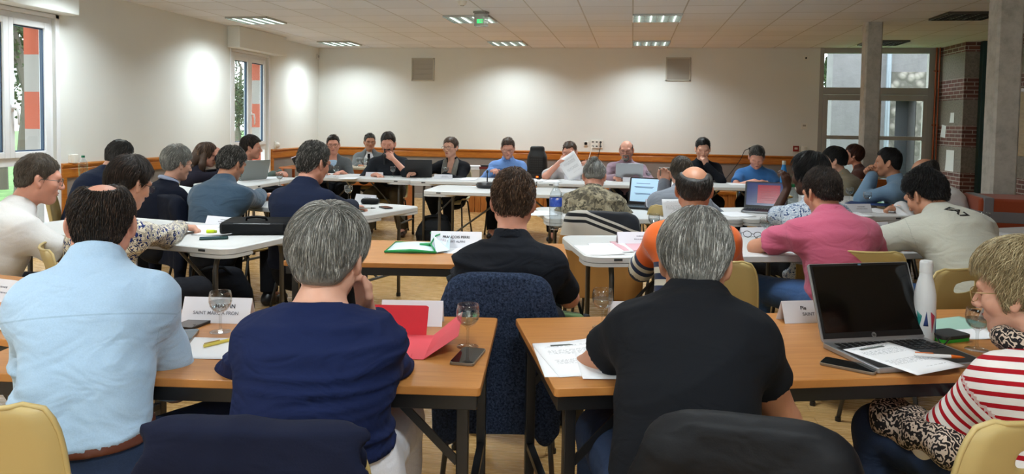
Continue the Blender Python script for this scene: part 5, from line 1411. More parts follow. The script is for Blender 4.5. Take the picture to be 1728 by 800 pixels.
# ---- the man at the middle wooden table
i = person('man in an ink-blue polo shirt with short brown hair, seated at the middle wooden table', at(866, 343, 3.17), -6, pel=.17, head=(0, 12, 0), wide=1.03, belly=.04, hunch=.03, sh=.95, res=.009, fine=.006, hs=1.03,
    hands=(TH(-1, .12, .47), TH(1, .12, .47)), poles=((-.6, -.05, -.75), (.6, -.1, -.75)),
    top=dict(mat=FAB['navy_polo'], neck='polo', sleeve=.80, wr=.015, fr=(5, 5, 66), loose=.012), legs=dict(mat=FAB['darkt']), skin='skin_pink',
    hair=hair('brown', top=.016, side=.004, back=.007, nape=-.06, ear=.012, rough=.003, strands=ST(5200, .024, .0009, lift=.008)))
c3 = chair_at(842, 468, -6, 'plastic chair hidden under the blue melange fleece', 'none', None, .86)
jacket_on_chair(c3, FAB['fleece'], 'blue melange fleece jacket hung over the chair in the gap between the front tables', drop=.56, width=.192, sleeves=True, seed=12, top=.85, slope=.80)
# ---- left group
i = person('man in a white short-sleeved shirt with glasses at the left edge, turned to the right', at(66, 304, 3.42), 36, pel=.24, head=(8, 10, 0), wide=1.05, hunch=.03, sh=.98, res=.009, fine=.006,
    hands=(TH(-1, .10, .50), TH(1, .02, .52)), poles=((-.7, 0, -.6), (.7, .1, -.7)), top=dict(mat=FAB['white'], neck='polo', sleeve=.74, wr=.006, loose=.016, off=.016, hem=.52), legs=dict(mat=FAB['darkt'], rise=.1), skin='skin_pink',
    hair=hair('mousy', top=.014, side=.003, back=.004, nape=-.05, rough=.002, strands=ST(1500, .022, .0008)), glasses=dict(mat=plain('green_grey_frame', '#3c4a48', .3)), seat=.46)
c6 = seatchair(i, 58, 'plastic chair at the left edge under a dark grey jacket', 'none', .0)
jacket_on_chair(c6, FAB['greyjacket'], 'dark grey jacket over the chair at the left edge of the picture', drop=.5, width=.23, seed=21)
i = person('woman in a navy and cream arabesque print blouse, writing at the white table', at(219, 312, 3.46), 16, pel=.17, head=(2, 20, 0), sex='f', wide=1.12, hunch=.04, res=.009, fine=.006,
    hands=(TH(-1, .12, .28, .80, .5), dict(p=on(304, 384, .775), f=(.85, .35, 0), n=(0, 0, 1), curl=.9, thumb=.9)), poles=((-.6, -.3, -.6), (.75, -.15, -.6)),
    top=dict(mat=FAB['tile'], neck='crew', sleeve='long', wr=.008, loose=.014, off=.016, hem=.48), legs=dict(mat=FAB['darkt']), skin='skin_fair', lips=LIPS['rose'],
    hair=hair('dark', top=.026, side=.013, back=.020, nape=-.062, ear=.008, rough=.004, strands=ST(2400, .055, .001, lift=.004)), glasses=dict())
c7 = seatchair(i, 48, 'beige plastic chair under the woman in the print blouse', 'slot')
i = person('man in a navy jacket bent over at the left wall', at(201, 266, 5.60), 26, pel=.30, head=(0, 28, 0), wide=1.05, hunch=.05, res=.011, fine=.007, hands=(TH(-1), TH(1)), top=dict(mat=FAB['navy_jacket'], neck='crew', wr=.006, off=.02), legs=dict(mat=FAB['darkt']),
    hair=hair('darkgrey', **dict(SHORT, top=.024), strands=ST(1200, .04, .0012)))
seatchair(i, 58, 'beige plastic chair near the left wall under the man in the navy jacket', 'slot', .02, -.12)
i = person('woman with wavy silver-grey hair in a navy jumper with a pale collar', at(300, 278, 5.45), 26, pel=.15, head=(6, 12, 0), sex='f', wide=1.1, hunch=.035, res=.011, fine=.007, hands=(TH(-1), TH(1, .1, .42)), top=dict(mat=FAB['navy_knit'], neck='crew', wr=.005, off=.016), legs=dict(mat=FAB['darkt']),
    hair=hair('silver', top=.028, side=.014, back=.020, nape=-.06, ear=.0, rough=.006, freq=50, strands=ST(1800, .055, .0013, lift=.006, curl=.4)), glasses=dict(r=.0012))
m_ = MB(); m_.tube([i['N']+i['nd']*.03+np.array([.062*math.cos(t), .062*math.sin(t)-.004, -.03*math.sin(t)]) for t in a_], .016, 8, closed=True); m_.build('collar', fabric('pale_blue_collar', '#9fa9c4'), i['body'], smooth=True)
c9 = chair_at(283, 333, 35, 'plastic chair under a navy jacket, behind the woman in the navy jumper', 'none', None, .835)
jacket_on_chair(c9, FAB['navy_knit'], 'navy jacket over the chair behind the silver-haired woman', drop=.5, width=.235, seed=31)
i = person('woman with long brown hair and glasses, chin on her hand, at the left wall', at(349, 262, 7.7), 58, pel=.12, head=(-6, 12, 0), sex='f', wide=1.0, hunch=.03, res=.011, fine=.007, hs=1.05, hands=(dict(pl=(-.02, .25, 1.005), f=(.05, -.15, 1), n=(-.6, .7, .1), curl=.9, loc=1), dict(pl=(.05, .24, 1.0), f=(-.15, -.2, 1), n=(.7, .6, .1), curl=.9, loc=1)), poles=((-.5, .5, -.8), (.5, .5, -.8)),
    top=dict(mat=FAB['plum'], neck='v', wr=.006, off=.018), legs=dict(mat=FAB['darkt']), glasses=dict(), lips=LIPS['rose'], skin='skin_pink',
    hair=hair('brown', top=.018, side=.012, back=.016, nape=-.08, ear=-.02, burn=-.04, front=.072, locks=(([(-.075, -.03, .0), (-.08, -.035, -.10), (-.07, -.03, -.19)], [.026, .034, .018]), ([(.075, -.03, .0), (.08, -.035, -.10), (.07, -.02, -.19)], [.026, .034, .018]), ([(0, -.095, .0), (0, -.11, -.10), (0, -.10, -.19)], [.05, .05, .03])), strands=ST(1200, .12, .0014)))
seatchair(i, 96, 'beige plastic chair under the long-haired woman at the left wall', 'slot')
i = person('man in a steel-blue shirt with grey-brown hair, seen from behind, writing', at(391, 278, 5.22), 8, pel=.20, head=(12, 22, 0), wide=1.02, hunch=.05, res=.010, fine=.0065, hands=(TH(-1, .14, .46), dict(p=on(438, 330, .79), f=(.3, .8, -.1), n=(-.3, 0, .9), curl=.95, thumb=.9)), poles=((-.8, 0, -.55), (.75, -.1, -.6)),
    top=dict(mat=FAB['steel'], neck='collar', wr=.010, fr=(16, 16, 22), loose=.018, off=.02), legs=dict(mat=FAB['darkt']), skin='skin_tan', hair=hair('salt', top=.016, side=.006, back=.008, nape=-.06, rough=.003, strands=ST(2600, .028, .0012, lift=.007)))
chair_at(366, 341, 24, 'beige plastic chair behind the man in the steel-blue shirt', 'corner')
i = person('young man in a sage-grey sweater looking right, at the laptop by the left wall', at(424, 250, 8.7), 84, pel=.10, head=(-18, 4, 0), wide=1.0, hunch=.02, res=.011, fine=.007, hs=1.12, sh=.95, hands=(TH(-1, .10, .42), TH(1, .12, .42)), top=dict(mat=FAB['sage'], neck='crew', wr=.006), legs=dict(mat=FAB['darkt']), skin='skin_pink',
    hair=hair('dark', top=.026, side=.008, back=.012, front=.078, rough=.004, puffs=[((0, .055, .085), (.06, .04, .028))], strands=ST(1300, .045, .0014, fwd=.8)))
seatchair(i, 112, 'beige plastic chair under the young man in the sage-grey sweater', 'slot')
i = person('man in a navy suit jacket with greying hair and glasses, seen from behind', at(530, 277, 4.78), 14, pel=.16, head=(12, 16, 0), wide=1.0, hunch=.03, res=.009, fine=.006, hs=1.06, hands=(TH(-1, .12, .47), dict(p=on(592, 350, .77), f=(.9, .5, 0), n=(0, 0, 1), curl=.7)), poles=((-.85, 0, -.55), (.75, -.1, -.6)),
    top=dict(mat=FAB['suit'], neck='collar', name='jacket', wr=.006, off=.024, loose=.012, under=(FAB['light_blue'], 'collar')), legs=dict(mat=FAB['darkt']), skin='skin_pink', hair=hair('salt', **SHORT, strands=ST(3000, .028, .0011, lift=.007)), glasses=dict(mat=plain('brown_frame', '#4a2f20', .3)))
chair_at(484, 347, 20, 'beige plastic chair behind the man in the navy suit', 'corner')
# ---- far row, facing the camera
FAR = dict(res=.011, fine=.007)
def farman(label, px, py, Y, face, **k):
    kw = dict(FAR); kw.update(k); ch = kw.pop('chair', None); cd = kw.pop('cdx', 0); hole = kw.pop('hole', 'slot'); cm = kw.pop('cmat', None)
    inf = person(label, at(px, py, Y), face, **kw)
    if ch: seatchair(inf, face, ch, hole, .02, cd, cm)
    return inf
farman('man in a grey jumper over a blue collar, with glasses, facing the camera', 562, 245, 9.45, 160, pel=.08, head=(0, 4, 0), hands=(TH(-1, .13, .40), TH(1, .13, .42)), sh=.98, wide=1.03, skin='skin_pink', top=dict(mat=FAB['grey_knit'], neck='v', sleeve=1.45, wr=.006, under=(FAB['light_blue'], 'collar')), legs=dict(mat=FAB['darkt']), glasses=dict(), hair=hair('dark', **SHORT, recede=.012, strands=ST(500, .03, .0013)), chair='beige plastic chair under the man in the grey jumper')
farman('man in a grey suit jacket, white shirt and dark tie, seated behind the others', 624, 240, 11.05, 166, pel=.05, head=(-14, 4, 0), hands=(TH(-1, .16, .42), TH(1, .12, .42)), wide=1.05, skin='skin_tan', top=dict(mat=FAB['grey_suit'], neck='v', name='jacket', open=.09, off=.022, under=(FAB['offwhite'], 'collar')), legs=dict(mat=FAB['darkt']), glasses=dict(), hair=hair('salt', **SHORT, strands=ST(500, .035, .0014)), chair='plastic chair under the man in the tie',
    extras=lambda I: MB().add([tuple(I['N']+np.array(p)) for p in ((-.018, .105, -.02), (.018, .105, -.02), (.035, .165, -.30), (0, .168, -.33), (-.035, .165, -.30), (-.018, .112, -.02), (.018, .112, -.02), (.035, .172, -.30), (0, .175, -.33), (-.035, .172, -.30))], [(0, 1, 2, 3, 4), (9, 8, 7, 6, 5), (0, 5, 6, 1), (1, 6, 7, 2), (2, 7, 8, 3), (3, 8, 9, 4), (4, 9, 5, 0)]).build('tie', FAB['blacksw'], I['body']))
farman('bearded man in a dark slate shirt, hand with a microphone at his mouth', 655, 243, 9.20, 172, pel=.10, head=(0, 14, 0), hs=1.06, sh=1.02, hands=(dict(pl=(-.085, .215, .955), f=(.75, .0, .55), n=(-.2, .9, .3), curl=.85, loc=1), TH(1, .10, .36)), poles=((-.75, .45, -.75), (.7, 0, -.6)), wide=1.16, skin='skin_pink', top=dict(mat=FAB['dark_shirt'], neck='collar', sleeve=1.25, wr=.007, loose=.016), legs=dict(mat=FAB['khaki'], flare=.02), beard=dict(mat=HAIRS['dark'], t=.006), hair=hair('dark', top=.024, side=.006, back=.010, front=.08, strands=ST(700, .035, .0013)), shoe='brown_leather', feet=((-.22, .25), (.2, .28)), chair='plastic chair under the bearded man')
farman('woman with glasses in a black cardigan and grey scarf, hair tied back', 760, 249, 9.35, 184, pel=.06, head=(14, 5, 0), sex='f', sh=1.02, hs=1.03, hands=(TH(-1, .02, .34), dict(pl=(.34, .40, .79), f=(.5, .8, 0), n=(0, 0, 1), curl=.5, loc=1)), poles=((-.6, 0, -.6), (.8, -.1, -.4)), wide=1.05, top=dict(mat=FAB['black_knit'], neck='v', name='cardigan', open=.085, wr=.005, off=.018), legs=dict(mat=FAB['darkt']), glasses=dict(), lips=LIPS['rose'],
    hair=hair('brown', top=.012, side=.006, back=.012, front=.080, nape=-.06, ear=-.005, bun=((.02, -.115, .0), (.035, .032, .045)), strands=ST(500, .05, .0012)), feet=((-.05, .25), (.12, .05)), knees=((-.10, .44), (.14, .42)), chair='cream plastic chair under the woman in the black cardigan', cmat=SHELL_P,
    extras=lambda I: [MB().tube([I['N']+np.array(p) for p in ((s*.045, -.02, .02), (s*.075, .055, -.02), (s*.070, .125, -.12), (s*.06, .165, -.25), (s*.055, .17, -.36))], [.022, .03, .034, .034, .022], 10).build('scarf', FAB['grey_scarf'], I['body'], smooth=True) for s in (-1, 1)])
farman('man in a sky-blue open-collared shirt, looking down at a paper', 857, 251, 9.55, 174, pel=.12, head=(-4, 18, 0), sh=.98, hands=(TH(-1, .10, .36, .79, .6), dict(pl=(.19, .34, .82), f=(-.4, .7, .2), n=(.3, 0, .9), curl=.8, loc=1)), wide=1.08, skin='skin_pink', top=dict(mat=FAB['sky'], neck='collar', wr=.008, loose=.016), legs=dict(mat=FAB['darkt']), glasses=dict(r=.001), hair=hair('brown', **dict(SHORT, top=.022), strands=ST(600, .04, .0013)), chair='black chair behind the man in the sky-blue shirt', cmat=plain('black_polypropylene', '#1a1b1e', .5), cdx=.06)
farman('man in a white short-sleeved shirt, hand on his chin, reading a sheet', 961, 257, 9.50, 180, pel=.10, head=(8, 16, 0), hs=1.06, sh=1.02, hands=(dict(pl=(-.24, .28, .86), f=(.1, .5, .8), n=(-.9, .3, .1), curl=.8, loc=1), dict(pl=(.10, .24, .955), f=(-.75, -.1, .55), n=(.25, .9, .3), curl=.85, loc=1)), poles=((-.8, 0, -.5), (.75, .35, -.75)), wide=1.2, belly=.03, skin='skin_pink', top=dict(mat=FAB['offwhite'], neck='collar', sleeve=.85, loose=.02, wr=.008), legs=dict(mat=FAB['darkt']), glasses=dict(r=.0012), hair=hair('brown', top=.010, side=.006, back=.008, front=.088, recede=.03, strands=ST(400, .025, .0012)), chair='plastic chair under the man in the white short-sleeved shirt')
farman('bald man in a mauve shirt with glasses and a grey beard at an open laptop', 1057, 254, 9.65, 186, pel=.10, head=(0, 12, 0), sh=1.02, hs=1.04, hands=(TH(-1, .14, .40, .775, .5), TH(1, .10, .40, .775, .5)), poles=((-.9, .0, -.5), (.9, 0, -.5)), wide=1.2, belly=.05, skin='skin_pink', top=dict(mat=FAB['mauve'], neck='collar', wr=.008, loose=.016), legs=dict(mat=FAB['darkt']), glasses=dict(), beard=dict(mat=HAIRS['silver'], t=.004), hair=hair('darkgrey', top=.006, side=.005, back=.006, bald=((0, .02, .12), (.070, .10, .075)), nobrow=0), chair='plastic chair under the bald man in the mauve shirt')
farman('dark-haired man in a black sweater, hand over his mouth', 1186, 252, 9.65, 180, pel=.10, head=(0, 16, 0), hs=1.04, hands=(dict(pl=(-.04, .225, .945), f=(.35, -.05, .9), n=(-.5, .8, .2), curl=.8, loc=1), TH(1, .04, .34)), poles=((-.7, .4, -.8), (.8, 0, -.5)), wide=1.05, top=dict(mat=FAB['blacksw'], neck='crew', wr=.006), legs=dict(mat=FAB['darkt']), hair=hair('black', **dict(SHORT, top=.022), strands=ST(600, .035, .0013)), chair='plastic chair under the man in the black sweater')
farman('man in a blue T-shirt bent over his writing, grey hair', 1277, 266, 9.55, 186, pel=.20, head=(0, 34, 0), hs=1.06, hands=(TH(-1, .06, .36, .77, .6), dict(pl=(.03, .40, .78), f=(-.3, .8, -.1), n=(.3, 0, .9), curl=.9, loc=1)), poles=((-.9, 0, -.5), (.9, 0, -.5)), wide=1.12, skin='skin_pink', top=dict(mat=FAB['bluetee'], neck='crew', sleeve=.66, wr=.007, loose=.018), legs=dict(mat=FAB['darkt']), hair=hair('salt', **dict(SHORT, top=.022), strands=ST(700, .04, .0014)), chair='plastic chair under the man in the blue T-shirt')
# ---- right group
i = person('person in a camouflage shirt with grey hair in a small bun, seen from behind', at(1003, 299, 6.05), -1, pel=.40, head=(0, 30, 0), wide=.98, hunch=.07, res=.009, fine=.006, hs=1.02, hands=(TH(-1, .16, .62, .765), TH(1, .14, .60, .765)), poles=((-.7, -.1, -.7), (.7, -.1, -.7)), skin='skin_pink',
    top=dict(mat=FAB['camo'], neck='crew', sleeve=1.55, wr=.012, fr=(18, 18, 30), loose=.02, off=.02, hem=.50), legs=dict(mat=FAB['darkt']), hair=hair('silver', top=.008, side=.006, back=.008, nape=-.055, bun=((0, -.072, .122), (.028, .028, .022)), strands=ST(1500, .06, .0011)), shoe='brown_leather')
c20 = chair_at(1016, 362, 8, 'beige plastic chair hidden under the camel jacket', 'slot', None, .835)
jm = NT('camel_jacket_with_stripe_band'); sx = jm.n('ShaderNodeSeparateXYZ'); tc = jm.n('ShaderNodeTexCoord'); jm.l(tc.outputs['Object'], sx.inputs[0])
zz = jm.math('ADD', sx.outputs[2], jm.math('MULTIPLY', jm.math('MAXIMUM', sx.outputs[0], -.10), .33))
cr = jm.ramp(jm.math('DIVIDE', zz, 1.0), [(0, hexc('#9a6a2c')), (.655, hexc('#bcb6ac')), (.745, hexc('#15151a')), (.762, hexc('#bcb6ac')), (.785, hexc('#15151a')), (.805, hexc('#bcb6ac')), (.822, hexc('#10131c'))], 'CONSTANT'); jm.col(cr); jm.set(Roughness=.95, Sheen_Weight=.2)
jacket_on_chair(c20, jm.m, 'camel jacket with a grey and black striped band, hung over a chair', drop=.55, width=.225, seed=41)
i = person('person in a blue-grey shirt, one hand raised, mostly hidden by the bald-crowned man', at(1150, 294, 6.35), 8, pel=.28, head=(-8, 14, 0), wide=1.08, hunch=.05, res=.010, fine=.0065, hs=1.0, hands=(dict(rel=(-.145, .10, -.10), f=(.1, .1, 1), n=(.2, .9, .1), curl=.55, loc=1), TH(1)), poles=((-.15, .5, -.9), (.8, 0, -.5)), top=dict(mat=FAB['grey_shirt'], neck='collar', wr=.009, loose=.018), legs=dict(mat=FAB['darkt']), hair=hair('mousy', **dict(SHORT, top=.024, side=.012), strands=ST(1400, .045, .0012)))
seatchair(i, 10, 'plastic chair under the person in the blue-grey shirt', 'slot')
i = person('bald-crowned man in an orange jumper with navy stripes, seen from behind', at(1171, 321, 3.92), 6, pel=.22, head=(-4, 8, 0), wide=1.0, hunch=.04, sh=.92, res=.009, fine=.006, hs=1.02, hands=(TH(-1, .12, .47), TH(1, .08, .47)), poles=((-.6, 0, -.7), (.5, 0, -.8)), skin='skin_tan',
    top=dict(mat=FAB['orange'], neck='crew', sleeve='long', wr=.006, loose=.014, off=.016, hem=.48), legs=dict(mat=FAB['darkt']), hair=hair('darkgrey', top=.007, side=.010, back=.010, nape=-.058, bald=((0, -.055, .118), (.056, .085, .066)), rough=.003, strands=ST(2200, .032, .0009)))
chair_at(1198, 440, 12, 'beige plastic chair behind the man in the orange jumper', 'none')
i = person('dark-skinned woman in a blue floral blouse, one hand raised to her face', at(1364, 297, 5.15), -20, pel=.14, head=(-16, 6, 0), sex='f', wide=1.15, hunch=.03, res=.010, fine=.0065, hs=1.05, skin='skin_dark', hands=(dict(p=at(1329, 318, 5.35), f=(-.15, .1, 1), n=(.5, -.6, .1), curl=.55), TH(1)), poles=((-.5, .3, -.9), (.7, 0, -.6)),
    top=dict(mat=FAB['floral'], neck='crew', sleeve=.80, wr=.008, loose=.022, off=.018), legs=dict(mat=FAB['darkt']), lips=plain('lips_dark', '#4a2424', .45), hair=hair('black', top=.030, side=.022, back=.028, nape=-.085, ear=-.03, burn=-.04, rough=.004, strands=ST(1800, .09, .0013, lift=.004)),
    extras=lambda I: MB().tube([I['ARM'][0][2]-I['ARM'][0][3]*0-np.array([0, 0, .06])+np.array([.034*math.cos(t), .034*math.sin(t), .004*math.cos(t)]) for t in a_], .004, 8, closed=True).build('bracelet', plain('gold', '#b8924a', .3, 1.0), I['body'], smooth=True))
seatchair(i, -12, 'plastic chair under the woman in the floral blouse', 'slot')
i = person('man in a pink polo shirt and jeans, leaning on his left elbow, seen from behind', at(1387, 327, 4.28), -8, pel=.22, side=-.03, nl=.10, head=(-18, 20, 0), wide=1.0, hunch=.045, res=.009, fine=.006, hs=1.02, skin='skin_tan', hands=(TH(-1, .10, .38, .765, .5, fx=-.9, fy=.4), TH(1, .16, .46)), poles=((-1, .15, -.2), (.85, -.05, -.5)),
    top=dict(mat=FAB['pink'], neck='polo', sleeve=.70, wr=.012, loose=.014, off=.016, hem=.47), legs=dict(mat=FAB['jeans2']), hair=hair('dark', top=.016, side=.005, back=.007, nape=-.058, rough=.003, strands=ST(3400, .024, .001, lift=.007)), knees=((-.30, .40), (.15, .44)))
chair_at(1460, 430, 2, 'beige plastic chair behind the man in the pink polo shirt', 'slot', None, .80)
i = person('woman with short black hair in a beige coat and mustard scarf, in profile', at(1407, 272, 8.4), -72, pel=.14, head=(-4, 12, 0), sex='f', wide=1.2, hunch=.04, res=.011, fine=.007, hs=1.1, hands=(TH(-1, .10, .38), TH(1, .10, .38)), top=dict(mat=FAB['coat'], neck='crew', name='coat', open=.07, wr=.010, off=.03, loose=.02), legs=dict(mat=FAB['darkt']), skin='skin_fair', lips=LIPS['pale'],
    hair=hair('black', top=.022, side=.010, back=.018, nape=-.06, ear=.005, front=.074, strands=ST(1000, .06, .0014, fwd=.5)), extras=lambda I: MB().tube([I['N']+np.array(p) for p in ((0, -.055, .03), (-.06, -.01, .02), (-.045, .07, -.02), (0, .115, -.10), (.02, .16, -.24), (.03, .17, -.36))], [.03, .034, .04, .045, .045, .03], 10).build('scarf', FAB['mustard'], I['body'], smooth=True))
seatchair(i, -84, 'plastic chair under the woman in the beige coat', 'slot')
i = person('woman with reddish-brown hair seated at the back beside the pillar', at(1440, 262, 10.0), -72, pel=.06, head=(0, 2, 0), sex='f', res=.011, fine=.007, hands=(TH(-1), TH(1)), top=dict(mat=FAB['rust'], neck='v'), legs=dict(mat=FAB['darkt']), skin='skin_pink', hair=hair('auburn', top=.020, side=.018, back=.02, nape=-.09, ear=-.03, burn=-.05, front=.07, strands=ST(600, .09, .0015)))
seatchair(i, -72, 'chair under the woman at the back by the pillar', 'slot')
i = person('man in a pale blue shirt, hands clasped in front of his mouth, at the right', at(1498, 275, 7.55), -66, pel=.10, head=(-4, 6, 0), wide=1.05, hunch=.03, res=.010, fine=.0065, hs=1.05, skin='skin_tan', hands=(dict(pl=(-.035, .225, .985), f=(.45, .35, .75), n=(-.8, .3, .35), curl=.75, loc=1), dict(pl=(.035, .235, .97), f=(-.45, .35, .75), n=(.8, .3, .35), curl=.75, loc=1)), poles=((-.45, .45, -.9), (.45, .45, -.9)),
    top=dict(mat=FAB['pale_blue'], neck='collar', wr=.010, loose=.018, fr=(16, 16, 24)), legs=dict(mat=FAB['darkt']), hair=hair('black', **dict(SHORT, top=.018), strands=ST(1200, .03, .0012)))
seatchair(i, -76, 'plastic chair under the man with clasped hands', 'slot')
i = person('balding man in a white shirt at the right, mostly hidden, writing', at(1560, 293, 6.6), -62, pel=.26, head=(0, 26, 0), wide=1.05, hunch=.05, res=.010, fine=.0065, skin='skin_tan', hands=(dict(p=on(1520, 352, .78), f=(-.85, .2, 0), n=(0, 0, 1), curl=.8), TH(1)), top=dict(mat=FAB['offwhite'], neck='collar', wr=.010, loose=.02), legs=dict(mat=FAB['darkt']), hair=hair('darkgrey', top=.008, side=.009, back=.010, bald=((0, .0, .12), (.058, .09, .05)), strands=ST(900, .03, .0011)))
seatchair(i, -62, 'plastic chair under the balding man in the white shirt', 'slot')
i = person('dark-haired man in a pearl-grey T-shirt hunched over the right-hand white table', at(1562, 332, 4.46), -14, pel=.40, side=-.06, nl=.09, head=(-18, 30, 0), wide=1.05, hunch=.09, res=.009, fine=.006, hs=1.04, skin='skin_tan', hands=(dict(pl=(-.20, .48, .80), f=(-.4, .7, .5), n=(.6, -.2, .6), curl=.6, loc=1), TH(1, -.02, .50)), poles=((-1, .1, -.3), (.85, -.05, -.5)),
    top=dict(mat=FAB['pearl'], neck='crew', sleeve=.66, wr=.012, loose=.018, off=.018, hem=.45), legs=dict(mat=FAB['jeans2']), hair=hair('black', top=.022, side=.007, back=.009, nape=-.058, rough=.004, strands=ST(3200, .034, .0012, lift=.010)), knees=((-.26, .40), (.16, .44)))
P32 = i
chair_at(1632, 432, -40, 'beige plastic chair behind the man in the pearl-grey T-shirt', 'slot', None, .87)
# ---------------------------------------------------------------- things on the tables
TT = .7402
def clear_glass(name, col=(1, 1, 1), ior=1.35, rough=.0):
    if name in MATS: return MATS[name]
    t = NT(name); t.t.nodes.remove(t.b)
    g = t.n('ShaderNodeBsdfGlossy', i_Roughness=.03); tr = t.n('ShaderNodeBsdfTransparent'); lw = t.n('ShaderNodeLayerWeight', i_Blend=.5); mx = t.n('ShaderNodeMixShader')
    tr.inputs[0].default_value = (*col, 1)
    t.l(t.math('ADD', t.math('MULTIPLY', t.math('POWER', lw.outputs['Facing'], 2.6), .62), .05), mx.inputs[0]); t.l(tr.outputs[0], mx.inputs[1]); t.l(g.outputs[0], mx.inputs[2])
    t.l(mx.outputs[0], t.t.nodes['Material Output'].inputs[0]); MATS[name] = t.m; return t.m
CRYST = clear_glass('clear_drinking_glass', (.93, .94, .94)); WATER = clear_glass('water', (.88, .91, .92)); PET = clear_glass('clear_bottle_plastic', (.86, .90, .92)); PETG = clear_glass('grey_bottle_plastic', (.62, .66, .66))
def paper_mat(name, base='#e9e9ec', lines=True, dens=.5):
    if name in MATS: return MATS[name]
    t = NT(name); t.set(Roughness=.75, Specular_IOR_Level=.25); base = hexc(base)
    if lines:     # rows of small print
        tc = t.n('ShaderNodeTexCoord'); s = t.n('ShaderNodeSeparateXYZ'); t.l(tc.outputs['Object'], s.inputs[0])
        row = t.math('FRACT', t.math('DIVIDE', s.outputs[1], .0085)); r_ok = t.math('LESS_THAN', row, .42)
        n = t.noise(t.coord(scale=(160, 118, 1)), 1.0, 1); w_ok = t.math('GREATER_THAN', n, .47)
        par = t.math('GREATER_THAN', t.noise(t.coord(scale=(.1, 24, 1)), 1.0, 0), .5)
        inx = t.math('LESS_THAN', t.math('ABSOLUTE', s.outputs[0]), .078); iny = t.math('LESS_THAN', t.math('ABSOLUTE', s.outputs[1]), .118)
        k = t.math('MULTIPLY', t.math('MULTIPLY', r_ok, w_ok), t.math('MULTIPLY', t.math('MULTIPLY', inx, iny), t.math('MULTIPLY', par, dens)))
        t.col(t.mix(k, base, (.10, .10, .12)))
    else: t.col(base)
    MATS[name] = t.m; return t.m
PRINT = paper_mat('printed_paper', dens=.55); BLANK = paper_mat('blank_paper', lines=False); CARD = paper_mat('white_card', '#e3e3ea', False)
INK = plain('print_ink', '#2a2a30', .7); INKG = plain('print_ink_grey', '#73737c', .7); INKL = plain('faint_print', '#8f8f99', .7)
def yaw_of(a, b): return math.atan2(b[1]-a[1], b[0]-a[0])
def sheet(p, ang, label, mat=None, w=.21, h=.297, z=TT, curl=.004, group='loose sheets of paper', thick=.0012, name='paper_sheet', header=False):
    """a sheet lying nearly flat, a corner or edge lifting a little"""
    n = 8; V = []; F = []
    for i in range(n+1):
        for j in range(n+1):
            u, v = i/n-.5, j/n-.5; V.append((u*w, v*h, .0006+curl*((u+.5)**3+max(0, v)**2*2)))
    for i in range(n):
        for j in range(n): F.append((i*(n+1)+j, (i+1)*(n+1)+j, (i+1)*(n+1)+j+1, i*(n+1)+j+1))
    m_ = MB(); m_.add(V, F); o = m_.build(name, mat or PRINT, smooth=True); s = o.modifiers.new('thick', 'SOLIDIFY'); s.thickness = thick; s.offset = 1
    o.location = (p[0], p[1], z); o.rotation_euler = (0, 0, math.radians(ang)); tag(o, label, 'paper', group)
    if header:
        b = MB(); b.box((-.005, h*.40, .0022+curl*.35), (.10, .010, .0006)); b.build('printed_heading', plain('heading_grey', '#5f6460', .7), o)
    return o
def font(txt, size, mat, parent, M, align='CENTER', bold=0.0, ext=.0003):
    cu = bpy.data.curves.new('lettering', 'FONT'); cu.body = txt; cu.size = size; cu.align_x = align; cu.align_y = 'CENTER'; cu.extrude = ext; cu.offset = bold
    cu.materials.append(mat); o = bpy.data.objects.new('lettering', cu); COL.objects.link(o); FONTS.append((o, parent, M, mat)); return o
def name_card(p, ang, label, lines=(), w=.21, h=.078, z=TT):
    r = empty('name_card', (p[0], p[1], z), math.radians(ang), label, 'name card', 'folded name cards on the tables')
    lean = math.radians(24); d = math.sin(lean)*h; zt = math.cos(lean)*h; th = .0012
    m_ = MB(); m_.add([(-w/2, -d, 0), (w/2, -d, 0), (w/2, 0, zt), (-w/2, 0, zt), (-w/2, d, 0), (w/2, d, 0)], [(0, 1, 2, 3), (3, 2, 5, 4)]); o = m_.build('folded_card', CARD, r); s = o.modifiers.new('thick', 'SOLIDIFY'); s.thickness = th; s.offset = -1
    if lines is None:      # print too small to read: two rows of grey strokes
        lines = (); m_ = MB(); rr = np.random.default_rng(int(abs(p[0]*1000)) % 997); R_ = rotm(rx=math.pi/2-lean)
        for f, wd, hh in ((.66, w*.30, .007), (.42, w*.42, .006)):
            x = -wd/2+w*.08
            while x < wd/2+w*.08:
                q = rr.uniform(.004, .010); m_.box((x+q/2, -d*(1-f)-.0011, zt*f), (q*.8, hh*rr.uniform(.7, 1.05), .0005), R_); x += q+.001
        m_.build('print', INKL, o)
    for i, (t, sz, mt, b) in enumerate(lines):
        f = .66-.27*i
        M = Matrix.Translation((0, -d*(1-f)-.0012, zt*f)) @ Matrix.Rotation(math.pi/2-lean, 4, 'X'); font(t, sz, mt, o, M, bold=b)
    return r
FONTS = []
def fonts_to_mesh():
    dg = bpy.context.evaluated_depsgraph_get(); dg.update()
    for o, parent, M, mat in FONTS:
        me = bpy.data.meshes.new_from_object(o.evaluated_get(dg)); bpy.data.objects.remove(o)
        n = link('lettering', me, mat, parent) if not len(me.materials) else link('lettering', me, None, parent); n.matrix_local = M
def L2(a, b, s=.017): return ((a, s, INK, .0003), (b, s*.85, INKG, .0001))
WG = []
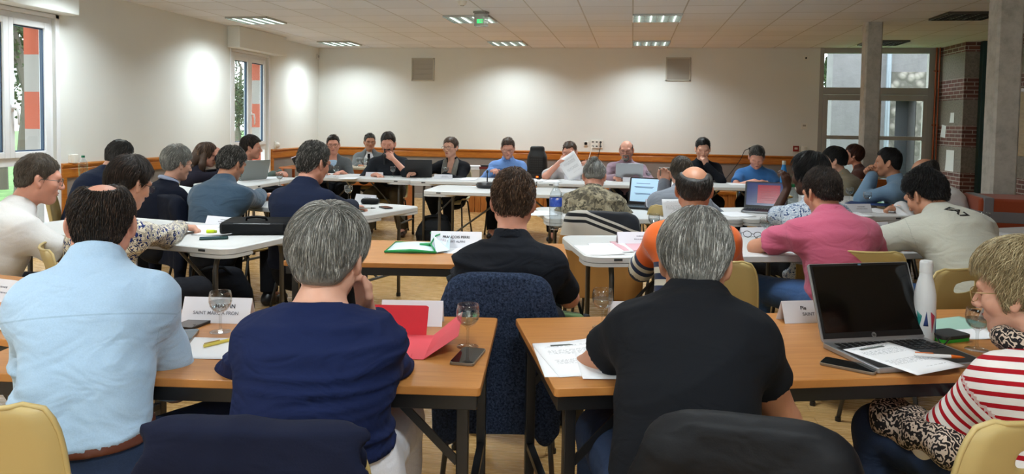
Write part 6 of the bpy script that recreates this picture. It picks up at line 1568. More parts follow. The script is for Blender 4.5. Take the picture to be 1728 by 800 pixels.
def wine_glass(p, label, level=0.0, z=TT, s=1.0):
    if not WG:
        r = empty('wine_glass', (0, 0, 0), 0, label, 'wine glass', 'stemmed drinking glasses')
        prof = [(.0335, .0), (.034, .0015), (.030, .0028), (.012, .005), (.0055, .010), (.0042, .020), (.0042, .050), (.006, .060), (.013, .0655), (.024, .073), (.033, .086), (.0365, .100), (.0355, .116), (.0325, .132), (.0318, .1325), (.0310, .132), (.0340, .116), (.0350, .100), (.0315, .087), (.0225, .0745), (.010, .068), (.0005, .067)]
        MB().lathe([(.0005, 0)]+prof, n=28).build('bowl_and_stem', CRYST, r, smooth=True); WG.append(r)
    else: r = copy_thing(WG[0], (0, 0, 0), 0, label)
    r.location = (p[0], p[1], z); r.rotation_euler = (0, 0, len(WG)*.7); r.scale = (s, s, s); WG.append(r)
    if level:
        MB().lathe([(.0005, .0685), (.010, .069), (.0220, .0755), (.0310, .0878), (.0343, .0995*1), (.0344, .0995+level*.0), (.0005, .0995)], n=24).build('water', WATER, r, smooth=False)
    return r
for q, lab, lv in (((372, 560), 'wine glass standing in front of the name card on the left front table', 1), ((789, 585), 'empty wine glass beside the smartphone on the left front table', 0), ((1016, 553), 'empty wine glass above the printed sheets on the right front table', 0), ((1648, 590), 'wine glass with water beside the woman in the striped top', 1),
                   ((1291, 402), 'wine glass between the orange jumper and the pink polo shirt', 1), ((1661, 391), 'wine glass in front of the strapped brown block', 1), ((1103, 396), 'wine glass behind the name card of the man in the orange jumper', 1), ((588, 339), 'wine glass right of the man in the navy suit', 1), ((953, 352), 'wine glass behind the water bottle, left of the camouflage shirt', 1),
                   ((567, 299), 'wine glass in front of the man in the grey jumper', 1), ((663, 299), 'wine glass in front of the bearded man', 1), ((1094, 306), 'wine glass right of the silver laptop', 1), ((752, 300), 'wine glass in front of the woman in the black cardigan', 1), ((1331, 315), 'wine glass beside the raised hand of the woman in the floral blouse', 1),
                   ((1433, 340), 'wine glass in front of the woman in the beige coat', 1), ((1463, 349), 'wine glass in front of the man with clasped hands', 1), ((472, 313), 'wine glass half hidden behind the man in the navy suit', 1)):
    wine_glass(on(*q, TT), lab, lv, s=1.0)
# ---- the near tables
name_card(on(369, 541), 7, 'white name card behind the wine glass on the left front table', L2('           MARTIN', 'SAINT MARC A FRON', .019), .235, .088)
name_card(on(696, 546), 8, 'white name card behind the red folder', (), .21, .088)
name_card(on(1056, 548), 14, 'white name card half hidden behind the shoulder of the black T-shirt', (), .12, .09)
name_card(on(1363, 541), 18, 'white name card left of the open laptop', ((('Pie          ', .019, INK, .0003), ('SAINT    ', .017, INKG, .0001))), .21, .08)
name_card(on(2, 505), -10, 'white name card at the left edge of the picture', None, .21, .085)
name_card(on(1688, 541), 24, 'white name card behind the blond woman', (), .14, .08)
name_card(on(770, 417), 8, 'white name card on the middle wooden table, half hidden by the man in ink blue', L2('FRANÇOIS PERRI', 'SAINT ALPINI', .020), .28, .095)
name_card(on(1078, 411), 15, 'white name card in front of the man in the orange jumper', None, .26, .075)
name_card(on(1275, 398), 20, 'white name card between the orange jumper and the dark spectacles', (), .21, .06)
name_card(on(618, 342), -18, 'white name card behind the black pouch on the left white table', None, .21, .075)
name_card(on(632, 298), 0, 'white name card in front of the bearded man', None, .22, .06)
name_card(on(748, 302), 6, 'white name card in front of the woman in the black cardigan', None, .22, .06)
name_card(on(966, 303), 4, 'white name card in front of the man in the white short-sleeved shirt', (), .20, .06)
name_card(on(1068, 307), 3, 'white name card in front of the silver laptop', (), .24, .06)
name_card(on(1205, 306), 4, 'white name card in front of the man in the black sweater', (), .20, .06)
name_card(on(1283, 311), 5, 'white name card in front of the man in the blue T-shirt', (), .18, .05)
name_card(on(378, 380), -12, 'white name card lying at the back of the table with the laptop bag', None, .27, .06)
name_card(on(1108, 352), 14, 'white name card right of the dark laptop with the lit screen', None, .19, .085)
name_card(on(1280, 346), 22, 'white name card behind the laptop with the red screen', (), .12, .07)
name_card(on(1476, 392), 24, 'white name card beside the hand of the man in the pearl-grey T-shirt', None, .20, .075)
name_card(on(1448, 358), 20, 'white name card among the papers at the right', None, .22, .075)
sheet(on(348, 588), 5, 'white sheet under the yellow pen on the left front table', BLANK, .25, .20)
sheet(on(3, 543), -12, 'white sheet at the left edge of the picture', BLANK, .21, .2)
sheet(on(968, 607), 14, 'printed sheet lying crooked under the others on the right front table', PRINT, z=TT); sheet(on(978, 606), 22, 'printed sheet with a grey heading on the right front table', PRINT, z=TT+.002, curl=.012, header=True); sheet(on(1035, 613), 10, 'printed sheet under the elbow of the black T-shirt', PRINT, z=TT+.004)
o = sheet(on(1105, 612), 30, 'green-edged pad in front of the man in the black T-shirt', BLANK, .16, .22, z=TT, name='notepad'); m_ = MB(); m_.box((-.083, 0, .002), (.008, .222, .005)); m_.build('green_edge', plain('green_edge', '#1f8a55', .4), o); o['category'] = 'notepad'; o['group'] = 'notepads'
def pen(p, ang, label, body, tip, z, L=.14, group='pens'):
    r = empty('pen', (p[0], p[1], z+.006), math.radians(ang), label, 'pen', group)
    MB().lathe([(.0005, 0), (.005, .002), (.0055, .03), (.0055, L*.72)], R=rotm(ry=math.pi/2), n=12).build('barrel', body, r, smooth=True)
    MB().lathe([(.0055, L*.72), (.0058, L*.74), (.004, L*.9), (.0012, L*.985), (.0003, L)], R=rotm(ry=math.pi/2), n=12).build('tip', tip, r, smooth=True)
    m_ = MB(); m_.box((.028, 0, .0072), (.05, .004, .0018)); m_.build('clip', tip, r); return r
YEL = plain('pale_yellow', '#d9c355', .35); ORG = plain('orange_grip', '#d4671f', .4); PENW = plain('pen_white', '#e5e5e5', .3); PENB = plain('pen_blue', '#1c3f9c', .35)
pen(on(343, 588), 60, 'yellow ballpoint pen on the white sheet at the left front', YEL, plain('old_gold', '#a88a35', .3, .4), TT+.001)
def phone(p, ang, label, w=.072, h=.15, screen='#17191a', edge='#8a7f72', lit=None, z=TT):
    r = empty('smartphone', (p[0], p[1], z), math.radians(ang), label, 'smartphone', 'smartphones on the tables')
    m_ = MB(); m_.prism(rrect(w, h, .010, 5), 0, .0085); m_.build('case', plain('phone_edge_'+edge, edge, .3, .6), r, bevel=.0015)
    m_ = MB(); m_.prism(rrect(w-.004, h-.004, .009, 5), .0084, .0090); m_.build('screen', plain('phone_glass_'+screen, screen, .06, 0, .6), r)
    m_ = MB(); m_.box((w/2, h*.18, .004), (.0012, .02, .003)); m_.build('side_button', plain('phone_edge_'+edge, edge, .3, .6), r); return r
phone(on(790, 604), -3, 'smartphone with silver edge beside the wine glass on the left front table'); phone(on(327, 548), -6, 'smartphone lying left of the wine glass on the left front table', .078, .125, '#37322d', '#3b3936')
phone(on(308, 571), 20, 'smartphone half under the arm of the light blue shirt', screen='#4d6672'); phone(on(1433, 620), 62, 'smartphone lying in front of the open laptop')
phone(on(361, 403), -60, 'teal phone on the white table beside the laptop bag', .075, .155, '#2f4646', '#1f3634'); phone(on(1365, 411), -60, 'smartphone in front of the man in the pink polo shirt', .07, .15, '#15171a', '#202024')
# red folder
RED = plain('red_card', '#c62430', .6, 0, .3, .05); REDL = plain('red_card_inside', '#d8505a', .65, 0, .3)
P = on(690, 588); r = empty('folder', (P[0], P[1], TT), math.radians(8), 'open red card folder with flaps on the left front table', 'folder')
def slab(m_, pts, t=.0012):
    P_ = [np.array(p, float) for p in pts]; n = np.cross(P_[1]-P_[0], P_[2]-P_[0]); n /= np.linalg.norm(n); k = len(P_)
    m_.add(P_+[p+n*t for p in P_], [tuple(range(k))[::-1], tuple(range(k, 2*k))]+[(i, (i+1) % k, k+(i+1) % k, k+i) for i in range(k)])
m_ = MB(); slab(m_, [(-.16, -.11, .001), (.06, -.11, .001), (.06, .14, .001), (-.16, .14, .001)]); m_.build('back_cover', REDL, r)
m_ = MB(); slab(m_, [(.06, -.11, .002), (.155, -.05, .055), (.150, .16, .075), (.06, .14, .002)]); m_.build('side_flap', REDL, r)
m_ = MB(); slab(m_, [(-.16, .14, .002), (.035, .14, .002), (.038, .175, .085), (.030, .177, .089), (-.16, .177, .089)]); m_.build('top_flap', RED, r)
m_ = MB(); slab(m_, [(-.16, -.112, .004), (.02, -.112, .004), (.02, -.07, .005), (-.16, -.07, .005)]); m_.build('bottom_flap', REDL, r)
# folder with a green edge
GRN = plain('green_plastic', '#0f8a48', .35); CLR = plain('milky_plastic', '#cfdde2', .35)
P = on(700, 419); r = empty('folder', (P[0], P[1], TT), math.radians(8), 'translucent document wallet with green edges on the middle wooden table', 'folder')
m_ = MB(); V = []; F = []; n = 10
for i in range(n+1):
    for j in range(n+1):
        u, v = i/n-.5, j/n-.5; V.append((u*.27, v*.33, .004+.020*(1-(2*u)**2)*(1-(2*v)**4)))
F = [(i*(n+1)+j, (i+1)*(n+1)+j, (i+1)*(n+1)+j+1, i*(n+1)+j+1) for i in range(n) for j in range(n)]
m_.add(V, F); o = m_.build('wallet', CLR, r, smooth=True); s = o.modifiers.new('t', 'SOLIDIFY'); s.thickness = .004; s.offset = -1
m_ = MB(); m_.tube([(-.135, -.165, .008), (0, -.168, .014), (.135, -.165, .008)], [.006, .011, .006], 8); m_.tube([(-.135, .165, .006), (.135, .165, .006)], .004, 6); m_.tube([(-.135, -.165, .006), (-.135, .165, .006)], .003, 6); m_.build('green_edge', GRN, r, smooth=True)
m_ = MB(); slab(m_, [(.135, -.165, .006), (.20, -.12, .012), (.19, .06, .075), (.135, .165, .010), (.10, .02, .066)], .002); m_.build('flap', CLR, r)
m_ = MB(); m_.tube([(.135, -.165, .008), (.09, -.03, .03), (.11, .03, .066), (.15, .09, .075), (.19, .07, .075)], .0045, 6); m_.tube([(.03, -.02, .022), (.09, -.02, .024)], .010, 8); m_.tube([(.12, .10, .07), (.07, .13, .066)], .006, 6); m_.build('elastic', GRN, r, smooth=True)
font('155', .022, plain('pencil_red', '#8a5a66', .7), r, Matrix.Translation((.155, -.01, .049)) @ Matrix.Rotation(math.radians(35), 4, 'X') @ Matrix.Rotation(.3, 4, 'Y'))
sheet(on(775, 421), -12, 'white sheet in front of the name card on the middle wooden table', BLANK, .2, .28)
# ---- laptops
KEY = plain('laptop_key', '#101012', .5); LAPB = plain('laptop_black', '#121214', .4); LAPS = plain('laptop_silver', '#a7aaae', .3, .7); SCR = plain('dark_screen', '#020203', .12)
def emit(name, c, s):
    if name in MATS: return MATS[name]
    t = NT(name); t.col(hexc(c)); t.set(Emission_Color=(*hexc(c), 1), Emission_Strength=s, Roughness=.2); MATS[name] = t.m; return t.m
def laptop(p, ang, label, w=.36, d=.25, tilt=110, body=LAPB, lid=None, screen=SCR, z=TT, keys=True, logo=False, content=None):
    """p: middle of the hinge; the keyboard lies towards -Y of the thing"""
    r = empty('laptop', (p[0], p[1], z), math.radians(ang), label, 'laptop', 'laptops')
    m_ = MB(); m_.prism(rrect(w, d, .012, 4, 0, -d/2), .001, .016); b = m_.build('base', body, r, bevel=.002)
    m_ = MB(); m_.box((0, -d*.60, .0164), (w-.02, d*.74, .0008)); m_.build('palm_rest', LAPB, r)
    if keys:
        k = MB()
        for j in range(5):
            for i in range(14):
                k.box((-w/2+.036+(w-.072)*i/13, -d*.12-.019*j, .0175), (.0155, .0150, .0016))
        k.build('keyboard', KEY, r); m_ = MB(); m_.box((0, -d*.79, .0170), (w*.29, d*.24, .0008)); m_.build('touchpad', plain('touchpad_grey', '#1d1d20', .35), r)
    a = math.radians(tilt); M = Matrix.Translation((0, 0, .014)) @ Matrix.Rotation(-(a-math.pi/2), 4, 'X')
    lo = MB(); lo.prism(rrect(w, d*.97, .010, 4, 0, d*.485), -.004, .004, R=rotm(rx=math.pi/2)); o = lo.build('screen_lid', lid or body, r, bevel=.0015); o.matrix_local = M
    m_ = MB(); m_.box((0, -.0046, d*.50), (w-.012, .0010, d*.92)); o2 = m_.build('bezel', LAPB, o)
    m_ = MB(); m_.box((0, -.0054, d*.52), (w-.03, .0010, d*.82)); o3 = m_.build('screen', screen, o)
    m_ = MB(); m_.cyl((-w*.42, 0, .012), (w*.42, 0, .012), .006, 10); m_.build('hinge', body, r)
    if logo:
        m_ = MB(); m_.lathe([(.0001, 0), (.0085, 0), (.0085, .0004), (.0001, .0004)], n=28, R=rotm(rx=math.pi/2), c=(0, -.0052, .017)); lg = m_.build('emblem', plain('logo_silver', '#aab0b4', .25, .8), o)
        font('hp', .0105, LAPB, lg, Matrix.Translation((0, -.0060, .0172)) @ Matrix.Rotation(math.pi/2, 4, 'X') @ Matrix.Shear('XZ', 4, (0, 0)), bold=.0002)
        m_ = MB(); m_.box((0, -.0058, d*.945), (.012, .0008, .004)); m_.build('webcam', plain('webcam_glass', '#5b7d98', .1), o)
    if content: content(o, w, d)
    return r
hA, hB = np.array([.602, 2.479]), np.array([.958, 2.616])
laptop((hA+hB)/2, 21, 'open laptop with a silver edge and switched-off screen on the right front table', .375, .258, 112, LAPS, LAPS, SCR, logo=True)
o = sheet(on(1522, 603, .76), 34, 'printed sheet lying across the keyboard of the open laptop', PRINT, .20, .25, z=TT+.0185, curl=.001, header=True)
pen(on(1542, 600, .765), 0, 'white pen with an orange grip on the sheet over the keyboard', PENW, ORG, TT+.022)
def doc(o, w, d):
    m_ = MB()
    for i, (x, zz, ww) in enumerate(((.10, .86, .07), (-.06, .76, .12), (-.05, .64, .17), (-.05, .61, .15), (-.06, .40, .14), (-.03, .37, .18))): m_.box((x, -.0062, d*zz), (ww, .0006, .004))
    m_.build('screen_text', plain('screen_text_blue', '#3e6a8e', .4), o)
    m_ = MB(); m_.box((.105, -.0062, d*.53), (.022, .0006, .036)); m_.build('screen_picture', plain('screen_green', '#1f5f58', .4), o)
P = on(1098, 348); laptop((P[0]-.02, P[1]-.06), -17, 'dark laptop with a lit pale-blue document on screen, right of the camouflage shirt', .36, .24, 104, LAPB, LAPB, emit('lit_document', '#a9cbe2', .55), content=doc)
def redslide(o, w, d):
    m_ = MB(); m_.box((.02, -.0062, d*.52), (w*.52, .0006, d*.66)); m_.build('red_slide', emit('red_slide', '#8c1a2c', .30), o)
    m_ = MB()
    for i in range(6): m_.box((.02, -.0068, d*(.30+.08*i)), (w*.40, .0005, .003))
    m_.build('slide_text', plain('slide_text', '#a84a58', .4), o)
P = on(1292, 356); laptop((P[0], P[1]+.02), -14, 'silver laptop with a red slide on its dark blue screen', .34, .24, 112, LAPS, LAPB, emit('navy_desktop', '#1d2a5e', .22), content=redslide)
P = (on(684, 299)+on(730, 299))/2; laptop(P[:2]-np.array([0, .02]), 195, 'black laptop seen from the back, between the bearded man and the woman in the cardigan', .33, .23, 112, LAPB)
P = (on(1040, 303)+on(1083, 303))/2; laptop(P[:2]-np.array([0, .30]), 184, 'silver laptop seen from the back in front of the bald man in mauve', .33, .22, 104, LAPS)
P = on(430, 304); laptop(P[:2]+np.array([-.02, .02]), 240, 'grey laptop seen from the back, in front of the young man in sage grey', .33, .23, 108, plain('laptop_grey', '#8c918f', .4, .3))
# ---- bottles
WLAB = NT('blue_bottle_label'); nz = WLAB.noise(WLAB.coord(), 24, 3); WLAB.col(WLAB.ramp(nz, [(.45, hexc('#2447a8')), (.58, hexc('#3f63bd')), (.66, hexc('#d9cfd4'))])); WLAB.set(Roughness=.4)
def water_bottle(p, label, cap='#dfe5ea', lab=WLAB.m, h=.30, rad=.041, z=TT, pet=None, fill=True):
    r = empty('water_bottle', (p[0], p[1], z), 0, label, 'bottle')
    k = h/.30; prof = [(.0005, .003), (rad*.8, .002), (rad, .010)]
    for i in range(7): prof += [(rad, .02+.016*i), (rad*.95, .028+.016*i)]
    prof += [(rad, .135), (rad*.99, .150), (rad*.99, .205), (rad, .212), (rad*.90, .232), (rad*.55, .258), (.0145, .272), (.0135, .283), (.0135, .288)]
    MB().lathe([(a, b*k) for a, b in prof], n=28).build('body', pet or PET, r, smooth=True)
    MB().lathe([(.0145, .279*k), (.0165, .280*k), (.0165, .298*k), (.015, .300*k), (.0005, .300*k)], n=20).build('cap', plain('cap_'+cap, cap, .35), r)
    if lab: MB().lathe([(rad*1.005, .150*k), (rad*1.012, .152*k), (rad*1.012, .203*k), (rad*1.005, .205*k)], n=28).build('paper_label', lab, r, smooth=True)
    return r
water_bottle(on(937, 388), 'clear water bottle with a blue label, right of the man in ink blue', h=.31)
water_bottle(on(1335, 384), 'grey clear bottle with a green cap in front of the floral blouse', '#1f7a45', None, .30, .042, pet=PETG)
water_bottle(at(549, 306, 8.85), 'small clear bottle with a blue label behind the man in the navy suit', h=.22, rad=.035)
water_bottle(at(141, 328, 6.75), 'clear bottle with a green cap on the table by the left wall', '#0f6a45', None, .30, .043)
def flask(p, label, mat, h, rad, z=TT, pattern=None, capm=None):
    r = empty('flask', (p[0], p[1], z), 0, label, 'bottle')
    MB().lathe([(.0005, 0), (rad*.93, 0), (rad, .006), (rad, h*.50), (rad*.97, h*.58), (rad*.80, h*.70), (rad*.60, h*.80), (rad*.56, h*.86)], n=32).build('body', mat, r, smooth=True)
    MB().lathe([(rad*.58, h*.85), (rad*.60, h*.855), (rad*.60, h*.975), (rad*.52, h), (.0005, h)], n=28).build('cap', capm or mat, r, smooth=False, bevel=0)
    if pattern: pattern(r, rad, h)
    return r
def tri(r, rad, h):
    cols = ['#1c7f78', '#243a72', '#b23a50', '#1f5f8a', '#2a9a86', '#30406a']
    rr = np.random.default_rng(5)
    for i in range(6):
        a0 = -2.6+i*.62; m_ = MB(); V = []
        tri_ = [(0, rr.uniform(.02, .06)), (.45, rr.uniform(.0, .04)+.02), (.25, rr.uniform(.08, .12))] if i % 2 else [(0, .10), (.5, .085), (.2, .03)]
        n = 6; rows = []
        A_, B_, C_ = [np.array(t) for t in tri_]
        for j in range(n+1):
            for k in range(n+1-j):
                q = A_+(B_-A_)*k/n+(C_-A_)*j/n; a = a0+q[0]; V.append(((rad+.0004)*math.cos(a), (rad+.0004)*math.sin(a), q[1]))
        idx = lambda j, k: sum(n+1-t for t in range(j))+k
        F = []
        for j in range(n):
            for k in range(n-j):
                F.append((idx(j, k), idx(j, k+1), idx(j+1, k)))
                if k < n-j-1: F.append((idx(j, k+1), idx(j+1, k+1), idx(j+1, k)))
        m_.add(V, F); o = m_.build('printed_triangle', plain('flask_'+cols[i], cols[i], .4), r, smooth=True); s = o.modifiers.new('t', 'SOLIDIFY'); s.thickness = .0006; s.offset = 1
flask(on(1558, 573), 'white insulated bottle with coloured triangles, right of the open laptop', plain('flask_white', '#dfe1e2', .35), .262, .0335, pattern=tri)
flask(at(1322, 305, 9.15), 'blue tapered bottle standing on the far table behind the raised hand', plain('flask_blue', '#1674b4', .4), .30, .036, capm=plain('flask_cap_pale', '#b9b6a8', .4))
# ---- the rest near the front
MINT = plain('mint_card', '#9fc4b4', .6)
o = sheet(on(1614, 549), 30, 'mint green folder lying behind the white bottle', MINT, .24, .17, curl=.001, thick=.004, name='folder'); o['category'] = 'folder'; o['group'] = 'card folders'
sheet(on(1640, 566), 10, 'small folded white paper beside the wine glass of the blond woman', BLANK, .14, .10, curl=.01)
r = empty('pocket_case', (*on(1598, 572)[:2], TT), .5, 'dark case with a bright green side beside the white bottle', 'case')
MB().prism(rrect(.12, .085, .015, 4), .010, .022).build('lid', plain('case_dark', '#23282a', .5), r, bevel=.003); MB().prism(rrect(.118, .083, .015, 4), 0, .010).build('green_base', plain('case_green', '#2aa032', .4), r)
cable('cable', [(*on(1558, 555)[:2], TT+.06), (*(on(1575, 575)[:2]), TT+.03), (*on(1590, 588)[:2], TT+.012), (*on(1604, 582)[:2], TT+.024)], .0025, BLACKM, 'thin black cord lying beside the white bottle')
# spectacles left on the table
r = empty('spectacles', (*on(1270, 402)[:2], TT), math.radians(-30), 'dark folded spectacles lying on the white table beside the orange jumper', 'spectacles')
m_ = MB(); an = np.linspace(0, 2*np.pi, 20, endpoint=False)
for s in (-1, 1): m_.tube([(s*.034+.026*math.cos(a), 0, .022+.019*math.sin(a)) for a in an], .002, 6, closed=True)
m_.tube([(-.01, 0, .026), (.01, 0, .026)], .002, 6); m_.build('rim', GL_FRAME, r, smooth=True)
m_ = MB(); m_.tube([(-.062, 0, .03), (-.064, -.09, .024), (-.060, -.14, .004)], .002, 6); m_.tube([(.062, 0, .03), (.064, -.09, .024), (.060, -.14, .004)], .002, 6); m_.build('temple', GL_FRAME, r, smooth=True)
# laptop bag
P = on(436, 391); r = empty('laptop_bag', (P[0], P[1], TT), math.radians(16), 'black laptop bag lying on the white table at the left', 'bag')
BAG = fabric('black_nylon', '#0c0d10', rough=.6, folds=.2)
MB().prism(rrect(.40, .30, .04, 5), .0, .075).build('main_compartment', BAG, r, bevel=.02, seg=3)
m_ = MB(); m_.box((.0, -.148, .045), (.36, .018, .05)); m_.build('front_pocket', BAG, r, bevel=.008)
m_ = MB(); m_.tube([(-.06, -.05, .074), (-.055, -.06, .094), (0, -.062, .100), (.055, -.06, .094), (.06, -.05, .074)], .008, 8); m_.build('handle', BAG, r, smooth=True)
m_ = MB(); m_.tube([(-.20, -.12, .066), (-.05, -.157, .070), (.10, -.157, .068)], .0025, 6); m_.build('zip', plain('zip_grey', '#8a8d90', .4, .5), r)
sheet(on(335, 386), 20, 'printed sheet under the writing hand of the woman in the print blouse', PRINT, .23, .30); sheet(on(372, 392), 5, 'white sheet beside the laptop bag', BLANK, .24, .26, z=TT+.0015, curl=.01)
pen(on(292, 376, .785), -16, 'blue and white pen held by the woman in the print blouse', PENB, PENW, .785)
r = empty('highlighter', (*on(349, 394)[:2], TT+.002), .2, 'small fluorescent yellow highlighter on the sheets near the laptop bag', 'highlighter'); m_ = MB(); m_.cyl((0, 0, .010), (.045, 0, .010), .011, 12); m_.build('barrel', plain('fluo', '#c6d81a', .4), r); m_ = MB(); m_.cyl((.045, 0, .010), (.058, 0, .010), .008, 12); m_.build('cap', plain('fluo_cap', '#98a818', .4), r)
sheet(on(450, 330), -14, 'large white sheet in front of the man in steel blue', BLANK, .28, .40); sheet(on(415, 322), 10, 'printed sheet on the table left of the large white sheet', PRINT)
r = empty('pouch', (*on(625, 344)[:2], TT), .1, 'black zipped pouch on the white table right of the navy suit', 'pouch'); MB().prism(rrect(.15, .10, .03, 5), 0, .045).build('body', BAG, r, bevel=.02, seg=3); m_ = MB(); m_.tube([(-.06, -.02, .045), (0, 0, .049), (.06, .02, .045)], .003, 6); m_.build('zip', plain('zip_grey', '#8a8d90', .4, .5), r)
phone(on(651, 351), 40, 'black phone lying beside the zipped pouch', .07, .14, '#131417', '#1a1a1c')
pen(on(603, 351, .77), 20, 'grey pen in the hand of the man in the navy suit', GREYP, BLACKM, .762)
for q, a, lab, mt in (((432, 303), 60, 'crumpled sheets on the small table beside the grey laptop', PRINT), ((462, 300), 30, 'white sheet at the back of the small left table', BLANK), ((590, 301), 4, 'white sheet in front of the man in the grey jumper', BLANK), ((790, 303), 3, 'white sheet right of the woman in the black cardigan', BLANK), ((878, 304), 10, 'printed sheet in front of the man in the sky-blue shirt', PRINT), ((905, 305), -6, 'white sheet right of the sky-blue shirt', BLANK), ((930, 306), 14, 'dark-covered notebook sheet in front of the speaker', BLANK), ((1005, 307), 6, 'white sheet between the white shirt and the silver laptop', BLANK), ((1245, 311), 4, 'blank sheet under the hands of the man in the blue T-shirt', BLANK), ((1300, 313), -10, 'printed sheet right of the man in the blue T-shirt', PRINT),
                      ((915, 360), 14, 'stack of white sheets at the left of the camouflage shirt', BLANK), ((975, 366), 10, 'sheet under the arms of the camouflage shirt', BLANK), ((1125, 361), 12, 'printed sheet in front of the person in blue grey', PRINT), ((1010, 422), 18, 'printed sheets at the left of the orange jumper', PRINT), ((1030, 418), 12, 'second printed sheet beside the pink folder', PRINT), ((1350, 422), 24, 'white sheet under the forearm of the pink polo shirt', BLANK), ((1240, 362), 20, 'blank sheet left of the laptop with the red slide', BLANK), ((1500, 412), 28, 'white sheet under the arm of the pearl-grey T-shirt', PRINT), ((1690, 396), 30, 'white sheet at the right edge on the last white table', BLANK),
                      ((1390, 346), 70, 'printed sheet in front of the woman in the beige coat', PRINT), ((1405, 357), 40, 'printed sheet nearest the pink polo shirt among the papers at the right', PRINT), ((1480, 356), 20, 'printed sheet in front of the writing man in white', PRINT), ((1440, 362), 10, 'printed sheet at the near edge of the right-hand table', PRINT), ((1380, 334), 80, 'white sheet at the far end of the right-hand table', BLANK)):
    sheet(on(*q), a, lab, mt)
o = sheet(on(1072, 416), 16, 'pink card folder in front of the man in the orange jumper', plain('pink_card', '#d6a5ae', .65), .22, .31, z=TT+.003, curl=.003, name='folder', thick=.003); o['category'] = 'folder'; o['group'] = 'card folders'
o = sheet(on(1464, 344), 62, 'blue card folder under the papers at the right', plain('blue_card', '#1f3566', .5), .24, .34, z=TT+.001, name='folder', thick=.004); o['category'] = 'folder'; o['group'] = 'card folders'
o = sheet(on(1132, 359), 12, 'small maroon booklet in front of the person in blue grey', plain('maroon_cover', '#5c1f35', .5), .09, .13, z=TT+.003, name='booklet', thick=.005); o['category'] = 'booklet'; o['group'] = 'booklets'
def held(P, R, label, w=.21, h=.297):
    o = sheet((0, 0), 0, label, PRINT, w, h, z=0, curl=.02); o.location = P; o.rotation_euler = R; return o
held(at(965, 281, 9.30), (math.radians(62), math.radians(-32), math.radians(6)), 'printed sheet held up by the man in the white short-sleeved shirt', .24, .32)
held(at(870, 290, 9.25), (math.radians(60), 0, .2), 'small white paper held by the man in the sky-blue shirt', .10, .10)
held(at(1143, 364, 5.72), (math.radians(58), 0, .2), 'printed sheet standing up in front of the person in blue grey', .21, .26)
pen(on(1520, 350, .80), 100, 'white pen with an orange end in the hand of the writing man in white', PENW, ORG, .80)
# conference speaker
r = empty('conference_phone', (*on(822, 317)[:2], TT), .2, 'black conference speaker with a short upright microphone on the empty middle table', 'conference phone')
MB().lathe([(.0005, 0), (.10, 0), (.115, .012), (.118, .035), (.105, .055), (.06, .062), (.0005, .064)], n=36).build('housing', LAPB, r, smooth=True)
MB().lathe([(.112, .030), (.121, .032), (.121, .038), (.112, .040)], n=36).build('ring', DARKM, r, smooth=True)
m_ = MB(); m_.tube([(.0, .0, .06), (0, .004, .12), (.0, .0, .16)], .006, 8); m_.ball((0, 0, .17), (.012, .012, .02), 12, 8); m_.build('microphone', BLACKM, r, smooth=True)
r = empty('receiver_box', (*on(842, 319)[:2], TT), 0, 'small black box beside the conference speaker', 'receiver'); MB().box((0, 0, .012), (.08, .06, .024)).build('housing', LAPB, r, bevel=.004); MB().box((0, -.0305, .012), (.05, .002, .008)).build('display', plain('lcd', '#3a4a48', .2), r)
P = at(649, 263, 9.05); r = empty('hand_microphone', P, 0, 'black hand microphone held at the mouth of the bearded man', 'microphone'); r.rotation_euler = (.5, .2, 0)
MB().lathe([(.0005, -.13), (.011, -.13), (.013, -.02), (.018, -.008)], n=16).build('handle', BLACKM, r, smooth=True); MB().ball((0, 0, .008), (.020, .020, .024), 16, 10).build('grille', DARKM, r, smooth=True)
# ---- stage, desk and what stands by the back wall
SZ = .44
P = at(906, 300, 11.95); r = empty('loudspeaker', (P[0], 11.95, SZ), math.pi, 'black portable loudspeaker with a small red light on the wooden platform', 'loudspeaker')
F = Field(np.array([-.2, -.17, 0]), np.array([.2, .17, .62]), .012); F.spine(np.array([[0, 0, .0], [0, 0, .14], [0, 0, .30], [0, 0, .46], [0, 0, .555]]), np.tile([1., 0, 0], (5, 1)), np.tile([0, 1., 0], (5, 1)), np.array([.150, .162, .165, .155, .115]), np.array([.12, .125, .12, .11, .085]), None, .0, 0, 3.6)
V, Q = F.mesh(); V = relax(V, Q, 1); V[:, 2] = np.maximum(V[:, 2], 0); np_mesh('cabinet', V, Q, plain('speaker_black', '#101012', .5), r)
m_ = MB()
for j in range(7):
    for i in range(6): m_.box((-.085+.034*i, .122-.003*j*.6, .24+.036*j), (.024, .010, .022))
m_.build('grille', plain('speaker_grille', '#2b2b2d', .6), r)
m_ = MB(); m_.box((0, .124, .12), (.17, .012, .13)); pn = m_.build('control_panel', plain('panel_grey', '#26272a', .5), r, bevel=.003)
m_ = MB()
for i in range(4): m_.cyl((-.06+.04*i, .128, .085), (-.06+.04*i, .142, .085), .010, 10)
m_.build('knob', DARKM, pn)
m_ = MB(); m_.box((-.02, .131, .145), (.030, .006, .022)); m_.build('indicator_light', emit('red_led', '#ff5a1c', 4.0), pn)
r = empty('archive_box', (at(828, 292, 12.1)[0], 12.1, SZ), .1, 'dark red archive box on the wooden platform left of the sky-blue shirt', 'box'); MB().box((0, 0, .12), (.34, .26, .24)).build('body', plain('box_grey_card', '#7b756c', .7), r, bevel=.003); MB().box((0, 0, .255), (.35, .27, .035)).build('lid', plain('box_red', '#6a1c1c', .6), r, bevel=.003); MB().box((0, 0, .285), (.30, .22, .025)).build('binder', plain('binder_black', '#1a1a1c', .5), r)
r = empty('paper_pile', (at(802, 292, 12.1)[0], 12.1, SZ), 0, 'white box topped with loose paper stacks on the platform', 'box'); MB().box((0, 0, .11), (.22, .26, .22)).build('body', plain('box_white', '#c9c5bd', .7), r, bevel=.003)
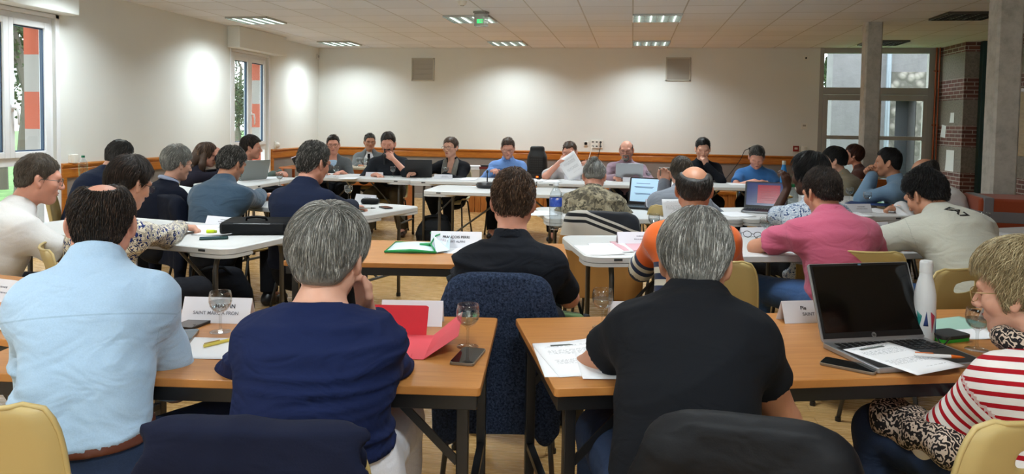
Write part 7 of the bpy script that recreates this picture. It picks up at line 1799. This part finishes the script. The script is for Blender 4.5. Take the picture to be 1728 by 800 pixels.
for k in range(4): MB().box((.008*(-1)**k, .01*k-.01, .225+.016*k), (.20-.01*k, .26, .014), rotm(rz=.08*k)).build('paper_stack', BLANK, r)
r = empty('drawer_box', (at(1126, 300, 12.0)[0], 12.0, SZ), math.pi, 'grey translucent drawer box on the wooden platform', 'drawer box'); MB().box((0, 0, .165), (.26, .30, .33)).build('case', plain('smoke_plastic', '#57554f', .4), r, bevel=.006)
for k in range(3): d = MB().box((0, .152, .06+.105*k), (.235, .012, .09)).build('drawer', plain('drawer_grey', '#77736a', .35), r, bevel=.003); MB().box((0, .162, .06+.105*k), (.07, .012, .016)).build('drawer_pull', DARKM, d)
DW = m_wood('orange_desk_wood', '#8c4a1c', '#a9602c', '#bd7a40', (1, 10, 10), .35)
dx0, dx1, dy = at(588, 277, 11.0)[0], at(702, 279, 11.0)[0], 10.55
r = empty('wooden_desk', ((dx0+dx1)/2, dy, 0), .02, 'wooden desk with orange side panels in the far left corner behind the bearded man', 'desk'); w = dx1-dx0
MB().box((0, 0, .745), (w, .6, .03)).build('desk_top', m_wood('desk_top_pale', '#9b8f78', '#b3a78f', '#c2b8a2'), r, bevel=.003); MB().box((0, -.27, .62), (w-.06, .02, .22)).build('front_panel', DW, r)
for s in (-1, 1): MB().box((s*(w/2-.02), 0, .365), (.035, .58, .73)).build('side_panel', DW, r, bevel=.003)
for q, lab in (((605, 277), 'leftmost of the wine glasses on the wooden desk'), ((614, 277), 'second wine glass from the left on the wooden desk'), ((622, 277), 'third wine glass from the left on the wooden desk'), ((631, 277), 'fourth wine glass from the left on the wooden desk')):
    P = at(*q, dy-.15); wine_glass(P, lab, 1, .7605)
o = sheet(at(686, 277, dy-.1), 12, 'pink card file lying on the wooden desk', plain('magenta_card', '#b05a86', .6), .30, .22, z=.762, name='folder', thick=.02); o['category'] = 'folder'; o['group'] = 'card folders'
P = at(492, 282, 12.0); r = empty('side_table', (P[0]+.22, 12.1, 0), 0, 'small wooden side table in the far left corner', 'side table'); MB().box((0, 0, .62), (.75, .5, .03)).build('top', DW, r, bevel=.003)
for sx in (-1, 1):
    for sy in (-1, 1): MB().box((sx*.33, sy*.21, .3025), (.04, .04, .605)).build('leg', DW, r, bevel=.003)
r = empty('tablet_case', (P[0]+.12, 12.05, .636), .5, 'black folded case with a pale top edge standing on the corner side table', 'case'); o = MB().box((0, 0, .09), (.12, .02, .18)).build('cover', LAPB, r, bevel=.004); o.rotation_euler = (0, -.45, 0); o2 = MB().box((0, 0, .185), (.12, .06, .010)).build('pale_edge', plain('pale_lilac', '#c9c2d4', .5), o)
# cardboard box and bag right of the platform
r = empty('cardboard_box', (2.05, 10.75, 0), .2, 'brown cardboard box on the floor under the far right table', 'box'); MB().box((0, 0, .13), (.36, .30, .26)).build('body', plain('cardboard', '#7a5230', .8), r, bevel=.003); MB().box((0, .0, .263), (.36, .05, .004)).build('tape', plain('tape', '#9a7a50', .4), r)
F = Field(np.array([-.2, -.2, 0]), np.array([.2, .2, .25]), .012); F.ell((0, 0, .07), (.15, .12, .07), None, 0); V, Q = F.mesh(); V = V+normals(V, Q)*(waves(V, 26, 9)*.018)[:, None]; V[:, 2] = np.maximum(V[:, 2], 0); o = np_mesh('plastic_bag', V, Q, plain('crumpled_white', '#cfcfd2', .4)); o.location = (2.05, 10.75, .267); tag(o, 'crumpled white plastic bag on top of the cardboard box', 'bag')
# bags on the floor
def floorbag(p, ang, label, size, mat, seed, strap=True):
    x, y, z = size; F = Field(np.array([-x, -y, -.02]), np.array([x, y, z*1.3]), .012); F.spine(np.array([[0, 0, .03], [0, 0, z*.35], [0, 0, z*.7], [0, 0, z*.98]]), np.tile([1., 0, 0], (4, 1)), np.tile([0, 1., 0], (4, 1)), np.array([x*.52, x*.55, x*.48, x*.36]), np.array([y*.55, y*.55, y*.42, y*.24]), None, .0, 0, 2.8)
    V, Q = F.mesh(); V = V+normals(V, Q)*(waves(V, 16, seed)*.014)[:, None]; V[:, 2] = np.maximum(V[:, 2], .002)
    r = empty('shoulder_bag', (p[0], p[1], 0), math.radians(ang), label, 'bag', 'bags on the floor'); np_mesh('body', V, Q, mat, r)
    m_ = MB(); m_.tube([(-x*.34, -y*.1, z*.9), (-x*.25, -y*.3, z*1.15), (x*.1, -y*.3, z*1.2), (x*.34, -y*.1, z*.9)], .011, 8); m_.build('strap', mat, r, smooth=True)
    m_ = MB(); m_.box((0, -y*.50, z*.42), (x*.6, .015, z*.35)); m_.build('front_pocket', mat, r, bevel=.006); return r
floorbag((-2.30, 8.75), 10, 'black bag on the floor under the table of the woman in the cardigan', (.42, .26, .26), BAG, 2)
floorbag((-2.75, 4.75), 15, 'dark rucksack on the floor under the white table with the laptop bag', (.40, .30, .36), fabric('dark_blue_nylon', '#14161d', folds=.3), 5)
floorbag((-2.35, 5.55), -10, 'black bag on the floor under the table of the man in the navy suit', (.36, .28, .30), BAG, 7)
floorbag((1.05, 4.75), 10, 'dark bag on the floor under the table of the man in the pink polo shirt', (.36, .28, .30), BAG, 11)
r = empty('satchel', (*at(950, 520, 3.55)[:2], 0), math.radians(-20), 'green canvas satchel with black edges standing right of the man in ink blue', 'bag')
GC = fabric('green_canvas', '#5a7048', folds=.2); MB().box((0, 0, .40), (.20, .07, .28)).build('body', GC, r, bevel=.02, seg=3); MB().box((.0, .05, .36), (.23, .06, .34)).build('back_compartment', BAG, r, bevel=.02, seg=3)
m_ = MB(); m_.box((0, -.037, .285), (.205, .012, .06)); m_.build('bottom_trim', plain('black_leatherette', '#17181a', .4), r, bevel=.004); m_ = MB(); m_.cyl((.05, -.043, .285), (.05, -.049, .285), .009, 10); m_.build('stud', CHROME, r)
m_ = MB(); m_.tube([(-.09, .02, .53), (-.06, .02, .62), (.06, .02, .62), (.09, .02, .53)], .008, 8); m_.build('strap', BAG, r, smooth=True)
m_ = MB(); m_.box((0, .03, .10), (.16, .14, .20)); m_.build('lower_pocket', BAG, r, bevel=.015)
# strapped block in front of the pillar
r = empty('padded_block', (3.02, 6.35, 0), math.radians(-8), 'reddish-brown padded block tied with grey straps in front of the near concrete pillar', 'padded block')
BL = fabric('rust_upholstery', '#8a3d22', folds=.1, var=.15)
MB().box((0, 0, .46), (.80, .5, .92)).build('cushion_block', BL, r, bevel=.025, seg=3)
ST_ = fabric('grey_strap', '#6e6a6c', var=.1)
m_ = MB(); m_.box((0, 0, .78), (.812, .512, .085)); m_.build('horizontal_strap', ST_, r, bevel=.01); m_ = MB(); m_.box((-.335, 0, .46), (.07, .514, .932)); m_.build('vertical_strap', ST_, r, bevel=.01)
# wooden bench back behind the woman in the beige coat
r = empty('wooden_bench', (2.85, 9.35, 0), math.radians(15), 'orange wooden bench standing behind the woman in the beige coat', 'bench'); MB().box((0, .16, .72), (.9, .03, .22)).build('backrest', DW, r, bevel=.006); MB().box((0, -.03, .44), (.9, .36, .03)).build('seat', DW, r, bevel=.005)
for sx in (-1, 1): MB().box((sx*.40, .15, .40), (.05, .04, .78)).build('leg', DW, r, bevel=.004); MB().box((sx*.40, -.17, .215), (.05, .04, .43)).build('leg', DW, r, bevel=.004)
# lettering on the back of the pearl-grey T-shirt
b = P32['body']; sh_ = [c for c in b.children if c.name.startswith('shirt')][0]
up = P32['upv']; bk = np.cross(np.array([1., 0, 0]), up); bk = -np.cross(up, np.array([1., 0, 0])); 
Cc = P32['N']-up*.13+np.array([-.02, 0, 0]); nrm = unit(np.array([0, -up[2], up[1]])+up*.25); xr = np.array([1., 0, 0]); uv = np.cross(nrm, xr)
ca, sa = math.cos(math.radians(-62)), math.sin(math.radians(-62)); ex = xr*ca+uv*sa; ey = -xr*sa+uv*ca
Mx = Matrix([[ex[0], ey[0], nrm[0], 0], [ex[1], ey[1], nrm[1], 0], [ex[2], ey[2], nrm[2], 0], [0, 0, 0, 1]])
Mx.translation = Vector(Cc+nrm*.25)
cu = bpy.data.curves.new('t', 'FONT'); cu.body = 'EA7'; cu.size = .066; cu.align_x = 'CENTER'; cu.align_y = 'CENTER'; cu.offset = .0022
tmp = bpy.data.objects.new('t', cu); COL.objects.link(tmp); dg = bpy.context.evaluated_depsgraph_get(); dg.update(); me = bpy.data.meshes.new_from_object(tmp.evaluated_get(dg)); bpy.data.objects.remove(tmp)
bm = bmesh.new(); bm.from_mesh(me); bmesh.ops.triangulate(bm, faces=bm.faces)
for _ in range(3): bmesh.ops.subdivide_edges(bm, edges=[e for e in bm.edges if e.calc_length() > .008], cuts=1)
from mathutils.bvhtree import BVHTree
tree_ = BVHTree.FromPolygons([v.co.copy() for v in sh_.data.vertices], [tuple(p.vertices) for p in sh_.data.polygons])
for v in bm.verts:
    p = Mx @ v.co; hit = tree_.ray_cast(p, Vector(-nrm), .6); v.co = (hit[0]+Vector(nrm)*.0018) if hit[0] else p-Vector(nrm)*.17
bm.to_mesh(me); bm.free(); o = link('lettering', me, plain('shirt_print_black', '#141416', .6), sh_)
fonts_to_mesh()
P_ = at(1270, 249, BACK); wallbox('power_socket', (P_[0], BACK, P_[2]), (.13, .09), PLAST, 'white socket box on the wall above the head of the man in the blue T-shirt', 'socket', extra=lambda r: MB().cyl((-.03, -.018, -.01), (-.06, -.05, -.02), .02, 12).build('plug', BLACKM, r))
cable('cable', [(P_[0]-.06, BACK-.05, P_[2]-.02), (P_[0]-.14, BACK-.05, P_[2]-.06), (P_[0]-.20, BACK-.05, P_[2]-.20), (P_[0]-.34, BACK-.04, P_[2]-.42), (P_[0]-.60, BACK-.05, .30)], .006, BLACKM, 'black cable drooping from the socket above the man in the blue T-shirt')
